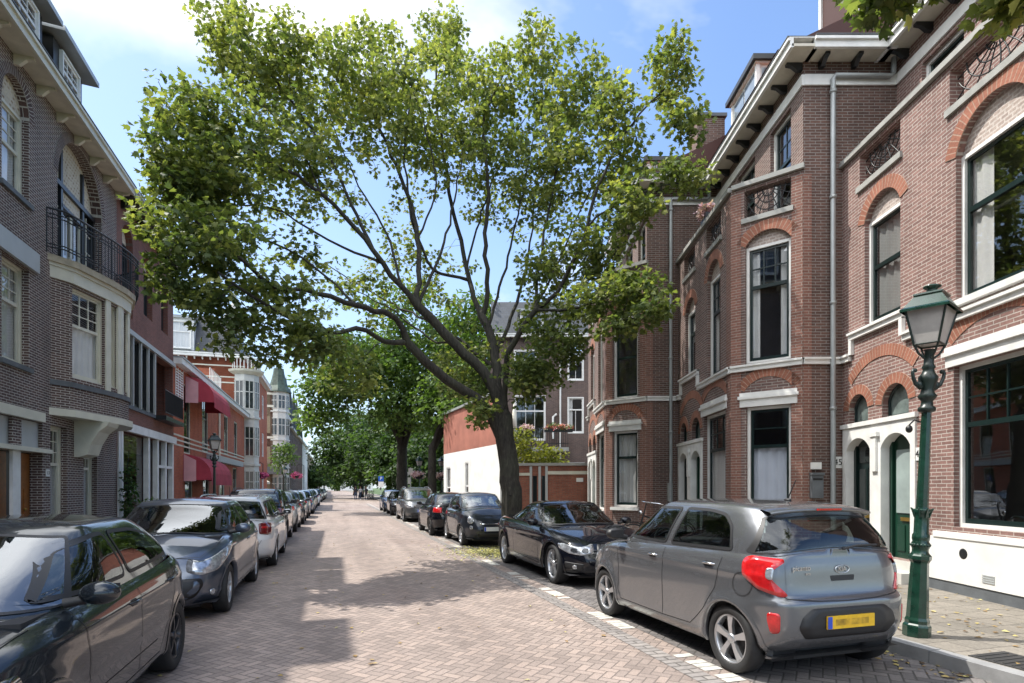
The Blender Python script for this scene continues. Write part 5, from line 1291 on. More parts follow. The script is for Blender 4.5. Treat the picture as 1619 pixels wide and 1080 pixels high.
mb_ = g.build('letter_box', [M['blue_stone'], M['black_iron']], houseB); g = MB(); fp.box(g, .13, .33, .0, .05, 1.97, 2.10); g.build('name_plate', M['white_paint'], houseB)
g = MB(); fr = Fr((0, 0), (7, 0)); g.lathe([(.055, 0), (.075, .0), (.075, .02), (.055, .02)], 16, c=fr.p(3.02, .037, .70), axis='y'); g.lathe([(.001, -.001), (.056, .002)], 16, c=fr.p(3.02, .04, .70), axis='y')
g.build('vent', M['black_iron'], houseA)
g = MB(); 
for i in range(4): fr.box(g, 3.35, 3.55, .03, .045, .36+i*.03, .375+i*.03)
g.build('vent_grille', M['grey_paint'], houseA)
g = MB(); g.tube([fr.p(2.16, .0, 2.62), fr.p(2.16, .12, 2.66), fr.p(2.16, .2, 2.58)], .012, 6); g.sphere(fr.p(2.16, .2, 2.52), (.05, .05, .06), 10, 7); g.build('wall_lamp', M['black_iron'], houseA)
# gas pipe, meter box on house C
fp = Fr((4.70, .97), (4.70, 2.9)); g = MB(); fp.box(g, .55, .68, 0, .1, 1.25, 1.75); g.build('meter_box', M['stone'], houseC)
# ================================================================== LEFT-HAND SIDE OF THE STREET
LR = -6.2; LANG = STREET_ANG+R(90)
def left_root(name, label, s0, r=LR): return thing(name, label, 'house', st(r, s0, 0), LANG)
def backbox(root, L, z, m='b_dark', dep=9.0, y0=.0):
    g = MB(); g.quad((L, y0, 0), (L, dep, 0), (L, dep, z), (L, y0, z), [(0, 0), (dep, 0), (dep, z), (0, z)]); g.quad((0, dep, 0), (0, y0, 0), (0, y0, z), (0, dep, z), [(0, 0), (dep, 0), (dep, z), (0, z)])
    g.quad((L, dep, 0), (0, dep, 0), (0, dep, z), (L, dep, z), [(0, 0), (L, 0), (L, z), (0, z)]); g.build('side_wall', M[m], root)
    g = MB(); g.quad((.1, 2.8, .2), (L-.1, 2.8, .2), (L-.1, 2.8, z-.1), (.1, 2.8, z-.1)); g.build('inner_walls', M['room'], root)
def floors(root, L, zs, y0=.25):
    for z in zs:
        g = MB(); g.add([(.05, y0, z), (L-.05, y0, z), (L-.05, 2.8, z), (.05, 2.8, z)], [(0, 1, 2, 3)]); g.build('storey_floor', M['room'], root)
def mansard(root, x0, x1, z0, z1, y0=.3, y1=1.7, m='slate'):
    g = MB(); g.quad((x0, y0, z0), (x1, y0, z0), (x1, y1, z1), (x0, y1, z1), [(x0, 0), (x1, 0), (x1, z1-z0), (x0, z1-z0)]); g.quad((x0, y1, z1), (x1, y1, z1), (x1, 9, z1+.2), (x0, 9, z1+.2))
    g.add([(x1, y0, z0), (x1, 9, z0), (x1, 9, z1+.2), (x1, y1, z1)], [(0, 1, 2, 3)], [[(0, 0), (9, 0), (9, z1-z0), (1, z1-z0)]]); g.add([(x0, y0, z0), (x0, 9, z0), (x0, 9, z1+.2), (x0, y1, z1)], [(3, 2, 1, 0)], [[(0, 0), (9, 0), (9, z1-z0), (1, z1-z0)]])
    return g.build('roof', M[m], root)
def left_dormer(root, x0, x1, z0=10.55, z1=12.2):
    g = MB(); g.box(((x0+x1)/2, 1.0, (z0+z1)/2), (x1-x0, 1.8, z1-z0)); d = g.build('dormer', M['black_wood'], root)
    g = MB(); V = [(x0-.22, -.22, z1+.02), (x1+.22, -.22, z1+.02), (x1+.22, 2.2, z1+.2), (x0-.22, 2.2, z1+.2)]; g.add(V+[(x, y, z+.12) for x, y, z in V], [(3, 2, 1, 0), (4, 5, 6, 7), (0, 1, 5, 4), (1, 2, 6, 5), (2, 3, 7, 6), (3, 0, 4, 7)]); g.build('dormer_roof', M['zinc'], d)
    fr = Fr((x0, .08), (x1, .08)); win(d, fr, .3, x1-x0-.3, z0+.45, z1-.1, casing='white_paint', sash='white_paint', grid=(3, 2), low=(3, 1), setb=-.03)
# ---- building one: plum brick with pale joints, round oriel and balcony
S1 = 8.0; L1 = left_root('brick_house', 'dark plum brick house on the left with a round oriel under an iron balcony', S1)
f = Fr((0, 0), (11.95, 0)); X = lambda s: s-S1
cols_ = [1.0, 3.2]
ops = []; ws = []
for a in (X(13.72), X(11.9), X(9.3)):
    ws += [dict(a=a, b=a+1.06, c=7.62, d=9.38, rise=.56, tymp='tile_tympan', mid=.55, grid=(3, 3), curt='full'), dict(a=a, b=a+1.06, c=4.15, d=6.22, mid=.62, grid=(3, 3), curt='full')]
gw = [dict(a=X(15.75), b=X(16.62), c=.75, d=3.06, mid=.62, grid=(4, 3), curt='lower'), dict(a=X(17.58), b=X(18.48), c=.75, d=2.98, mid=.62, grid=(4, 3), curt='lower'), dict(a=X(9.0), b=X(10.6), c=.75, d=3.0, grid=(3, 3))]
for w in ws+gw: ops.append((w['a'], w['b'], w['c'], w['d'], w.get('rise', 0)))
ops.append((X(16.1), X(18.8), 6.98, 9.0, 1.24)); ops.append((X(11.6), X(15.38), .14, 3.05, 0)); ops.append((X(14.82)-.0001, X(14.82), .14, .15, 0))
g = MB(); wall(g, f, 0, f.L, .12, 10.40, ops[:-1], rev=.24); g.build('wall', M['b_left'], L1)
for w in ws+gw: win(L1, f, w['a'], w['b'], w['c'], w['d'], w.get('rise', 0), casing='cream_paint', sash='cream_paint', mid=w.get('mid', .6), grid=w['grid'], curtain=w.get('curt'), tymp=w.get('tymp'), setb=.16)
for w in ws:
    if w.get('rise'): archband(L1, f, w['a'], w['b'], w['d'], w['rise'], .2, 'b_left_arch', name='brick_arch'); slab(L1, 'window_sill', f, w['a']-.08, w['b']+.08, -.1, .06, w['c']-.1, w['c']-.003, 'blue_stone')
    else: slab(L1, 'lintel', f, w['a']-.25, w['b']+.28, -.05, .08, w['d']+.03, w['d']+.45, 'grey_paint'); slab(L1, 'window_sill', f, w['a']-.08, w['b']+.08, -.1, .06, w['c']-.1, w['c']-.003, 'blue_stone')
# arched balcony door: cream lattice head, dark frame
A0, A1 = X(16.1), X(18.8); g = MB(); Pz = 9.0
for x in (A0+.03, A0+.72, A1-.72, A1-.03): f.box(g, x-.05, x+.05, -.30, -.18, 6.98, Pz+(.9 if A0+.1 < x < A1-.1 else .02))
f.box(g, A0, A1, -.30, -.16, Pz-.06, Pz+.06); f.box(g, A0+.72, A1-.72, -.30, -.17, 8.5, 8.58)
w = g.build('window', M['black_wood'], L1, label='arched balcony door with dark posts and cream lattice head')
g = MB(); f.box(g, A0+.80, A1-.80, -.29, -.22, 6.98, 7.06); 
for x in (A0+.82, (A0+A1)/2-.03, (A0+A1)/2+.03, A1-.82): f.box(g, x-.03, x+.03, -.28, -.22, 7.06, 8.48)
for i in range(1, 4): 
    for a, b in ((A0+.12, A0+.65), (A1-.65, A1-.12)): f.box(g, a, b, -.28, -.235, 7.0+i*.48, 7.03+i*.48)
for a in (A0+.38, A1-.38): f.box(g, a-.015, a+.015, -.28, -.234, 7.0, 8.9)
g.build('glazing_bars', M['cream_paint'], w)
q = MB(); q.quad(f.p(A0+.05, -.26, 7.0), f.p(A1-.05, -.26, 7.0), f.p(A1-.05, -.26, 8.5), f.p(A0+.05, -.26, 8.5)); q.build('pane', M['glass'], w)
q = MB(); AA = arc(A0, A1, 9.0, 1.24, 20); P = [f.p(x, -.24, z) for x, z in AA]; q.add(P, [tuple(range(len(P)))[::-1]], [[(x, z) for x, z in AA][::-1]]); q.build('tympanum', M['tile_tympan'], w)
q = MB(); f.box(q, A0+.8, A1-.8, -.25, -.235, 8.6, 8.94, True); q.build('lattice_panel', M['tile_tympan'], w)
archband(L1, f, A0, A1, 9.0, 1.24, .24, 'b_left_arch')
q = MB(); q.quad(f.p(A0+.8, -.5, 7.0), f.p(A1-.8, -.5, 7.0), f.p(A1-.8, -.52, 8.5), f.p(A0+.8, -.52, 8.5)); q.build('curtain', M['curtain'], w)
# oriel
OP = [(X(15.78), 0), (X(16.12), .26), (X(17.27), .60), (X(17.87), .73), (X(18.47), .75), (X(19.35), .45), (X(19.8), 0)]
def orun(root, name, z0, z1, dz, mm, pts=OP, uv=False, cap=True):
    g = MB(); n = len(pts); P = [(x, -(d+(dz if d > 0 else 0))) for x, d in pts]
    P[0] = (P[0][0]-dz, 0); P[-1] = (P[-1][0]+dz, 0); 
    u = 0
    for i in range(n-1):
        l = math.dist(P[i], P[i+1]); g.quad((*P[i], z0), (*P[i+1], z0), (*P[i+1], z1), (*P[i], z1), [(u, z0), (u+l, z0), (u+l, z1), (u, z1)]); u += l
    if cap: g.add([(*p, z1) for p in P], [tuple(range(n))]); g.add([(*p, z0) for p in P], [tuple(range(n))[::-1]])
    return g.build(name, M[mm], root)
ow = {1: (.04, 1.14, 4.22, 6.36), 2: (.14, .52, 4.22, 6.36), 3: (.12, .50, 4.22, 6.36)}
g = MB()
for i in range(6):
    fr = Fr((OP[i][0], -OP[i][1]), (OP[i+1][0], -OP[i+1][1])); op = [(*ow[i], 0)] if i in ow else []
    wall(g, fr, 0, fr.L, 3.44, 6.42, op, uo=i*1.7, rev=.2)
    if op: win(L1, fr, *ow[i], casing='cream_paint', sash='cream_paint', mid=.60, grid=(3, 3) if i == 1 else (2, 3), curtain='lower', setb=.10, glass='glass_old')
g.build('oriel_wall', M['b_left'], L1)
for i, a in ((2, .06), (2, .58), (3, .06), (3, .55), (4, .08)):
    fr = Fr((OP[i][0], -OP[i][1]), (OP[i+1][0], -OP[i+1][1])); slab(L1, 'oriel_pier', fr, a-.10, min(a+.10, fr.L), -.03, .03, 4.1, 6.43, 'cream_paint')
orun(L1, 'oriel_sill', 3.98, 4.10, .05, 'blue_stone'); orun(L1, 'oriel_base', 3.28, 3.445, .10, 'cream_paint'); orun(L1, 'oriel_cornice', 6.425, 6.70, .06, 'cream_paint'); orun(L1, 'balcony_floor', 6.70, 6.78, .10, 'cream_paint'); orun(L1, 'balcony_slab', 6.78, 6.93, .17, 'sandstone')
g = MB()          # quarter-round bracket under the oriel
prof = [(0, 3.28), (.75, 3.28), (.70, 3.18), (.52, 3.02), (.36, 2.72), (.28, 2.45), (.10, 2.38), (0, 2.38)]
x0, x1 = X(17.0), X(17.75); n = len(prof); V = [(x, -y, z) for x in (x0, x1) for y, z in prof]
g.add(V, [tuple(range(n))[::-1], tuple(range(n, 2*n))]+[(i, (i+1) % n, n+(i+1) % n, n+i) for i in range(n)]); g.build('oriel_bracket', M['cream_paint'], L1)
# iron balcony rail
RP = [(X(15.55), 0), (X(15.7), .30), (X(16.1), .46), (X(17.25), .80), (X(17.9), .93), (X(18.55), .96), (X(19.45), .62), (X(19.9), .12), (X(19.9), 0)]
def along(P, step):
    out = []
    for i in range(len(P)-1):
        a = Vector(P[i]); b = Vector(P[i+1]); m = max(1, round((b-a).length/step))
        for j in range(m): out.append(a.lerp(b, j/m))
    out.append(Vector(P[-1])); return out
g = MB(); pr = [(x, -d) for x, d in RP]
for z in (7.05, 7.12, 7.72, 7.80, 7.92): g.tube([(x, y, z) for x, y in pr], .016 if z < 7.9 else .026, 5)
for i, p in enumerate(along(pr, .115)): g.tube([(p.x, p.y, 6.93), (p.x, p.y, 7.92)], .010 if i % 8 else .02, 4)
g.build('balcony_rail', M['black_iron'], L1)
# entrance recess: lintel bars, grey panels, white column, orange doors
slab(L1, 'lintel', f, X(11.4), X(15.3), -.05, .09, 3.06, 3.26, 'cream_paint'); slab(L1, 'canopy_bar', f, X(11.4), X(15.55), -.3, .12, 2.38, 2.47, 'cream_paint')
slab(L1, 'fanlight_panel', f, X(11.6), X(15.38), -.12, -.08, 2.47, 3.05, 'grey_paint')
slab(L1, 'entrance_column', f, X(14.13), X(14.44), -.06, .0, .14, 2.38, 'white_paint'); slab(L1, 'brick_pier', f, X(14.12), X(14.44), -.07, .012, 2.472, 3.045, 'b_left', True)
slab(L1, 'entrance_recess', f, X(11.6), X(15.38), -.34, -.30, .14, 2.38, 'black_wood')
for a, b in ((13.5, 14.42), (15.0, 15.37)):
    g = MB(); f.box(g, X(a), X(b), -.29, -.24, .2, 2.36)
    for z in (.35, 1.05): f.box(g, X(a)+.1, X(b)-.1, -.24, -.225, z, z+.55)
    d_ = g.build('front_door', M['orange_wood'], L1); g = MB(); g.sphere(f.p(X(a)+.1, -.2, 1.15), .03, 8, 6); g.build('door_knob', M['brass'], d_)
slab(L1, 'doorstep', f, X(11.5), X(15.4), -.29, .18, .12, .22, 'blue_stone')
slab(L1, 'plinth', f, X(15.42), X(19.9), -.02, .03, .12, .5, 'blue_stone')
plaque(L1, f, X(15.6), 1.95, '13', .16, .16)
cornice(L1, f, 0, 11.95, 10.36, over=.45, h=.24, face='cream_paint', br='soffit', step=.95, bh=.2)
mansard(L1, 0, 11.95, 10.5, 12.3, .1, .9)
for a, b in ((9.7, 11.1), (13.85, 15.6), (16.15, 17.75)): left_dormer(L1, X(a), X(b))
backbox(L1, 11.95, 10.5); floors(L1, 11.95, (.15, 3.6, 6.95, 10.45))
# ---- the house nearer than building one (seen only in reflections and as shade)
L0 = left_root('brick_house', 'plum brick house at the near end of the left row, mostly out of view', -8)
f = Fr((0, 0), (15.95, 0)); ws = [dict(a=a, b=a+1.2, c=z, d=z+2.0) for a in (1, 3.6, 6.2, 8.8, 11.4, 13.6) for z in (.9, 4.2, 7.6)]
g = MB(); wall(g, f, 0, f.L, .12, 10.40, [(w['a'], w['b'], w['c'], w['d'], 0) for w in ws]); g.build('wall', M['b_left'], L0)
for w in ws: win(L0, f, w['a'], w['b'], w['c'], w['d'], casing='cream_paint', sash='cream_paint', curtain='full')
cornice(L0, f, 0, 15.95, 10.36, over=.45, h=.24, face='cream_paint', br='soffit', step=.95, bh=.2); mansard(L0, 0, 15.95, 10.5, 12.3, .1, .9)
for a in (3.5, 8.0, 12.5): left_dormer(L0, a, a+1.9)
backbox(L0, 15.95, 10.5)
# ---- building two: plain red brown infill with long dark window band and shop
S2 = 19.95; L2 = left_root('brick_house', 'red brown brick house with a long dark window band above a white shop front', S2)
X = lambda s: s-S2; f = Fr((0, 0), (6.33, 0))
ws = [dict(a=X(20.42), b=X(21.4), c=7.0, d=9.3, rise=.5, tymp='tile_tympan'), dict(a=X(22.5), b=X(23.5), c=7.5, d=9.2, rise=.4, tymp='tile_tympan'), dict(a=X(24.6), b=X(25.5), c=7.5, d=9.2)]
ops = [(w['a'], w['b'], w['c'], w['d'], w.get('rise', 0)) for w in ws]+[(X(20.5), X(26.2), 4.22, 6.42, 0), (X(20.15), X(26.15), .14, 3.35, 0)]
g = MB(); wall(g, f, 0, f.L, .12, 10.36, ops, rev=.3); g.build('wall', M['b_infill'], L2)
for w in ws: win(L2, f, w['a'], w['b'], w['c'], w['d'], w.get('rise', 0), casing='black_wood', sash='black_wood', grid=(2, 2), curtain='lower', tymp=w.get('tymp'), setb=.2)
slab(L2, 'steel_lintel', f, X(20.4), X(26.3), -.1, .10, 6.43, 6.58, 'grey_paint')
for i, a in enumerate((20.5, 21.3, 22.1, 22.9)): win(L2, f, X(a), X(a)+.72, 4.22, 6.42, casing='black_wood', sash='black_wood', midglass=False, setb=.03, glass='glass')
for a in (21.26, 22.06, 22.86, 23.64): slab(L2, 'mullion', f, X(a)-.04, X(a)+.04, -.06, .07, 4.22, 6.43, 'grey_paint')
slab(L2, 'loggia_back', f, X(23.7), X(26.2), -1.3, -1.24, 4.22, 6.42, 'b_infill', True)
g = MB()
for z in (4.35, 5.15): g.tube([f.p(X(23.7), .35, z), f.p(X(26.25), .35, z)], .02, 5)

for i in range(26): g.tube([f.p(X(23.75)+i*.1, .35, 4.35), f.p(X(23.75)+i*.1, .35, 5.15)], .012, 4)
g.build('loggia_rail', M['black_iron'], L2)
slab(L2, 'loggia_floor', f, X(23.65), X(26.28), -1.25, .40, 4.06, 4.215, 'black_wood'); slab(L2, 'window_sill', f, X(20.4), X(23.65), -.1, .07, 4.1, 4.215, 'blue_stone')
slab(L2, 'fascia', f, X(20.0), X(26.3), -.05, .12, 3.36, 3.62, 'white_paint')
for a in (20.1, 20.32, 22.98, 24.05, 25.1, 26.1): slab(L2, 'shop_post', f, X(a)-.09, X(a)+.09, -.12, .04, .14, 3.358, 'white_paint')
slab(L2, 'transom', f, X(24.1), X(26.1), -.1, .03, 2.35, 2.45, 'white_paint'); slab(L2, 'shop_slats', f, X(20.42), X(22.9), -.25, -.18, 2.75, 3.34, 'brown_wood')
for a, b in ((20.42, 22.9), (23.06, 23.98), (24.14, 25.02), (25.18, 26.02)):
    q = MB(); q.quad(f.p(X(a), -.14, .25), f.p(X(b), -.14, .25), f.p(X(b), -.14, 3.3), f.p(X(a), -.14, 3.3)); q.build('shop_pane', M['glass'], L2)
for a, b in ((24.2, 24.95), (25.25, 25.95)): slab(L2, 'shop_door', f, X(a), X(b), -.24, -.18, .14, 2.34, 'brown_wood')
slab(L2, 'shop_riser', f, X(20.2), X(26.1), -.12, .02, .12, .35, 'blue_stone')
cornice(L2, f, 0, 6.33, 10.32, over=.5, h=.22, face='grey_paint', br='black_wood', soff='black_wood'); mansard(L2, -.02, 6.33, 10.5, 12.9, .2, 1.2)
g = MB(); g.quad((.4, .50, 11.3), (1.5, .50, 11.3), (1.5, 1.0, 12.5), (.4, 1.0, 12.5)); g.build('roof_light', M['sky_glass'], L2)
backbox(L2, 6.33, 10.5, 'b_infill'); floors(L2, 6.33, (.15, 3.6, 6.9))
plaque(L2, f, X(20.0)+.02, 3.9, '15', .14, .14)
# ---- building three: low bright red house with two awnings and white roof terrace
S3 = 26.3; L3 = left_root('red_house', 'low bright red brick house with two crimson awnings and a white roof terrace rail', S3)
X = lambda s: s-S3; f = Fr((0, 0), (19.4, 0))
ws = [dict(a=X(28.0), b=X(29.2), c=3.1, d=6.1), dict(a=X(31.6), b=X(33.0), c=3.4, d=6.1), dict(a=X(37.5), b=X(38.8), c=3.6, d=5.9), dict(a=X(28.2), b=X(29.6), c=.2, d=2.9), dict(a=X(31.8), b=X(33.2), c=.8, d=2.9), dict(a=X(36.2), b=X(37.6), c=.8, d=2.9), dict(a=X(40.5), b=X(42.0), c=.9, d=2.9), dict(a=X(41.0), b=X(42.3), c=3.6, d=5.9)]
g = MB(); wall(g, f, 0, f.L, .12, 6.85, [(w['a'], w['b'], w['c'], w['d'], 0) for w in ws]); g.build('wall', M['b_red'], L3)
for w in ws: win(L3, f, w['a'], w['b'], w['c'], w['d'], casing='cream_paint', sash='dark_green', grid=(2, 1), curtain='lower' if w['c'] > 3.2 else None, setb=.05)
for z in (3.35, 3.55, 3.75): slab(L3, 'pale_band', f, 0, f.L, -.02, .015, z, z+.07, 'cream_paint')
slab(L3, 'roof_gutter', f, 0, 19.5, -.1, .32, 6.62, 6.85, 'white_paint'); slab(L3, 'roof_edge', f, 0, 19.5, -.1, .36, 6.85, 6.92, 'zinc')
slab(L3, 'shopfront_beam', f, X(32.6), X(42.5), -.05, .35, 3.0, 3.3, 'grey_paint')
g = MB()
for i in range(14): f.box(g, X(26.5), X(27.7), .02, .04, 5.0+i*.11, 5.05+i*.11)
for a in (26.5, 26.9, 27.3, 27.68): f.box(g, X(a), X(a)+.04, .02, .045, 5.0, 6.55)
g.build('lattice', M['white_paint'], L3)
g = MB()
for z in (7.15, 7.75): g.tube([f.p(6.6, .1, z), f.p(9.6, .1, z)], .03, 4)
for i in range(9): g.tube([f.p(6.6+i*.37, .1, 6.92), f.p(6.6+i*.37, .1, 7.75)], .022, 4)
g.build('terrace_rail', M['white_paint'], L3)
def awning(root, fr, a0, a1, z0, z1, out, ribs=8, label=None):
    g = MB(); n = ribs
    prof = [(0, z1)]+[(out*math.sin(math.pi/2*i/n), z0+(z1-z0)*math.cos(math.pi/2*i/n)**.8) for i in range(1, n)]+[(out, z0)]
    for i in range(n): g.quad(fr.p(a0, prof[i+1][0], prof[i+1][1]), fr.p(a1, prof[i+1][0], prof[i+1][1]), fr.p(a1, prof[i][0], prof[i][1]), fr.p(a0, prof[i][0], prof[i][1]))
    for a in (a0, a1): g.add([fr.p(a, d, z) for d, z in prof]+[fr.p(a, 0, z0)], [tuple(range(n+2)) if a == a0 else tuple(range(n+2))[::-1]], None, 0)
    g.quad(fr.p(a0, out, z0-.22), fr.p(a1, out, z0-.22), fr.p(a1, out, z0), fr.p(a0, out, z0))
    o = g.build('awning', M['canvas_red'], root, label=label)
    g = MB(); g.quad(fr.p(a0-.01, 0.02, z0-.05), fr.p(a0-.01, .45*out, z0-.05), fr.p(a0-.01, .45*out, z1-.25), fr.p(a0-.01, .02, z1)); g.build('awning_stripe', M['canvas_pale'], o)
awning(L3, f, X(28.2), X(32.3), 5.35, 6.45, 1.15, label='upper crimson awning'); awning(L3, f, X(27.9), X(33.0), 1.95, 3.05, 1.1, label='lower crimson awning, faded at its end')
pipe(L3, [f.p(X(35.6), .08, .12), f.p(X(35.6), .08, 6.6)], .05, 'cream_paint')
slab(L3, 'terrace_floor', f, 0, 19.4, -9, 0, 6.8, 6.9, 'zinc')
backbox(L3, 19.4, 6.85, 'b_red'); floors(L3, 19.4, (.15, 3.3))
# ---- building four: tall red brick with slate mansard and white stacked bay at its corner
S4 = 45.8; L4 = left_root('red_house', 'tall red brick house with slate mansard and a white rounded corner bay', S4)
f = Fr((0, 0), (14.2, 0)); fs = Fr((0, 9), (0, 0))
ws = [dict(a=a, b=a+1.3, c=c, d=c+2.1) for a in (3.2, 6.6, 10.2) for c in (.9, 4.4, 7.8)]
g = MB(); wall(g, f, 0, f.L, .12, 10.9, [(w['a'], w['b'], w['c'], w['d'], 0) for w in ws]); g.build('wall', M['b_red'], L4)
for w in ws: win(L4, f, w['a'], w['b'], w['c'], w['d'], grid=(2, 2), sash='white_paint', setb=.05)
g = MB(); sw = [(5.55, 7.0, 7.45, 10.1, 0), (2.2, 3.4, 7.6, 9.6, 0)]; wall(g, fs, 0, 9, .12, 10.9, sw, uo=20); g.build('side_wall', M['b_red'], L4)
for a, b, c, d, _ in sw: win(L4, fs, a, b, c, d, grid=(2, 2), sash='white_paint', curtain='full', setb=.04)
for z in (7.3, 9.1, 9.5, 10.3): slab(L4, 'pale_band', fs, 0, 9.0, -.02, .02, z, z+.09, 'cream_paint')
cornice(L4, fs, 0, 9, 10.9, over=.35, h=.3, soff='white_paint', br='white_paint', step=.5, bh=.2); cornice(L4, f, 0, 14.2, 10.9, over=.35, h=.3, soff='white_paint', br='white_paint', step=.5, bh=.2)
g = MB(); g.quad((0, 8.9, 11.1), (0, .2, 11.1), (1.0, 1.2, 14.0), (1.0, 8.9, 14.0), [(0, 0), (9, 0), (8, 3), (0, 3)]); g.quad((0, .2, 11.1), (14, .2, 11.1), (13, 1.2, 14), (1, 1.2, 14), [(0, 0), (14, 0), (13, 3), (1, 3)]); g.quad((1, 1.2, 14), (13, 1.2, 14), (13, 9, 14), (1, 9, 14)); g.build('roof', M['slate'], L4)
fd = Fr((-.02, 6), (-.02, 0)); g = MB(); fd.box(g, .9, 2.7, -1.4, .0, 11.15, 13.5); d_ = g.build('dormer', M['white_paint'], L4); win(d_, fd, 1.05, 2.55, 11.35, 13.3, sash='white_paint', grid=(2, 1), setb=-.1, curtain='full'); slab(d_, 'dormer_roof', fd, .75, 2.85, -1.4, .18, 13.5, 13.65, 'zinc')
def turret(root, c, rad, zs, wz, m='off_white', n=14, roof=None, winm=True):
    g = MB(); prof = [(rad, zs[0])]
    for i, z in enumerate(zs[1:-1]): prof += [(rad, z-.12), (rad+.10, z-.10), (rad+.10, z+.05), (rad, z+.07)]
    prof += [(rad, zs[-1])]; g.lathe(prof, n, c=(*c, 0), smooth=False); b = g.build('bay', M[m], root)
    for (z0, z1) in wz:
        for k in range(n):
            a0 = 2*math.pi*k/n+.06; a1 = 2*math.pi*(k+1)/n-.06; q = MB(); rr = rad*math.cos(math.pi/n)+.015
            am = 2*math.pi*(k+.5)/n; w_ = rad*math.sin(math.pi/n)*.86; cx, cy = c[0]+rr*math.cos(am), c[1]+rr*math.sin(am); tx, ty = -math.sin(am), math.cos(am)
            fr = Fr((cx+tx*(-w_), cy+ty*(-w_)), (cx+tx*w_, cy+ty*w_)); 
            q.quad(fr.p(0, 0, z0), fr.p(2*w_, 0, z0), fr.p(2*w_, 0, z1), fr.p(0, 0, z1)); p_ = q.build('bay_window', M['dark_pane'], b)
            h = MB(); 
            for a in (-.02, w_-.02, 2*w_-.03): fr.box(h, a, a+.05, 0, .03, z0, z1)
            for z in (z0, z0+(z1-z0)*.6, z1): fr.box(h, 0, 2*w_, 0, .03, z-.03, z+.03)
            h.build('bay_window_frame', M['off_white'], p_)
    return b
M['dark_pane'] = mat('far_window_pane', (.03, .035, .04), .08, var=.4, coat=.5)
turret(L4, (.45, .0), .88, [.12, 3.3, 6.7, 9.75], [(.9, 2.8), (3.9, 6.0), (7.3, 9.3)], n=8)
g = MB(); g.lathe([(.88, 9.75), (1.2, 9.95), (1.25, 10.1), (.9, 10.12)], 12, c=(.45, 0, 0), smooth=False); g.build('bay_cornice', M['cream_paint'], L4)
g = MB()
for i in range(24): a = 2*math.pi*i/24; g.tube([(.45+.95*math.cos(a), .95*math.sin(a), 10.1), (.45+.95*math.cos(a), .95*math.sin(a), 10.9)], .035, 4)
g.lathe([(.9, 10.88), (1.0, 10.88), (1.0, 10.97), (.9, 10.97)], 24, c=(.45, 0, 0)); g.build('bay_rail', M['white_paint'], L4)
g = MB(); g.lathe([(.55, 13), (.62, 14.2), (.8, 14.4), (.62, 14.7), (.34, 15.3), (.1, 15.7), (.05, 16.4), (.001, 16.5)], 12, c=(2.2, 1.0, 0)); g.build('roof_turret', M['stone'], L4)
backbox(L4, 14.2, 10.9, 'b_red', y0=.01); floors(L4, 14.2, (.15, 3.6, 7.0))
# ---- building five: brick corner house with white turret and green bell roof
L5 = left_root('corner_house', 'brick corner house with white turret under a green bell shaped roof', 70.0)
f = Fr((0, 0), (8, 0)); fs = Fr((0, 5), (0, 0))
def plain(root, fr, L, z, m, cols, rows, w=1.1, h=1.9, uo=0, z0=.9, st_=3.4, nm='wall'):
    g = MB(); ops = []
    for i in range(cols):
        a = L*(i+.5)/cols-w/2
        for j in range(rows): ops.append((a, a+w, z0+j*st_, z0+j*st_+h, 0))
    wall(g, fr, 0, L, .12, z, ops, uo=uo); g.build(nm, M[m], root)
    for (a, b, c, d, _) in ops:
        g = MB(); fr.box(g, a, b, -.12, -.10, c, d); q = g.build('window', M['dark_pane'], root)
        g = MB()
        for x in (a+.04, (a+b)/2, b-.04): fr.box(g, x-.035, x+.035, -.10, -.06, c, d)
        for zz in (c+.04, c+(d-c)*.6, d-.04): fr.box(g, a, b, -.10, -.055, zz-.035, zz+.035)
        g.build('window_frame', M['white_paint'], q)
plain(L5, f, 8, 12.2, 'b_tan', 3, 3); plain(L5, fs, 5, 12.2, 'b_infill', 2, 3, uo=11, nm='side_wall')
for z in (3.7, 7.1, 10.6, 12.0): slab(L5, 'pale_band', fs, 0, 5, -.02, .05, z, z+.25, 'cream_paint')
g = MB()
for a, b, z in ((0.0, 5, 12.5), (.7, 4.3, 13.0), (1.5, 3.5, 13.7)): fs.box(g, a, b, -.4, .02, 12.2 if z < 12.6 else z-.55, z, True)
g.build('stepped_gable', M['b_infill'], L5)
turret(L5, (.9, -.1), 1.12, [.12, 3.9, 7.0, 10.2, 12.4], [(1.0, 2.8), (4.3, 6.3), (7.5, 9.4), (10.5, 12.0)], n=8)
g = MB(); g.lathe([(1.40, 12.35), (1.36, 12.5), (1.0, 13.1), (.76, 13.9), (.60, 14.6), (.55, 15.0), (.55, 15.1), (.001, 15.12)], 8, c=(.9, -.1, 0), smooth=False); g.build('turret_roof', M['copper'] if 'copper' in M else mat('green_copper', (.07, .12, .09), .6, var=.4), L5)
g = MB(); fs.box(g, 1.5, 5.6, -.1, 1.6, 3.1, 3.9); g.build('canopy', M['blue_stone'], L5)
backbox(L5, 8, 12.2, 'b_tan', 5, .01)
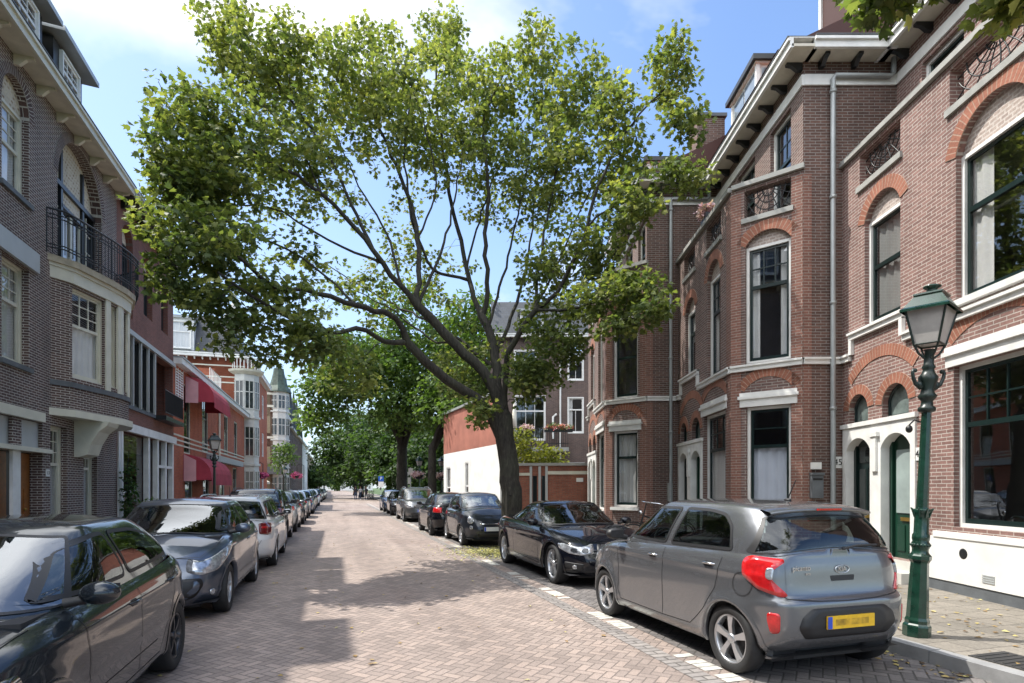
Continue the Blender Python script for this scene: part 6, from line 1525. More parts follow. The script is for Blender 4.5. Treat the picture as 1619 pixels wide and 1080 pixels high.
# ---- farther houses of the left row
def far_house(name, label, s0, L, z, m, cols, rows, roof, rz=3.0, rm='slate', gable=None, r=LR):
    root = left_root(name, label, s0, r); f = Fr((0, 0), (L, 0)); plain(root, f, L, z, m, cols, rows); slab(root, 'cornice', f, 0, L, -.1, .4, z, z+.3, 'white_paint')
    if roof == 'flat': mansard(root, 0, L, z+.3, z+rz)
    else:
        n = 2 if L > 12 else 1
        for i in range(n):
            x0 = L*i/n; x1 = L*(i+1)/n; xm = (x0+x1)/2; g = MB(); w = (x1-x0)*.32
            g.add([(xm-w, -.02, z), (xm+w, -.02, z), (xm+w*.2, -.02, z+rz), (xm-w*.2, -.02, z+rz), (xm-w, 8, z), (xm+w, 8, z), (xm+w*.2, 8, z+rz), (xm-w*.2, 8, z+rz)], [(0, 1, 2, 3), (1, 5, 6, 2), (4, 0, 3, 7), (3, 2, 6, 7)], [[(0, 0), (2*w, 0), (w, rz), (w, rz)]]+[[(0, 0), (8, 0), (8, rz), (0, rz)]]*2+[[(0, 0), (1, 0), (1, 8), (0, 8)]]); g.build('gable', M[m], root)
            g = MB(); g.lathe([(1.1, z), (.95, z+rz*.7), (.45, z+rz*1.3), (.12, z+rz*2.1), (.001, z+rz*2.4)], 8, c=(x0+.9, .6, 0), smooth=False); g.build('spire', M['slate'], root)
        mansard(root, 0, L, z+.3, z+rz*.8)
    backbox(root, L, z, m, 9, .01); return root
far_house('far_house', 'brown house directly beyond the turret house on the left', 78.1, 11.5, 10.8, 'b_back', 4, 3, 'flat', 2.4)
far_house('gothic_house', 'dark gabled house with slate spires, nearer of the two on the left', 89.7, 16, 10.2, 'b_dark', 5, 3, 'spire', 3.2)
far_house('gothic_house', 'dark gabled house with slate spires, farther of the two on the left', 105.8, 17, 10.4, 'b_dark', 5, 3, 'spire', 3.4)
far_house('far_house', 'pale grey rendered house far down the left side', 123, 22, 10.5, 'white_stucco', 6, 3, 'flat', 2.2)
far_house('far_house', 'tan brick house at the far end of the left row', 145.1, 40, 9.5, 'b_tan', 9, 3, 'flat', 2.0)
far_house('far_house', 'wide brown block closing the left row in the distance', 185.2, 70, 9.0, 'b_back', 14, 3, 'flat', 2.0)

# ================================================================== RIGHT SIDE BEYOND THE TERRACE
# white and red annex running back along the street
ax0, ay0, ax1, ay1 = -.45, 24.7, -3.87, 33.0
ang = math.atan2(ay0-ay1, ax0-ax1); La = math.hypot(ax1-ax0, ay1-ay0)
AN = thing('annex', 'low annex at the street corner, white render below and red render above', 'building', (ax1, ay1, 0), ang)
f = Fr((0, 0), (La, 0)); g = MB(); wall(g, f, 0, La, .12, 3.5, [(.5, 1.35, .5, 2.75, 0), (3.9, 4.5, .5, 2.9, 0)], rev=.12); g.build('wall', M['white_stucco'], AN)
M['red_render'] = mat('red_render', (.33, .125, .088), .85, var=.20, scale=1.3, bump=.15)
g = MB(); wall(g, f, 0, La, 3.505, 5.7, [], uo=0); bx = La+.0; by = 0; ex, ey = La-8.5, 3.64; g.add([(La, 0, 3.505), (ex, ey, 3.505), (ex, ey, 5.7), (La, 0, 5.7)], [(0, 1, 2, 3)]); g.add([(0, 3.6, .12), (0, 0, .12), (0, 0, 5.7), (0, 3.6, 5.7)], [(0, 1, 2, 3)]); g.build('upper_wall', M['red_render'], AN)
for a, b, c, d in ((.5, 1.35, .5, 2.75), (3.9, 4.5, .5, 2.9)): win(AN, f, a, b, c, d, sash='white_paint', grid=(2, 1), mid=.5, setb=.04)
g = MB(); PP = [(-.1, -.1), (La+.1, -.1), (ex+.1, ey), (0, 3.6)]; g.add([(x, y, 5.7) for x, y in PP]+[(x, y, 5.82) for x, y in PP], [(3, 2, 1, 0), (4, 5, 6, 7)]+[(i, (i+1) % 4, 4+(i+1) % 4, 4+i) for i in range(4)]); g.build('flat_roof', M['zinc'], AN)
g = MB(); g.add([(La, 0, .12), (ex, ey, .12), (ex, ey, 3.5), (La, 0, 3.5)], [(0, 1, 2, 3)]); g.build('side_wall', M['white_stucco'], AN)
slab(AN, 'plinth', f, 0, La, -.02, .03, .12, .4, 'blue_stone')
# white board gate between annex and garden wall
GT = thing('garden_gate', 'white boarded garden gate beside the trunk of the big tree', 'gate', (-.42, 24.6, 0), 0)
g = MB()
for i in range(7): g.box((.10+i*.155, 0, 1.25), (.145, .03, 2.2))
g.build('gate_board', M['white_paint'], GT); g = MB(); g.box((.55, .03, 2.2), (1.15, .05, .1)); g.box((.55, .03, .5), (1.15, .05, .1)); g.build('gate_rail', M['white_paint'], GT)
g = MB(); g.box((-.02, 0, 1.3), (.12, .12, 2.5)); g.build('gate_post', M['white_paint'], GT); g = MB(); g.box((1.2, 0, 1.3), (.12, .12, 2.5)); g.build('gate_post', M['white_paint'], GT)
# garden wall with pale coping and two dark door openings
GW = thing('garden_wall', 'red brick garden wall with pale coping between the big tree and the farthest terraced house', 'wall', (.2, 21.4, 0), 0)
f = Fr((0, 0), (2.85, -.35)); g = MB(); wall(g, f, 0, f.L, .12, 2.42, [(.55, .72, .12, 2.05, 0), (.88, 1.02, .12, 2.05, 0)], rev=.25)
f.box(g, f.L-.001, f.L, -.3, 0, .12, 2.42); g.build('wall', M['b_gwall'] if 'b_gwall' in M else brickmat('garden_wall_brick', (.26, .085, .055), (.33, .12, .075), (.20, .13, .10), mj=.007), GW)
slab(GW, 'coping', f, -.05, f.L+.05, -.3, .06, 2.42, 2.52, 'stone'); slab(GW, 'pale_band', f, 0, .5, -.02, .03, 2.06, 2.16, 'cream_paint'); slab(GW, 'pale_band', f, 1.1, f.L, -.02, .03, 2.10, 2.22, 'cream_paint')
for a in (.50, .82, 1.07): slab(GW, 'door_post', f, a-.045, a+.045, -.2, .04, .12, 2.4, 'grey_paint')
slab(GW, 'sign_plate', f, 2.15, 2.4, 0, .02, 1.83, 1.97, 'white_paint')
for a, b in ((.56, .71), (.89, 1.01)): slab(GW, 'garden_door', f, a, b, -.24, -.2, .12, 2.05, 'dark_green')
# brown rear building facing the camera
BB = thing('apartment_building', 'dark brown brick rear building behind the garden wall with white windows and a balcony', 'building', (-1.2, 32.0, 0), 0)
f = Fr((0, 0), (7.6, 0)); ww = [(1.35, 3.05, 4.2, 6.7), (4.25, 5.15, 4.6, 6.6), (4.25, 5.15, 7.5, 9.6), (4.25, 5.2, 2.4, 3.0), (.9, 1.9, 2.1, 3.3), (2.6, 3.5, 2.1, 3.3), (1.3, 2.6, 7.6, 9.2)]
g = MB(); wall(g, f, 0, 7.6, .12, 9.9, [(*w, 0) for w in ww]); g.build('wall', M['b_back'], BB)
for i, w in enumerate(ww): win(BB, f, *w, sash='white_paint', grid=(3, 1) if i == 0 else (1, 1), low=(3, 1) if i == 0 else (2, 1), mid=.66, setb=.03, curtain='left' if i % 2 else None)
slab(BB, 'balcony_floor', f, 1.1, 4.2, 0, 1.3, 3.55, 3.75, 'stone')
g = MB()
for z in (3.95, 4.75): g.tube([f.p(1.1, 1.25, z), f.p(4.2, 1.25, z)], .02, 4)
for i in range(26): g.tube([f.p(1.15+i*.12, 1.25, 3.75), f.p(1.15+i*.12, 1.25, 4.75)], .012, 4)
g.build('balcony_rail', M['black_iron'], BB)
pipe(BB, [f.p(3.85, .08, .1), f.p(3.85, .08, 9.5)], .05, 'white_paint'); pipe(BB, [f.p(3.45, .1, 4.3), f.p(3.45, .1, 5.5), f.p(3.65, .1, 5.65)], .06, 'white_paint')
mansard(BB, 0, 7.6, 9.9, 12.3, .1, 1.5); g = MB(); g.box((2.3, .7, 10.8), (1.3, .9, 1.1)); d_ = g.build('dormer', M['white_paint'], BB)
q = MB(); q.box((2.3, .24, 10.8), (1.0, .02, .8)); q.build('dormer_pane', M['sky_glass'], d_); g = MB(); g.box((2.3, .6, 11.4), (1.6, 1.3, .1)); g.build('dormer_roof', M['zinc'], d_)
cornice(BB, f, 0, 7.6, 9.85, over=.35, h=.2)
backbox(BB, 7.6, 9.9, 'b_back'); floors(BB, 7.6, (.15, 3.5, 6.9))
# distant pale block closing the view
FB = thing('distant_block', 'pale distant block at the end of the street', 'building', st(-14, 330), STREET_ANG); f = Fr((0, 0), (34, 0)); plain(FB, f, 34, 13, 'white_stucco', 10, 4, uo=0)
g = MB(); f.box(g, -.5, 34.5, -12, .5, 13, 13.6); g.build('flat_roof', M['zinc'], FB)
# ================================================================== TREES
def leafmat(name, cols, trans=.45, rough=.55):
    m, t, b, out = newmat(name); at = t.node('ShaderNodeAttribute', attribute_name='leafvar')
    c = t.ramp(at.outputs['Fac'], cols); t.put(b.inputs['Base Color'], c); b.inputs['Roughness'].default_value = rough
    b.inputs['Specular IOR Level'].default_value = .35
    tr = t.node('ShaderNodeBsdfTranslucent'); t.put(tr.inputs[0], t.mix(1.0, c, (1.5, 1.6, .7), 'MULTIPLY'))
    mx = t.node('ShaderNodeMixShader'); mx.inputs[0].default_value = trans
    t.l.new(b.outputs[0], mx.inputs[1]); t.l.new(tr.outputs[0], mx.inputs[2]); t.l.new(mx.outputs[0], out.inputs[0]); return m
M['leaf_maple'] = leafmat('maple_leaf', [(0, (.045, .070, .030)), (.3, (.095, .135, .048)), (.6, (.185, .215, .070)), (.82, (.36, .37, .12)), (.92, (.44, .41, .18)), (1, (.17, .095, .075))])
M['leaf_bright'] = leafmat('bright_leaf', [(0, (.035, .070, .020)), (.5, (.085, .145, .036)), (1, (.17, .235, .065))])
M['leaf_dark'] = leafmat('dark_leaf', [(0, (.018, .042, .014)), (.5, (.045, .085, .026)), (1, (.095, .15, .042))], .4)
M['leaf_yellow'] = leafmat('yellow_leaf', [(0, (.09, .12, .02)), (.5, (.20, .21, .03)), (1, (.33, .31, .06))])
m, t, b, out = newmat('bark'); o = t.obj(); mp = t.node('ShaderNodeMapping'); t.l.new(o, mp.inputs[0]); mp.inputs['Scale'].default_value = (1, 1, .22)
n = t.noise(mp.outputs[0], 22, 6, .65); n2 = t.noise(o, 1.6, 4)
c = t.ramp(n, [(.35, (.016, .014, .012)), (.6, (.048, .043, .036)), (.75, (.10, .093, .078))]); c = t.mix(t.mapr(n2, .45, .7, 0, .5), c, (.055, .062, .038))
t.put(b.inputs['Base Color'], c); b.inputs['Roughness'].default_value = .9; t.put(b.inputs['Normal'], t.bump(n, .9, .03)); M['bark'] = m
LEAF5 = np.array([(0, 0), (.30, .06), (.50, .30), (.30, .42), (.42, .72), (.16, .64), (0, 1.0), (-.16, .64), (-.42, .72), (-.30, .42), (-.50, .30), (-.30, .06)])
LEAF2 = np.array([(0, 0), (.30, .35), (.22, .75), (0, 1.0), (-.22, .75), (-.30, .35)])
LEAF1 = np.array([(0, 0), (.42, .5), (0, 1.0), (-.42, .5)])
def leaves(name, centers, per, spread, size, matl, root, seed, shape=LEAF5, var=None, flat=.6, droop=.35, bias=None):
    rg = np.random.default_rng(seed); n = len(centers)*per; C = np.repeat(centers, per, 0)
    d = rg.normal(size=(n, 3)); d /= np.linalg.norm(d, axis=1, keepdims=True)
    P = C+d*(rg.random((n, 1))**.5)*spread*np.array([1, 1, flat])
    # leaf frame: tip direction outward+down, normal mostly upward
    tip = d*np.array([1, 1, .4])+rg.normal(size=(n, 3))*.5; tip[:, 2] -= droop; tip /= np.linalg.norm(tip, axis=1, keepdims=True)
    up = rg.normal(size=(n, 3))*.55+np.array([0, 0, 1.0]); side = np.cross(tip, up); side /= np.linalg.norm(side, axis=1, keepdims=True); nn = np.cross(side, tip)
    S = size*(.65+.6*rg.random((n, 1, 1))); k = len(shape)
    fold = -np.abs(shape[:, 0])*.45-(shape[:, 1]**2)*.18
    V = P[:, None, :]+S*(side[:, None, :]*shape[None, :, 0:1]+tip[:, None, :]*shape[None, :, 1:2]+nn[:, None, :]*fold[None, :, None])
    F = np.arange(n*k).reshape(n, k)
    cv = np.repeat(rg.random(len(centers)), per) if var is None else np.repeat(var, per)
    A = np.clip(cv*.6+rg.random(n)*.4, 0, 1)
    return npmesh(name, V.reshape(-1, 3), F, matl, root, False, np.repeat(A, k))
def resample(P, step):
    P = np.array(P, float); d = np.linalg.norm(np.diff(P, axis=0), axis=1); L = np.concatenate([[0], np.cumsum(d)]); n = max(2, int(L[-1]/step)+1)
    u = np.linspace(0, L[-1], n); k = np.linspace(0, 1, len(P))
    f = [pchip(L, P[:, i]) if len(P) > 2 else (lambda x, i=i: np.interp(x, L, P[:, i])) for i in range(3)]
    return np.stack([g(u) for g in f], 1)
class Tree:
    def __init__(s, seed): s.P = []; s.par = []; s.r = []; s.rg = np.random.default_rng(seed); s.k = 1.0
    def add(s, p, par, r=0.0): s.P.append(np.array(p, float)); s.par.append(par); s.r.append(r); return len(s.P)-1
    def limb(s, pts, start, r0, r1, step=.3):
        """main limb through the given points; start = node index or None"""
        Q = resample(([s.P[start]] if start is not None else [])+list(pts), step); prev = start; out = []
        for i, q in enumerate(Q):
            if i == 0 and start is not None: continue
            f_ = i/(len(Q)-1); j = q+s.rg.normal(size=3)*.02*(1 if 0 < f_ < 1 else 0); prev = s.add(j, -1 if prev is None else prev, r0+(r1-r0)*f_); out.append(prev)
        return out
    def near(s, p, nodes=None):
        A = np.array(s.P); return int(np.argmin(((A-np.array(p))**2).sum(1)))
    def grow(s, centers, up=.35):
        A = np.array(s.P); C = np.array(centers); d0 = np.array([((A-c)**2).sum(1).min() for c in C]); 
        base = np.array(s.P[0]); 
        for ci in np.argsort(d0):
            c = C[ci]; A = np.array(s.P); dv = c-A; d = np.linalg.norm(dv, axis=1)
            pd = np.linalg.norm(A-base, axis=1); cost = d+.22*np.maximum(0, A[:, 2]-c[2])*2+.12*np.maximum(0, pd-np.linalg.norm(c-base))*3
            j = int(np.argmin(cost)); L = d[j]
            if L < .12: continue
            n = max(2, int(L/.28)); a = A[j]
            pj = s.par[j]; dirp = (a-A[pj]) if pj >= 0 else np.array([0, 0, 1.0]); dirp = dirp/(np.linalg.norm(dirp)+1e-6)
            mid = a+dirp*L*.35+np.array([0, 0, up*L*.25]); prev = j
            for i in range(1, n+1):
                t = i/n; q = (1-t)**2*a+2*t*(1-t)*mid+t*t*c
                if i < n: q = q+s.rg.normal(size=3)*.035*min(L, 1.2)
                prev = s.add(q, prev)
    def mesh(s, name, root, matl, tip=.006, exp=2.35, big=.06):
        n = len(s.P); P = np.array(s.P); par = np.array(s.par); acc = np.zeros(n); kids = np.zeros(n, int)
        for i in range(n-1, -1, -1):
            if kids[i] == 0: acc[i] = tip**exp
            if par[i] >= 0: acc[par[i]] += acc[i]; kids[par[i]] += 1
        rad = np.maximum(acc**(1/exp), np.array(s.r))*s.k; 
        g = MB(); main = {}
        for i in range(n):
            if par[i] >= 0 and (par[i] not in main or rad[i] > rad[main[par[i]]]): main[par[i]] = i
        done = np.zeros(n, bool)
        for i in range(n):
            if par[i] >= 0 and main.get(par[i]) == i: continue
            ch = ([par[i]] if par[i] >= 0 else [])+[i]; j = i
            while j in main: j = main[j]; ch.append(j)
            if len(ch) < 2: continue
            rr = [rad[k] for k in ch]
            if par[i] >= 0: rr[0] = min(rr[0], rad[i]*1.25)
            for k in range(1, len(rr)): rr[k] = min(rr[k], rr[k-1]*1.02)
            mx = max(rr); sides = 16 if mx > .2 else (10 if mx > big else (6 if mx > .02 else 4))
            g.tube([P[k] for k in ch], rr, sides, smooth=True, caps=False)
        return g.build(name, matl, root)
def bring(y): return y if y >= 13 else 13-(13-y)*1.75
def pxm(u, v, y): y = bring(y); return px(u, v, y)
def px(u, v, y): return np.array([(u-810)*y/920, y, 1.62+(771-v)*y/920])
def blobs(L, seed):
    rg = np.random.default_rng(seed); out = []
    for (c, r, n) in L:
        d = rg.normal(size=(n, 3)); d /= np.linalg.norm(d, axis=1, keepdims=True); out.append(np.array(c)+d*(rg.random((n, 1))**(1/2.2))*np.array(r))
    return np.concatenate(out)
# ---- the large maple over the street
root = thing('maple_tree', 'large spreading maple leaning over the road with dark forking limbs', 'tree', (0, 0, 0))
T = Tree(7)
b0 = pxm(812, 874, 14.8)
trunk = T.limb([pxm(811, 830, 14.8), pxm(808, 760, 14.8), pxm(801, 700, 14.8), pxm(797, 660, 14.8)], T.add(b0, -1, .34), .32, .25, .25)
top = trunk[-1]; lowf = trunk[-3]
for i in range(5): T.r[trunk[i]] = max(T.r[trunk[i]], .32-.01*i)
T.r[0] = .42
La_ = T.limb([pxm(760, 634, 14.6), pxm(738, 620, 14.4), pxm(701, 596, 14.0), pxm(665, 562, 13.6), pxm(644, 541, 13.4)], lowf, .20, .135)
n0 = La_[-1]
La2 = T.limb([pxm(616, 543, 13.1), pxm(575, 520, 12.6), pxm(525, 526, 12.2), pxm(470, 505, 11.8), pxm(400, 470, 11.3), pxm(345, 430, 11.0)], n0, .085, .03)
La3 = T.limb([pxm(636, 515, 13.2), pxm(612, 494, 12.9), pxm(560, 484, 12.4), pxm(502, 463, 12.0), pxm(441, 455, 11.6), pxm(370, 400, 11.2), pxm(310, 350, 11.0)], n0, .10, .03)
Lb = T.limb([pxm(767, 590, 14.7), pxm(726, 552, 14.5), pxm(688, 512, 14.3), pxm(661, 484, 14.1)], top, .20, .15)
Lb1 = T.limb([pxm(628, 445, 13.8), pxm(600, 405, 13.5), pxm(560, 355, 13.2), pxm(500, 300, 12.8), pxm(440, 262, 12.4), pxm(380, 230, 12.0)], Lb[-1], .10, .03)
Lb2 = T.limb([pxm(663, 430, 14.2), pxm(661, 380, 14.4), pxm(645, 310, 14.6), pxm(612, 230, 14.8), pxm(575, 150, 15.0), pxm(550, 90, 15.1)], Lb[-1], .095, .03)
Lb3 = T.limb([pxm(560, 330, 13.6), pxm(500, 215, 13.4), pxm(430, 120, 13.3), pxm(380, 60, 13.2)], T.near(pxm(590, 390, 13.4)), .06, .02)
Lc = T.limb([pxm(788, 612, 14.9), pxm(783, 560, 15.1), pxm(778, 530, 15.2), pxm(762, 500, 15.3)], top, .19, .15)
Lc1 = T.limb([pxm(745, 455, 15.6), pxm(733, 400, 15.9), pxm(715, 320, 16.2), pxm(700, 230, 16.5), pxm(690, 120, 16.7), pxm(705, 60, 16.8)], Lc[-1], .10, .03)
Lc2 = T.limb([pxm(774, 455, 15.2), pxm(768, 400, 15.0), pxm(772, 300, 14.9), pxm(765, 200, 14.8), pxm(800, 110, 14.8)], Lc[-1], .095, .03)
Lc3 = T.limb([pxm(690, 430, 14.9), pxm(655, 350, 14.5), pxm(640, 250, 14.2), pxm(650, 150, 14.0)], T.near(pxm(740, 440, 15.6)), .06, .02)
Ld = T.limb([pxm(800, 600, 14.6), pxm(806, 560, 14.3), pxm(824, 523, 14.0), pxm(848, 490, 13.8)], top, .12, .09)
Ld1 = T.limb([pxm(881, 461, 13.6), pxm(905, 421, 13.4), pxm(925, 370, 13.2), pxm(945, 300, 13.0), pxm(985, 215, 12.9), pxm(1060, 130, 12.9)], Ld[-1], .075, .02)
Ld2 = T.limb([pxm(850, 440, 14.1), pxm(862, 360, 14.4), pxm(880, 260, 14.7), pxm(885, 170, 14.8)], Ld[-1], .065, .02)
Ld3 = T.limb([pxm(905, 490, 13.2), pxm(960, 470, 12.7), pxm(1010, 455, 12.4), pxm(1045, 480, 12.2)], Ld[-1], .05, .015)
Ld4 = T.limb([pxm(960, 330, 12.9), pxm(1030, 300, 12.6), pxm(1095, 285, 12.5)], T.near(pxm(930, 350, 13.1)), .035, .012)
Le = T.limb([pxm(820, 470, 16.2), pxm(840, 380, 17.3), pxm(850, 280, 18.0)], T.near(pxm(785, 560, 15.0)), .08, .02)
Lf = T.limb([pxm(700, 520, 16.0), pxm(600, 470, 17.5), pxm(520, 420, 18.0)], T.near(pxm(783, 590, 15.0)), .07, .02)
mp0 = lambda u, v, y, ru, rv, ry, n: (px(u, v, y), (ru*y/920, ry, rv*y/920), n)
mp = lambda u, v, y, ru, rv, ry, n: (pxm(u, v, y), (ru*bring(y)/920, ry*1.15, rv*bring(y)/920), n)
for start, pts, r0 in [((661, 484, 14.1), [(695, 405, 14.5), (722, 300, 14.9), (738, 200, 15.2)], .06), ((767, 510, 15.3), [(800, 420, 15.6), (828, 300, 15.7), (850, 180, 15.6)], .06), ((600, 405, 13.5), [(530, 385, 13.2), (445, 335, 12.8), (365, 315, 12.2)], .045),
                       ((555, 484, 12.4), [(500, 425, 12.6), (430, 385, 12.4), (360, 350, 11.9)], .04), ((628, 445, 13.8), [(612, 370, 14.2), (560, 280, 14.6), (520, 180, 14.8)], .05), ((848, 490, 13.8), [(882, 415, 14.2), (925, 320, 14.0), (958, 240, 13.6)], .045),
                       ((738, 421, 15.8), [(760, 340, 16.2), (800, 240, 16.4), (860, 140, 16.0)], .045), ((661, 380, 14.4), [(690, 290, 14.6), (668, 190, 14.4), (640, 100, 14.4)], .04), ((726, 552, 14.5), [(690, 540, 14.9), (620, 490, 15.4), (545, 450, 15.6)], .045), ((500, 300, 12.8), [(470, 220, 12.9), (400, 150, 12.8)], .035)]:
    T.limb([pxm(*q) for q in pts], T.near(pxm(*start)), r0, .014)
BL = [mp(362, 70, 13.2, 42, 75, 1.0, 60), mp(430, 110, 13.2, 70, 70, 1.4, 100), mp(530, 130, 14.2, 90, 75, 1.8, 120), mp(600, 130, 15.0, 60, 70, 1.4, 70),
      mp(318, 205, 11.8, 50, 66, 1.0, 80), mp(292, 285, 11.4, 40, 56, .9, 70), mp(330, 290, 11.8, 80, 90, 1.4, 120), mp(430, 250, 12.6, 90, 80, 1.6, 110),
      mp(298, 370, 11.2, 52, 50, .9, 70), mp(350, 400, 11.2, 80, 60, 1.1, 80), mp(272, 435, 11.0, 36, 32, .6, 26), mp(330, 480, 11.1, 60, 45, .8, 60), mp(430, 480, 11.7, 75, 50, 1.0, 60), mp(500, 540, 12.0, 50, 40, .9, 36), mp(395, 540, 11.4, 45, 30, .7, 26), mp(545, 590, 12.8, 60, 38, .9, 30),
      mp(520, 260, 14.0, 80, 70, 1.8, 46), mp(470, 400, 12.6, 80, 50, 1.4, 26), mp(600, 320, 15.5, 70, 90, 1.8, 18),
      mp(700, 80, 16.3, 50, 50, 1.0, 52), mp(720, 40, 16.7, 20, 22, .4, 12), mp(690, 180, 15.8, 75, 80, 1.8, 110), mp(790, 170, 15.2, 85, 75, 1.9, 120), mp(850, 90, 14.9, 42, 50, .8, 40), mp(905, 150, 14.6, 60, 60, 1.2, 75), mp(770, 270, 15.6, 100, 60, 2.0, 80),
      mp(880, 260, 14.6, 80, 70, 1.6, 90), mp(970, 180, 13.0, 40, 40, .7, 36), mp(985, 260, 13.2, 45, 50, .9, 40), mp(1060, 115, 12.9, 40, 50, .6, 36), mp(1085, 180, 12.7, 32, 38, .5, 22), mp(1000, 330, 12.8, 55, 45, .9, 40), mp(1080, 275, 12.5, 38, 36, .6, 26),
      mp(940, 400, 13.6, 55, 60, 1.2, 56), mp(870, 420, 14.6, 50, 60, 1.3, 44), mp(1000, 460, 12.5, 55, 32, .7, 40), mp(930, 490, 13.2, 50, 38, .9, 36), mp(1040, 490, 12.2, 26, 24, .5, 14), mp(985, 520, 12.6, 34, 20, .5, 14),
      mp(860, 520, 14.4, 50, 50, 1.2, 40), mp(830, 600, 14.6, 36, 36, .9, 34), mp(740, 560, 15.6, 60, 50, 1.2, 30), mp(620, 420, 16.0, 70, 60, 1.6, 26), mp(560, 470, 16.5, 60, 45, 1.4, 30), mp(690, 420, 16.5, 60, 60, 1.5, 16),
      mp(770, 650, 14.4, 30, 30, .8, 20), mp(855, 585, 14.2, 45, 36, 1.0, 34), mp(905, 545, 13.8, 34, 30, .9, 24), mp(735, 600, 15.4, 40, 32, 1.0, 26), mp(860, 340, 17.0, 80, 70, 1.2, 40), mp(640, 200, 14.4, 70, 80, 1.8, 60)]
BL = [(c, r, max(8, int(n*(.86 if (c[0]*920/c[1]+810) > 480 or n < 50 else .78)))) for c, r, n in BL]
CC = blobs(BL, 3); _u = CC[:, 0]/CC[:, 1]*920+810; _v = 771-(CC[:, 2]-1.62)*920/CC[:, 1]
CC = CC[~((_u < 470) & (_v > 330) & (np.random.default_rng(4).random(len(CC)) < .38))]; T.grow(CC, .3)
T.r = [x*(.72 if i > 14 else .90) for i, x in enumerate(T.r)]; T.mesh('trunk', root, M['bark'], tip=.0046)
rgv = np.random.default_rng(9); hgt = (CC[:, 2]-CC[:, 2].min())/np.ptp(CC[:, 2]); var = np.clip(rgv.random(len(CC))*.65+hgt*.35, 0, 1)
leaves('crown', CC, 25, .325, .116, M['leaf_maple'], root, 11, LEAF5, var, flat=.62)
g = MB(); g.lathe([(.36, .0), (.36, .02)], 14); 
# ---- stake beside the trunk
tp = thing('tree_stake', 'thin weathered wooden stake standing beside the big trunk near the black coupe', 'stake', tuple(px(802, 872, 14.2)*np.array([1, 1, 0])))
g = MB(); g.tube([(0, 0, 0), (0, 0, 1.55)], .03, 8); g.build('post', M['bark'], tp); g = MB(); g.tube([(0, 0, 1.4), (.15, .45, 1.45)], .012, 5); g.build('tie', M['plastic'], tp)

def tree(name, label, base, trunk_r, h0, blob_list, seed, matl, per=26, spread=.7, size=.24, shape=LEAF2, limbs=5, group=None, grow=True, lean=(0, 0)):
    root = thing(name, label, 'tree', (0, 0, 0), group=group); T = Tree(seed); b = np.array(base, float)
    CC = blobs(blob_list, seed+1); c = CC.mean(0)
    tr = T.limb([b+np.array([lean[0]*.5, lean[1]*.5, h0*.5]), b+np.array([lean[0], lean[1], h0])], T.add(b, -1, trunk_r*1.2), trunk_r, trunk_r*.8, .4)
    rg = np.random.default_rng(seed+5)
    for i in range(limbs):
        k = CC[rg.integers(len(CC))]; e = c*.35+k*.65; m_ = (T.P[tr[-1]]+e)/2+np.array([0, 0, .6]); T.limb([m_, e], tr[-1-(i % 2)], trunk_r*.5, trunk_r*.15, .5)
    T.grow(CC, .3); T.mesh('trunk', root, M['bark'], tip=.008)
    leaves('crown', CC, per, spread, size, matl, root, seed+2, shape); return root
# two lighter trees beyond
tree('street_tree', 'bright green street tree with thick forked trunk behind the parking signs', (px(636, 800, 40)*np.array([1, 1, 0])), .42, 4.5,
     [mp(600, 600, 39, 85, 55, 3.6, 150), mp(520, 610, 37, 50, 40, 2.4, 70), mp(680, 600, 39, 60, 55, 3, 110), mp(560, 560, 38, 90, 30, 3, 100), mp(640, 655, 38, 70, 36, 3, 60), mp(500, 660, 37, 34, 26, 2, 34), mp(650, 540, 40, 90, 40, 3.4, 100)], 21, M['leaf_bright'], per=26, spread=.85, size=.30)
tree('street_tree', 'slimmer street tree between the lamp and the white annex', (px(684, 800, 36.5)*np.array([1, 1, 0])), .30, 4.2,
     [mp(690, 640, 36, 50, 34, 2.2, 60), mp(740, 600, 35, 60, 50, 2.6, 90), mp(790, 560, 35, 55, 60, 2.4, 90), mp(760, 500, 36, 60, 34, 2.4, 60), mp(640, 480, 38, 60, 34, 2.6, 50), mp(720, 540, 37, 60, 40, 2.6, 70), mp(730, 650, 33, 36, 22, 1.5, 30)], 31, M['leaf_bright'], per=24, spread=.8, size=.28)
# dark trees of the park
k = 0
for (u, y, r, h, lab) in [(572, 88, 6.6, 15.2, 'nearest and tallest dark park tree where the road narrows'), (562, 118, 7.8, 19.0, 'dark park tree farthest along the right kerb'), (615, 80, 6.0, 13.5, 'dark park tree just left of the forked street tree trunk'), (655, 74, 5, 11, 'dark park tree between the two street tree trunks'), (700, 70, 4.8, 10.5, 'dark park tree behind the right lamp with the flower basket'), (740, 78, 5.5, 12, 'dark park tree hidden behind the white annex')]:
    b = np.array([(u-810)*y/920, y, .1]); c = b+np.array([0, 0, h*.56])
    tree('park_tree', lab, b, .4, 2.6, [(c, (r*.9, r*.9, h*.40), 130), (c+np.array([-r*.5, -1, -h*.12]), (r*.6, r*.6, h*.26), 60), (c+np.array([r*.45, -1, h*.05]), (r*.6, r*.6, h*.28), 60), (c+np.array([0, -r*.5, -h*.28]), (r*.9, r*.5, h*.16), 50)], 41+k*7, M['leaf_dark'], per=26, spread=1.25, size=.55, shape=LEAF2, limbs=4, group='dark park trees'); k += 1
for (s_, r_, h, lab) in [(150, -4.2, 7, 'small tree on the left pavement far down the street'), (185, 9, 12, 'tree far down the right side in front of the pale block'), (230, 7.5, 12, 'farthest tree on the right side of the street')]:
    x, y, _ = st(r_, s_); b = np.array([x, y, .1]); c = b+np.array([0, 0, h*.58])
    tree('park_tree', lab, b, .3, 2.2, [(c, (3.6, 3.6, h*.4), 90)], 90+k, M['leaf_dark'], per=20, spread=1.2, size=.7, shape=LEAF1, limbs=3); k += 1
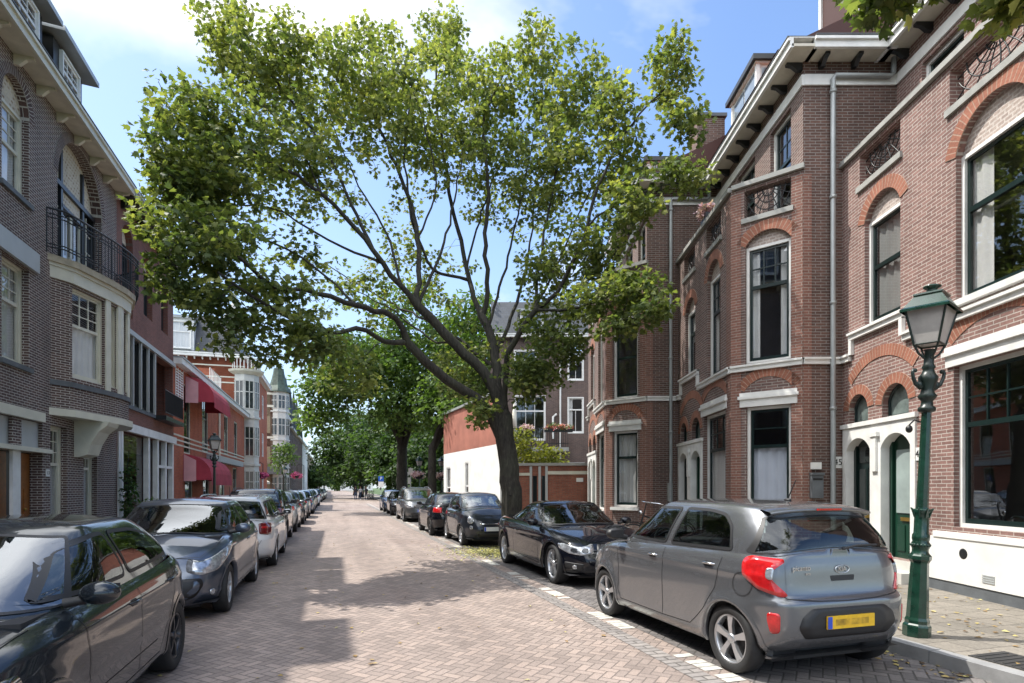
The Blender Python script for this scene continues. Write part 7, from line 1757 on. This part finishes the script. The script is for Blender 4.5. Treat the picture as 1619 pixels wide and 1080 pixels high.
for (s_, r_, h, lab) in [(270, -7, 15, 'leftmost of the hazy trees closing the far end of the street'), (285, 1, 14, 'middle one of the hazy trees closing the far end of the street'), (262, 9, 16, 'rightmost of the hazy trees closing the far end of the street')]:
    x, y, _ = st(r_, s_); b = np.array([x, y, .1]); c = b+np.array([0, 0, h*.5])
    tree('park_tree', lab, b, .35, 2.0, [(c, (6, 5, h*.44), 110)], 120+k, M['leaf_bright'], per=16, spread=1.8, size=1.1, shape=LEAF1, limbs=3); k += 1
x, y, _ = st(-5.0, 63.5)
tree('young_tree', 'young pale green tree at the left corner by the white parasol', (x, y, .1), .08, 2.4, [((x, y, 4.6), (1.4, 1.4, 1.7), 60)], 77, M['leaf_bright'], per=20, spread=.5, size=.22, shape=LEAF1, limbs=3)
# shrub over the garden wall
sh = thing('garden_shrub', 'yellow green shrub rising behind the garden wall', 'shrub', (0, 0, 0)); T = Tree(51); b = np.array((.9, 23.5, .1))
T.limb([b+np.array([0, 0, 1.2])], T.add(b, -1, .05), .05, .04); CS = blobs([((.9, 23.5, 2.9), (1.05, .7, .8), 60), ((.3, 23.5, 3.6), (.5, .5, .6), 26), ((1.6, 23.4, 2.8), (.7, .6, .5), 30)], 5); T.grow(CS); T.mesh('stem', sh, M['bark'])
leaves('foliage', CS, 20, .28, .12, M['leaf_yellow'], sh, 6, LEAF2)
# ---- overhanging tree at the right, standing beside the camera
rt = thing('overhanging_tree', 'tree beside the camera whose leafy twigs hang into the top right corner', 'tree', (0, 0, 0)); T = Tree(61); b = np.array((6.1, -2.0, .1))
tr = T.limb([b+np.array([-.05, .1, 2.5]), b+np.array([-.1, .3, 5.2])], T.add(b, -1, .24), .21, .15)
T.limb([(6.0, -.3, 6.2), (5.5, 1.6, 6.7), (4.9, 3.2, 6.6), (4.35, 4.6, 6.0)], tr[-1], .08, .015); T.limb([(6.3, -.2, 6.0), (6.2, 1.8, 6.8), (5.8, 3.6, 6.4), (5.45, 4.6, 5.7)], tr[-1], .08, .015); T.limb([(4.5, -2.5, 7.0), (3, -3, 8.5)], tr[-1], .09, .02); T.limb([(6.8, -4, 7.0), (7, -5, 8.5)], tr[-1], .09, .02)
CO = blobs([(px(1392, 6, 6.6), (.24, .3, .11), 10), (px(1450, -40, 6.4), (.35, .4, .12), 10), (px(1602, 2, 5.6), (.14, .2, .08), 5), (px(1645, -25, 5.4), (.3, .3, .25), 12), (px(1520, -100, 6.0), (.7, .5, .22), 22), (px(1420, -110, 5.6), (.9, .9, .3), 36), ((5.4, 1.2, 7.8), (1.4, 1.6, .8), 80), ((3.6, -3, 9), (2.2, 2.2, 1.5), 90), ((6.5, -4.5, 9), (2.2, 2.2, 1.5), 80)], 8); T.grow(CO)
T.mesh('trunk', rt, M['bark'], tip=.005); leaves('crown', CO, 15, .26, .15, M['leaf_maple'], rt, 63, LEAF5)
# ================================================================== STREET FURNITURE
def lamp_post(label, x, y, z=.12, green=True, rz=R(38), lod=0, group=None):
    root = thing('street_lamp', label, 'street lamp', (x, y, z), rz, group); pm = M['lamp_green'] if green else M['lamp_dark']
    g = MB(); o8 = R(22.5)
    g.lathe([(.150, 0), (.150, .10), (.143, .115), (.128, .13), (.132, .16), (.118, .19)], 8, smooth=False, ph=o8)
    g.lathe([(.118, .19), (.096, .74), (.108, .76), (.122, .775), (.122, .81), (.100, .83)], 8, smooth=False, ph=o8); g.build('base', pm, root)
    g = MB(); g.lathe([(.100, .83), (.088, .85), (.088, .88), (.098, .90), (.098, .94), (.086, .955), (.094, .98), (.094, 1.02), (.080, 1.04), (.078, 1.20), (.082, 1.24), (.112, 1.275), (.100, 1.285), (.072, 1.27)], 16 if lod else 24)
    if not lod:
        for i in range(8): a = 2*math.pi*i/8; g.tube([(.075*math.cos(a), .075*math.sin(a), 1.20), (.10*math.cos(a), .10*math.sin(a), 1.27), (.125*math.cos(a), .125*math.sin(a), 1.295)], [.012, .014, .004], 6)
        for i in range(16): a = 2*math.pi*i/16; g.sphere((.096*math.cos(a), .096*math.sin(a), .92), .016, 6, 5)
    g.build('collar', pm, root)
    g = MB(); g.lathe([(.072, 1.27), (.066, 1.30), (.052, 2.26)], 8, smooth=False, ph=o8); g.build('shaft', pm, root)
    um = M['lamp_dark'] if not lod else pm
    g = MB(); g.lathe([(.043, 2.26), (.078, 2.28), (.078, 2.31), (.055, 2.33), (.05, 2.38), (.070, 2.40), (.086, 2.43), (.062, 2.46), (.056, 2.50), (.082, 2.58), (.088, 2.62), (.060, 2.66), (.048, 2.70), (.062, 2.72), (.046, 2.75), (.040, 2.88), (.052, 2.90)], 14); g.build('capital', um, root)
    um = M['lamp_dark'] if not lod else pm
    for sg in (1, -1):      # scrolled ladder arms
        g = MB(); ca, sa = math.cos(-rz), math.sin(-rz); P = [(.03, 2.55), (.08, 2.51), (.125, 2.55), (.15, 2.61), (.162, 2.665), (.15, 2.695), (.132, 2.688)]
        g.tube([(sg*d*ca, sg*d*sa, h) for d, h in P], [.026, .022, .019, .017, .016, .015, .018], 8); g.sphere((sg*.137*ca, sg*.137*sa, 2.683), .022, 8, 6); g.sphere((sg*.085*ca, sg*.085*sa, 2.54), (.032, .032, .042), 8, 6); g.build('scroll_arm', um, root)
    L = MB(); zb, zt, b, t_ = 2.95, 3.29, .105, .172
    for i in range(4):
        a = math.pi/4+i*math.pi/2; c1, s1 = math.cos(a)*1.414, math.sin(a)*1.414
        L.tube([(b*c1, b*s1, zb), (t_*c1, t_*s1, zt)], .011, 6)
        L.tube([(.02*c1, .02*s1, 2.80), (.07*c1, .07*s1, 2.86), (b*c1, b*s1, zb)], .011, 6)
        a2 = a+math.pi/2; c2, s2 = math.cos(a2)*1.414, math.sin(a2)*1.414
        L.tube([(b*c1, b*s1, zb), (b*c2, b*s2, zb)], .011, 6)
    L.build('lantern_frame', um, root)
    G = MB(); 
    for i in range(4):
        a = math.pi/4+i*math.pi/2; a2 = a+math.pi/2; c1, s1, c2, s2 = [k*1.38 for k in (math.cos(a), math.sin(a), math.cos(a2), math.sin(a2))]
        G.quad((b*c1, b*s1, zb), (b*c2, b*s2, zb), (t_*c2, t_*s2, zt), (t_*c1, t_*s1, zt))
    G.quad(*[(b*1.38*math.cos(math.pi/4+i*math.pi/2), b*1.38*math.sin(math.pi/4+i*math.pi/2), zb+.004) for i in range(4)]); G.build('lantern_glass', M['lamp_glass'], root)
    g = MB(); q = math.sqrt(2)
    g.lathe([(.212*q, zt-.015), (.212*q, zt+.010), (.19*q, zt+.028), (.118*q, zt+.145), (.128*q, zt+.155), (.124*q, zt+.172), (.08*q, zt+.185)], 4, smooth=False, ph=math.pi/4); g.build('lantern_roof', pm, root)
    g = MB(); g.lathe([(.08, zt+.175), (.05, zt+.20), (.045, zt+.22), (.078, zt+.238), (.08, zt+.252), (.04, zt+.27), (.001, zt+.275)], 14); g.build('finial', pm, root)
    for ch in [c_ for c_ in COL.objects if c_.parent == root and c_.name.split('.')[0] in ('base', 'collar', 'shaft')]: ch.scale = (.82, .82, 1)
    return root
GLP = 'old fashioned street lamps'
lamp = lamp_post('large green cast iron lamp post on the right pavement beside the grey hatchback', 4.10, 5.90, group=GLP)
lamp.rotation_euler = (Matrix.Rotation(R(2.6), 3, 'Y') @ Matrix.Rotation(R(38), 3, 'Z')).to_euler()
lamp_post('dark lamp post on the left pavement in front of the crimson awnings', -11.25, 22.0, green=False, lod=1, group=GLP)
lamp_post('far lamp post on the left pavement by the white parasol', -22.4, 57.5, lod=1, group=GLP)
lamp_post('green lamp post with a flower basket between the two street tree trunks', -6.15, 38.6, lod=1, group=GLP)
lamp_post('lamp post against the left edge of the white annex', -4.75, 39.2, lod=1, group=GLP)
lamp_post('smallest lamp post, far off among the dark park trees', -20.9, 97, lod=1, group=GLP)
# ---- flower baskets
M['petals'] = leafmat('petals', [(0, (.10, .16, .05)), (.25, (.45, .06, .20)), (.7, (.75, .16, .36)), (1, (.85, .55, .65))], .2)
M['petals_pale'] = leafmat('pale_petals', [(0, (.10, .16, .05)), (.3, (.55, .32, .40)), (1, (.85, .72, .76))], .2)
M['petals_mix'] = leafmat('mixed_petals', [(0, (.06, .13, .03)), (.45, (.12, .22, .05)), (.6, (.65, .12, .10)), (.8, (.8, .5, .55)), (1, (.9, .8, .5))], .2)
def basket(label, x, y, z, r=.5, mt='petals', pole=True, seed=1, side=.0):
    root = thing('flower_basket', label, 'flower basket', (x, y, 0)); g = MB(); g.lathe([(.001, z-.28), (.2, z-.25), (.32, z-.05), (.3, z)], 12); g.build('bowl', M['plastic'], root)
    C = blobs([((0, 0, z+.05), (r, r, r*.55), 40)], seed); leaves('flowers', C, 16, .16, .13, M[mt], root, seed+1, LEAF1)
    if pole: g = MB(); g.tube([(side, 0, .1), (side, 0, z+1.0), (side*.5, 0, z+1.2), (0, 0, z+1.0), (0, 0, z)], .03, 6); g.build('hanging_pole', M['black_iron'], root)
basket('pink flower basket on the left, just right of the white parasol', -21.4, 50, 2.65, .52, seed=3, side=-.7)
basket('pink flower basket on the left, farther one past the lamp post', -21.8, 59, 2.85, .58, seed=5, side=.7)
basket('pale pink flower basket hanging on the green lamp among the street trees', -6.15, 38.5, 2.45, .45, 'petals_pale', False, 7)
basket('pale flower basket on the lamp at the edge of the white annex', -4.7, 38.9, 2.35, .36, 'petals_pale', False, 9)
def flowerbox(label, loc, rz, L, mt, seed):
    root = thing('flower_box', label, 'flower box', loc, rz); g = MB(); g.box((0, 0, .09), (L, .2, .18)); g.build('trough', M['black_wood'], root)
    leaves('flowers', blobs([((0, 0, .28), (L*.5, .15, .18), int(26*L)+14)], seed), 15, .13, .09, M[mt], root, seed+1, LEAF1)
flowerbox('flower box with pink blooms on the parapet of the middle terraced house', (4.55, 13.55, 7.78), R(90), .35, 'petals_pale', 13)
flowerbox('trough of mixed flowers on the balcony of the rear building', (2.45, 30.75, 4.55), 0, 1.5, 'petals_mix', 15)
flowerbox('small pale planter left on the balcony of the rear building', (.75, 30.8, 4.5), 0, .9, 'petals_pale', 17)
root = thing('folded_parasol', 'closed cream parasol on the rear building balcony behind the big trunk', 'parasol', (.12, 31.2, 3.76)); g = MB(); g.lathe([(.03, 0), (.03, 1.0), (.16, 1.05), (.13, 1.6), (.05, 2.3), (.001, 2.4)], 10); g.build('canopy', M['canvas_cream'], root)
# ---- cream parasol at the cafe corner, with tables
x, y, _ = st(-8.0, 63.2); root = thing('parasol', 'cream square parasol over the pavement terrace at the left corner', 'parasol', (x, y, .1), STREET_ANG)
g = MB(); P = [(-1.6, -1.6, 2.1), (1.6, -1.6, 2.1), (1.6, 1.6, 2.1), (-1.6, 1.6, 2.1), (0, 0, 3.05)]; g.add(P+[(a, b, c-.22) for a, b, c in P[:4]], [(0, 1, 4), (1, 2, 4), (2, 3, 4), (3, 0, 4)]+[(i, 5+i, 5+(i+1) % 4, (i+1) % 4) for i in range(4)]); g.build('canopy', M['canvas_cream'], root)
g = MB(); g.tube([(0, 0, 0), (0, 0, 3.05)], .03, 6); g.build('pole', M['zinc'], root)
# ---- signs
M['sign_blue'] = mat('sign_blue', (.02, .10, .42), .4, var=.05); M['sign_red'] = mat('sign_red', (.5, .02, .02), .4, var=.05)
def sign(label, x, y, panels, h, mt='grey_paint'):
    root = thing('street_sign', label, 'sign', (x, y, .1), R(8)); g = MB(); g.tube([(0, 0, 0), (0, 0, h)], .03, 8); g.build('pole', M[mt], root)
    for (cx, cz, w, hh, mm) in panels:
        g = MB(); g.box((cx, -.045, cz), (w, .02, hh)); g.build('sign_panel', M[mm], root)
    return root
sg_ = sign('tall blue and white parking zone sign at the corner before the park', -15.3, 68, [(0, 2.55, .62, .62, 'sign_blue'), (0, 1.88, .62, .66, 'white_paint')], 2.9)
text_mesh('sign_lettering', 'P', .5, Matrix.Translation((0, -.058, 2.57)) @ Matrix.Rotation(R(90), 4, 'X'), M['white_paint'], sg_)
sign('white street sign pole beside the forked street tree trunk', -7.75, 44.5, [(0, 2.75, .34, .5, 'white_paint'), (-.32, 2.55, .3, .32, 'white_paint'), (-.12, 2.05, .2, .5, 'white_paint')], 3.05)
# ---- bicycles
def bicycle(label, x, y, z, rz, lean=R(6), group='parked bicycles'):
    root = thing('bicycle', label, 'bicycle', (x, y, z), 0, group); root.rotation_euler = (lean, 0, rz)
    for xc in (-.56, .56):
        g = MB(); g.lathe([(.335, -.018), (.355, 0), (.335, .018), (.325, 0)], 32, c=(xc, 0, .355), axis='y', closed=True); w = g.build('wheel', M['rubber'], root)
        g = MB()
        for i in range(14): a = 2*math.pi*i/14; g.tube([(xc, 0, .355), (xc+.33*math.cos(a), 0, .355+.33*math.sin(a))], .0025, 3, caps=False)
        g.lathe([(.03, -.04), (.03, .04)], 8, c=(xc, 0, .355), axis='y'); g.build('spokes', M['chrome'], w)
        g = MB(); g.tube([(xc+.385*math.cos(a), 0, .355+.385*math.sin(a)) for a in [R(20+14*i) for i in range(11)]], .014, 6); g.build('mudguard', M['black_iron'], root)
    g = MB()
    for a, b, r_ in (((-.56, 0, .355), (-.08, 0, .29), .012), ((-.56, 0, .355), (-.20, 0, .78), .010), ((-.08, 0, .29), (-.26, 0, .98), .016), ((-.08, 0, .29), (.36, 0, .74), .018), ((-.18, 0, .70), (.34, 0, .86), .016), ((.32, 0, .92), (.40, 0, .66), .018), ((.40, 0, .66), (.56, 0, .355), .012), ((.32, 0, .92), (.28, 0, 1.10), .013)): g.tube([a, b], r_, 8)
    g.lathe([(.09, -.01), (.09, .01)], 16, c=(-.08, 0, .29), axis='y'); g.tube([(-.08, -.1, .29), (.02, -.1, .15)], .01, 5); g.tube([(-.08, .1, .29), (-.18, .1, .43)], .01, 5); g.box((.04, -.14, .14), (.09, .08, .02)); g.box((-.2, .14, .44), (.09, .08, .02))
    g.build('frame', M['black_iron'], root)
    g = MB(); g.tube([(.10, .30, 1.10), (.20, .28, 1.12), (.29, .12, 1.12), (.29, -.12, 1.12), (.20, -.28, 1.12), (.10, -.30, 1.10)], .012, 6); g.build('handlebar', M['chrome'], root)
    g = MB(); g.sphere((-.28, 0, 1.01), (.14, .10, .035), 12, 6); g.sphere((-.18, 0, 1.01), (.12, .045, .03), 10, 6); g.build('saddle', M['canvas_cream'], root)
    g = MB(); 
    for yy in (-.06, .06): g.tube([(-.80, yy, .76), (-.36, yy, .76), (-.30, yy*.3, .80)], .008, 5)
    for xx in (-.75, -.6, -.45): g.tube([(xx, -.06, .76), (xx, .06, .76)], .006, 5)
    g.tube([(-.7, .06, .76), (-.56, .04, .36)], .006, 5); g.build('luggage_rack', M['black_iron'], root)
    g = MB(); g.sphere((.40, 0, .92), (.04, .045, .045), 8, 6); g.build('headlight', M['chrome'], root)
    return root
bk = bicycle('black upright bicycle on the pavement behind the black coupe', 3.05, 12.3, .12, R(200), lean=R(-4)); bk.scale = (1.07, 1.07, 1.07)
for i, (r_, s_, w_) in enumerate([(4.3, 79.5, 'left'), (4.6, 80.6, 'middle'), (4.9, 81.7, 'right')]):
    x, y, _ = st(r_, s_); o = copy_tree(bk); o.location = (x, y, .0); o.rotation_euler = (R(5), 0, R(95+i*9)); o['label'] = '%s one of the three far bicycles beside the standing people' % w_
# ---- people far down the street
def person(label, x, y, z, rz, top, legs, hair, pose=0, sc=1.0):
    root = thing('person', label, 'person', (x, y, z), rz); root.scale = (sc, sc, sc)
    sw = .16 if pose == 1 else .03
    J = {'pelvis': (0, 0, .93, .135, .10), 'waist': (0, 0, 1.08, .12, .09), 'chest': (0, .0, 1.30, .155, .10), 'neck': (0, .0, 1.48, .055, .055), 'chin': (0, .01, 1.54, .06, .065), 'head': (0, .02, 1.63, .078, .095), 'crown': (0, .01, 1.71, .055, .065)}
    E = [('pelvis', 'waist'), ('waist', 'chest'), ('chest', 'neck'), ('neck', 'chin'), ('chin', 'head'), ('head', 'crown')]
    for s_, n_ in ((1, 'l'), (-1, 'r')):
        f = sw*s_
        J['hip'+n_] = (.095*s_, 0, .88, .085, .09); J['knee'+n_] = (.105*s_, f*1.0+.02, .49, .055, .058); J['ank'+n_] = (.11*s_, f*1.7-.03, .09, .036, .04); J['toe'+n_] = (.125*s_, f*1.7+.14, .035, .038, .028)
        J['sh'+n_] = (.185*s_, 0, 1.41, .058, .06); J['elb'+n_] = (.235*s_, -f*.6-.02, 1.13, .042, .042); J['wri'+n_] = (.24*s_, -f*.4+.10, .90, .028, .026); J['palm'+n_] = (.24*s_, -f*.4+.13, .84, .032, .018)
        E += [('pelvis', 'hip'+n_), ('hip'+n_, 'knee'+n_), ('knee'+n_, 'ank'+n_), ('ank'+n_, 'toe'+n_), ('chest', 'sh'+n_), ('sh'+n_, 'elb'+n_), ('elb'+n_, 'wri'+n_), ('wri'+n_, 'palm'+n_)]
        for k in range(5):
            nm = 'f%d%s' % (k, n_); o = (k-1.5)*.016 if k < 4 else .03
            J[nm] = (.24*s_+(0 if k < 4 else -.025*s_), -f*.4+.13+o, .765 if k < 4 else .80, .008, .008); E.append(('palm'+n_, nm))
    ks = list(J); me = bpy.data.meshes.new('body'); me.from_pydata([J[k][:3] for k in ks], [(ks.index(a), ks.index(b)) for a, b in E], [])
    me.materials.append(M['skin']); o = link('body', me, None); sk = o.modifiers.new('skin', 'SKIN'); su = o.modifiers.new('sub', 'SUBSURF'); su.levels = su.render_levels = 1
    for i, k in enumerate(ks): me.skin_vertices[0].data[i].radius = J[k][3:5]; me.skin_vertices[0].data[i].use_root = (k == 'pelvis')
    dg = bpy.context.evaluated_depsgraph_get(); m2 = bpy.data.meshes.new_from_object(o.evaluated_get(dg)); bpy.data.objects.remove(o)
    m2.materials.clear(); m2.materials.append(M['skin']); body = link('body', m2, root)
    for nm, cond, off, mt in (('shirt', lambda c: 1.0 < c.z < 1.475 and (abs(c.x) < .21 or c.z > 1.16), .012, top), ('trousers', lambda c: .10 < c.z < 1.03 and abs(c.x) < .2, .010, legs), ('shoe', lambda c: c.z <= .105, .008, 'rubber')):
        bm = bmesh.new(); bm.from_mesh(m2); bmesh.ops.delete(bm, geom=[f for f in bm.faces if not cond(f.calc_center_median())], context='FACES')
        bm.normal_update(); N = {v: v.normal.copy() for v in bm.verts}
        for v in bm.verts: v.co += N[v]*off
        mm = bpy.data.meshes.new(nm); bm.to_mesh(mm); bm.free(); mm.materials.append(M[mt]); 
        if nm != 'shoe': link(nm, mm, root)
        else:
            for sgn in (1, -1):
                bm = bmesh.new(); bm.from_mesh(mm); bmesh.ops.delete(bm, geom=[f for f in bm.faces if f.calc_center_median().x*sgn < 0], context='FACES'); m3 = bpy.data.meshes.new('shoe'); bm.to_mesh(m3); bm.free(); link('shoe', m3, root)
    g = MB(); g.sphere((0, -.005, 1.665), (.092, .108, .098), 14, 10); h = g.build('hair', M[hair], root)
    g = MB(); g.sphere((0, .112, 1.615), (.012, .018, .02), 6, 5)
    for sx in (-.03, .03): g.sphere((sx, .098, 1.64), (.011, .008, .008), 6, 5)
    g.build('face', M['skin'], body)
    return root
M['skin'] = mat('skin', (.45, .26, .18), .6, var=.08); M['shirt_pale'] = mat('pale_shirt', (.55, .58, .62), .8); M['shirt_dark'] = mat('dark_jacket', (.03, .03, .04), .8); M['shirt_pink'] = mat('rose_shirt', (.42, .20, .17), .8); M['jeans'] = mat('jeans', (.04, .06, .11), .8); M['hair_brown'] = mat('brown_hair', (.05, .03, .018), .6); M['hair_grey'] = mat('fair_hair', (.30, .22, .13), .6)
for (r_, s_, rz, a, b, h, p_, lab) in [(2.55, 77.5, 10, 'shirt_dark', 'jeans', 'hair_brown', 0, 'far person in dark jacket, leftmost of the group on the road'), (3.2, 78.6, 200, 'shirt_pale', 'jeans', 'hair_grey', 1, 'far person in pale shirt walking beside the dark jacketed one'), (3.9, 77.9, 150, 'shirt_dark', 'shirt_dark', 'hair_grey', 0, 'far fair haired person dressed all in black near the bicycles')]:
    x, y, _ = st(r_, s_); person(lab, x, y, 0, STREET_ANG+R(rz), a, b, h, p_)
x, y, _ = st(-5.3, 57.0); person('person in rose shirt on the left pavement near the cream parasol', x, y, .12, STREET_ANG+R(160), 'shirt_pink', 'jeans', 'hair_grey', 0)
# ---- climbing plant and pots on the left
root = thing('climbing_plant', 'dark climbing plant on the shop corner of the red brown brick house', 'plant', st(-6.02, 20.15, .12), LANG); T = Tree(71)
T.limb([(.05, -.05, .9), (-.05, -.05, 1.7), (.1, -.05, 2.6)], T.add((0, -.05, 0), -1, .02), .02, .01); CP = blobs([((0, -.1, 1.4), (.22, .12, 1.3), 50)], 7); T.grow(CP); T.mesh('stem', root, M['bark'], tip=.004); leaves('foliage', CP, 10, .16, .10, M['leaf_dark'], root, 72, LEAF2)
for i, (s_, lab) in enumerate([(21.3, 'potted shrub left of the shop window'), (22.4, 'potted shrub right of the shop window')]):
    root = thing('potted_shrub', lab, 'plant', st(-5.75, s_, .12)); g = MB(); g.lathe([(.001, 0), (.14, 0), (.19, .32), (.17, .32)], 14); g.build('pot', M['red_render'], root)
    leaves('foliage', blobs([((0, 0, .75), (.28, .28, .42), 36)], 80+i), 14, .16, .10, M['leaf_bright'], root, 81+i, LEAF2)
# ---- badges, third brake light, wiper and spoiler of the grey hatchback
def reartext(root, S, txt, y, z, size, m='chrome'):
    p = S.end_low(np.array([y]), np.array([z]), False)[0]
    Mx = Matrix.Translation((p[0]-.006, y, z)) @ Matrix(((0, 0, -1, 0), (-1, 0, 0, 0), (0, 1, 0, 0), (0, 0, 0, 1)))
    return text_mesh('badge_lettering', txt, size, Mx, M[m], root)
reartext(kia, KS, 'KIA', 0, .935, .055); reartext(kia, KS, 'picanto', .42, .955, .062); reartext(kia, KS, 'eco', .36, .91, .035)
g = MB(); xb = float(KS.end_low(np.array([0.]), np.array([.935]), False)[0][0]); n = 28
g.tube([(xb-.006, .075*math.cos(2*math.pi*i/n), .935+.034*math.sin(2*math.pi*i/n)) for i in range(n+1)], .0035, 5, caps=False); g.build('badge_ring', M['chrome'], kia)
g = MB(); V, F = patch(lambda q, z: KS.end_low(q, z, False), roundpoly([(-.09, .885), (.09, .885), (.07, .84), (-.07, .84)], .02), .003, 3); g.add(V, F, None, 0, True); g.build('hatch_grip', M['plastic'], kia)
x0 = float(KS.gr(.90)); z0 = float(KS.roofz(np.array(-1.38), np.array(0.)))
g = MB(); ys = np.linspace(-.55, .55, 15); A = []
for yy in ys: 
    e = (abs(yy)/.55)**3; zc = z0-.012-.035*e; A.append([(-1.30, yy, zc+.02), (-1.52+.07*e, yy, zc-.012), (-1.525+.07*e, yy, zc-.030), (-1.40, yy, zc-.06)])
V = [p for r_ in A for p in r_]; g.add(V, [(4*i+j, 4*i+j+1, 4*i+j+5, 4*i+j+4) for i in range(14) for j in range(3)], None, 0, True); g.build('spoiler', M['p_kia'], kia)
g = MB(); g.box((-1.530, 0, z0-.034), (.012, .26, .016)); g.build('brake_light', M['red_lens'], kia)
wp = [KS.end_gh(np.array(a), np.array(v), False) for a, v in ((-.02, .02), (-.25, .10), (-.55, .14))]
wiper(kia, [tuple(p+np.array([-.02, 0, 0])) for p in wp], .010)
for rt_, S_ in ((kia, KS), (near, NS), (peu, PS), (bmw, BS)):
    for a0, a1 in ((-.1, .62), (-.75, -.12)):
        P = [S_.end_gh(np.array(a0+(a1-a0)*i/6), np.array(.035+.035*math.sin(i/6*3.1)), True)+np.array([.012, 0, .008]) for i in range(7)]; wiper(rt_, [tuple(p) for p in P], .007)
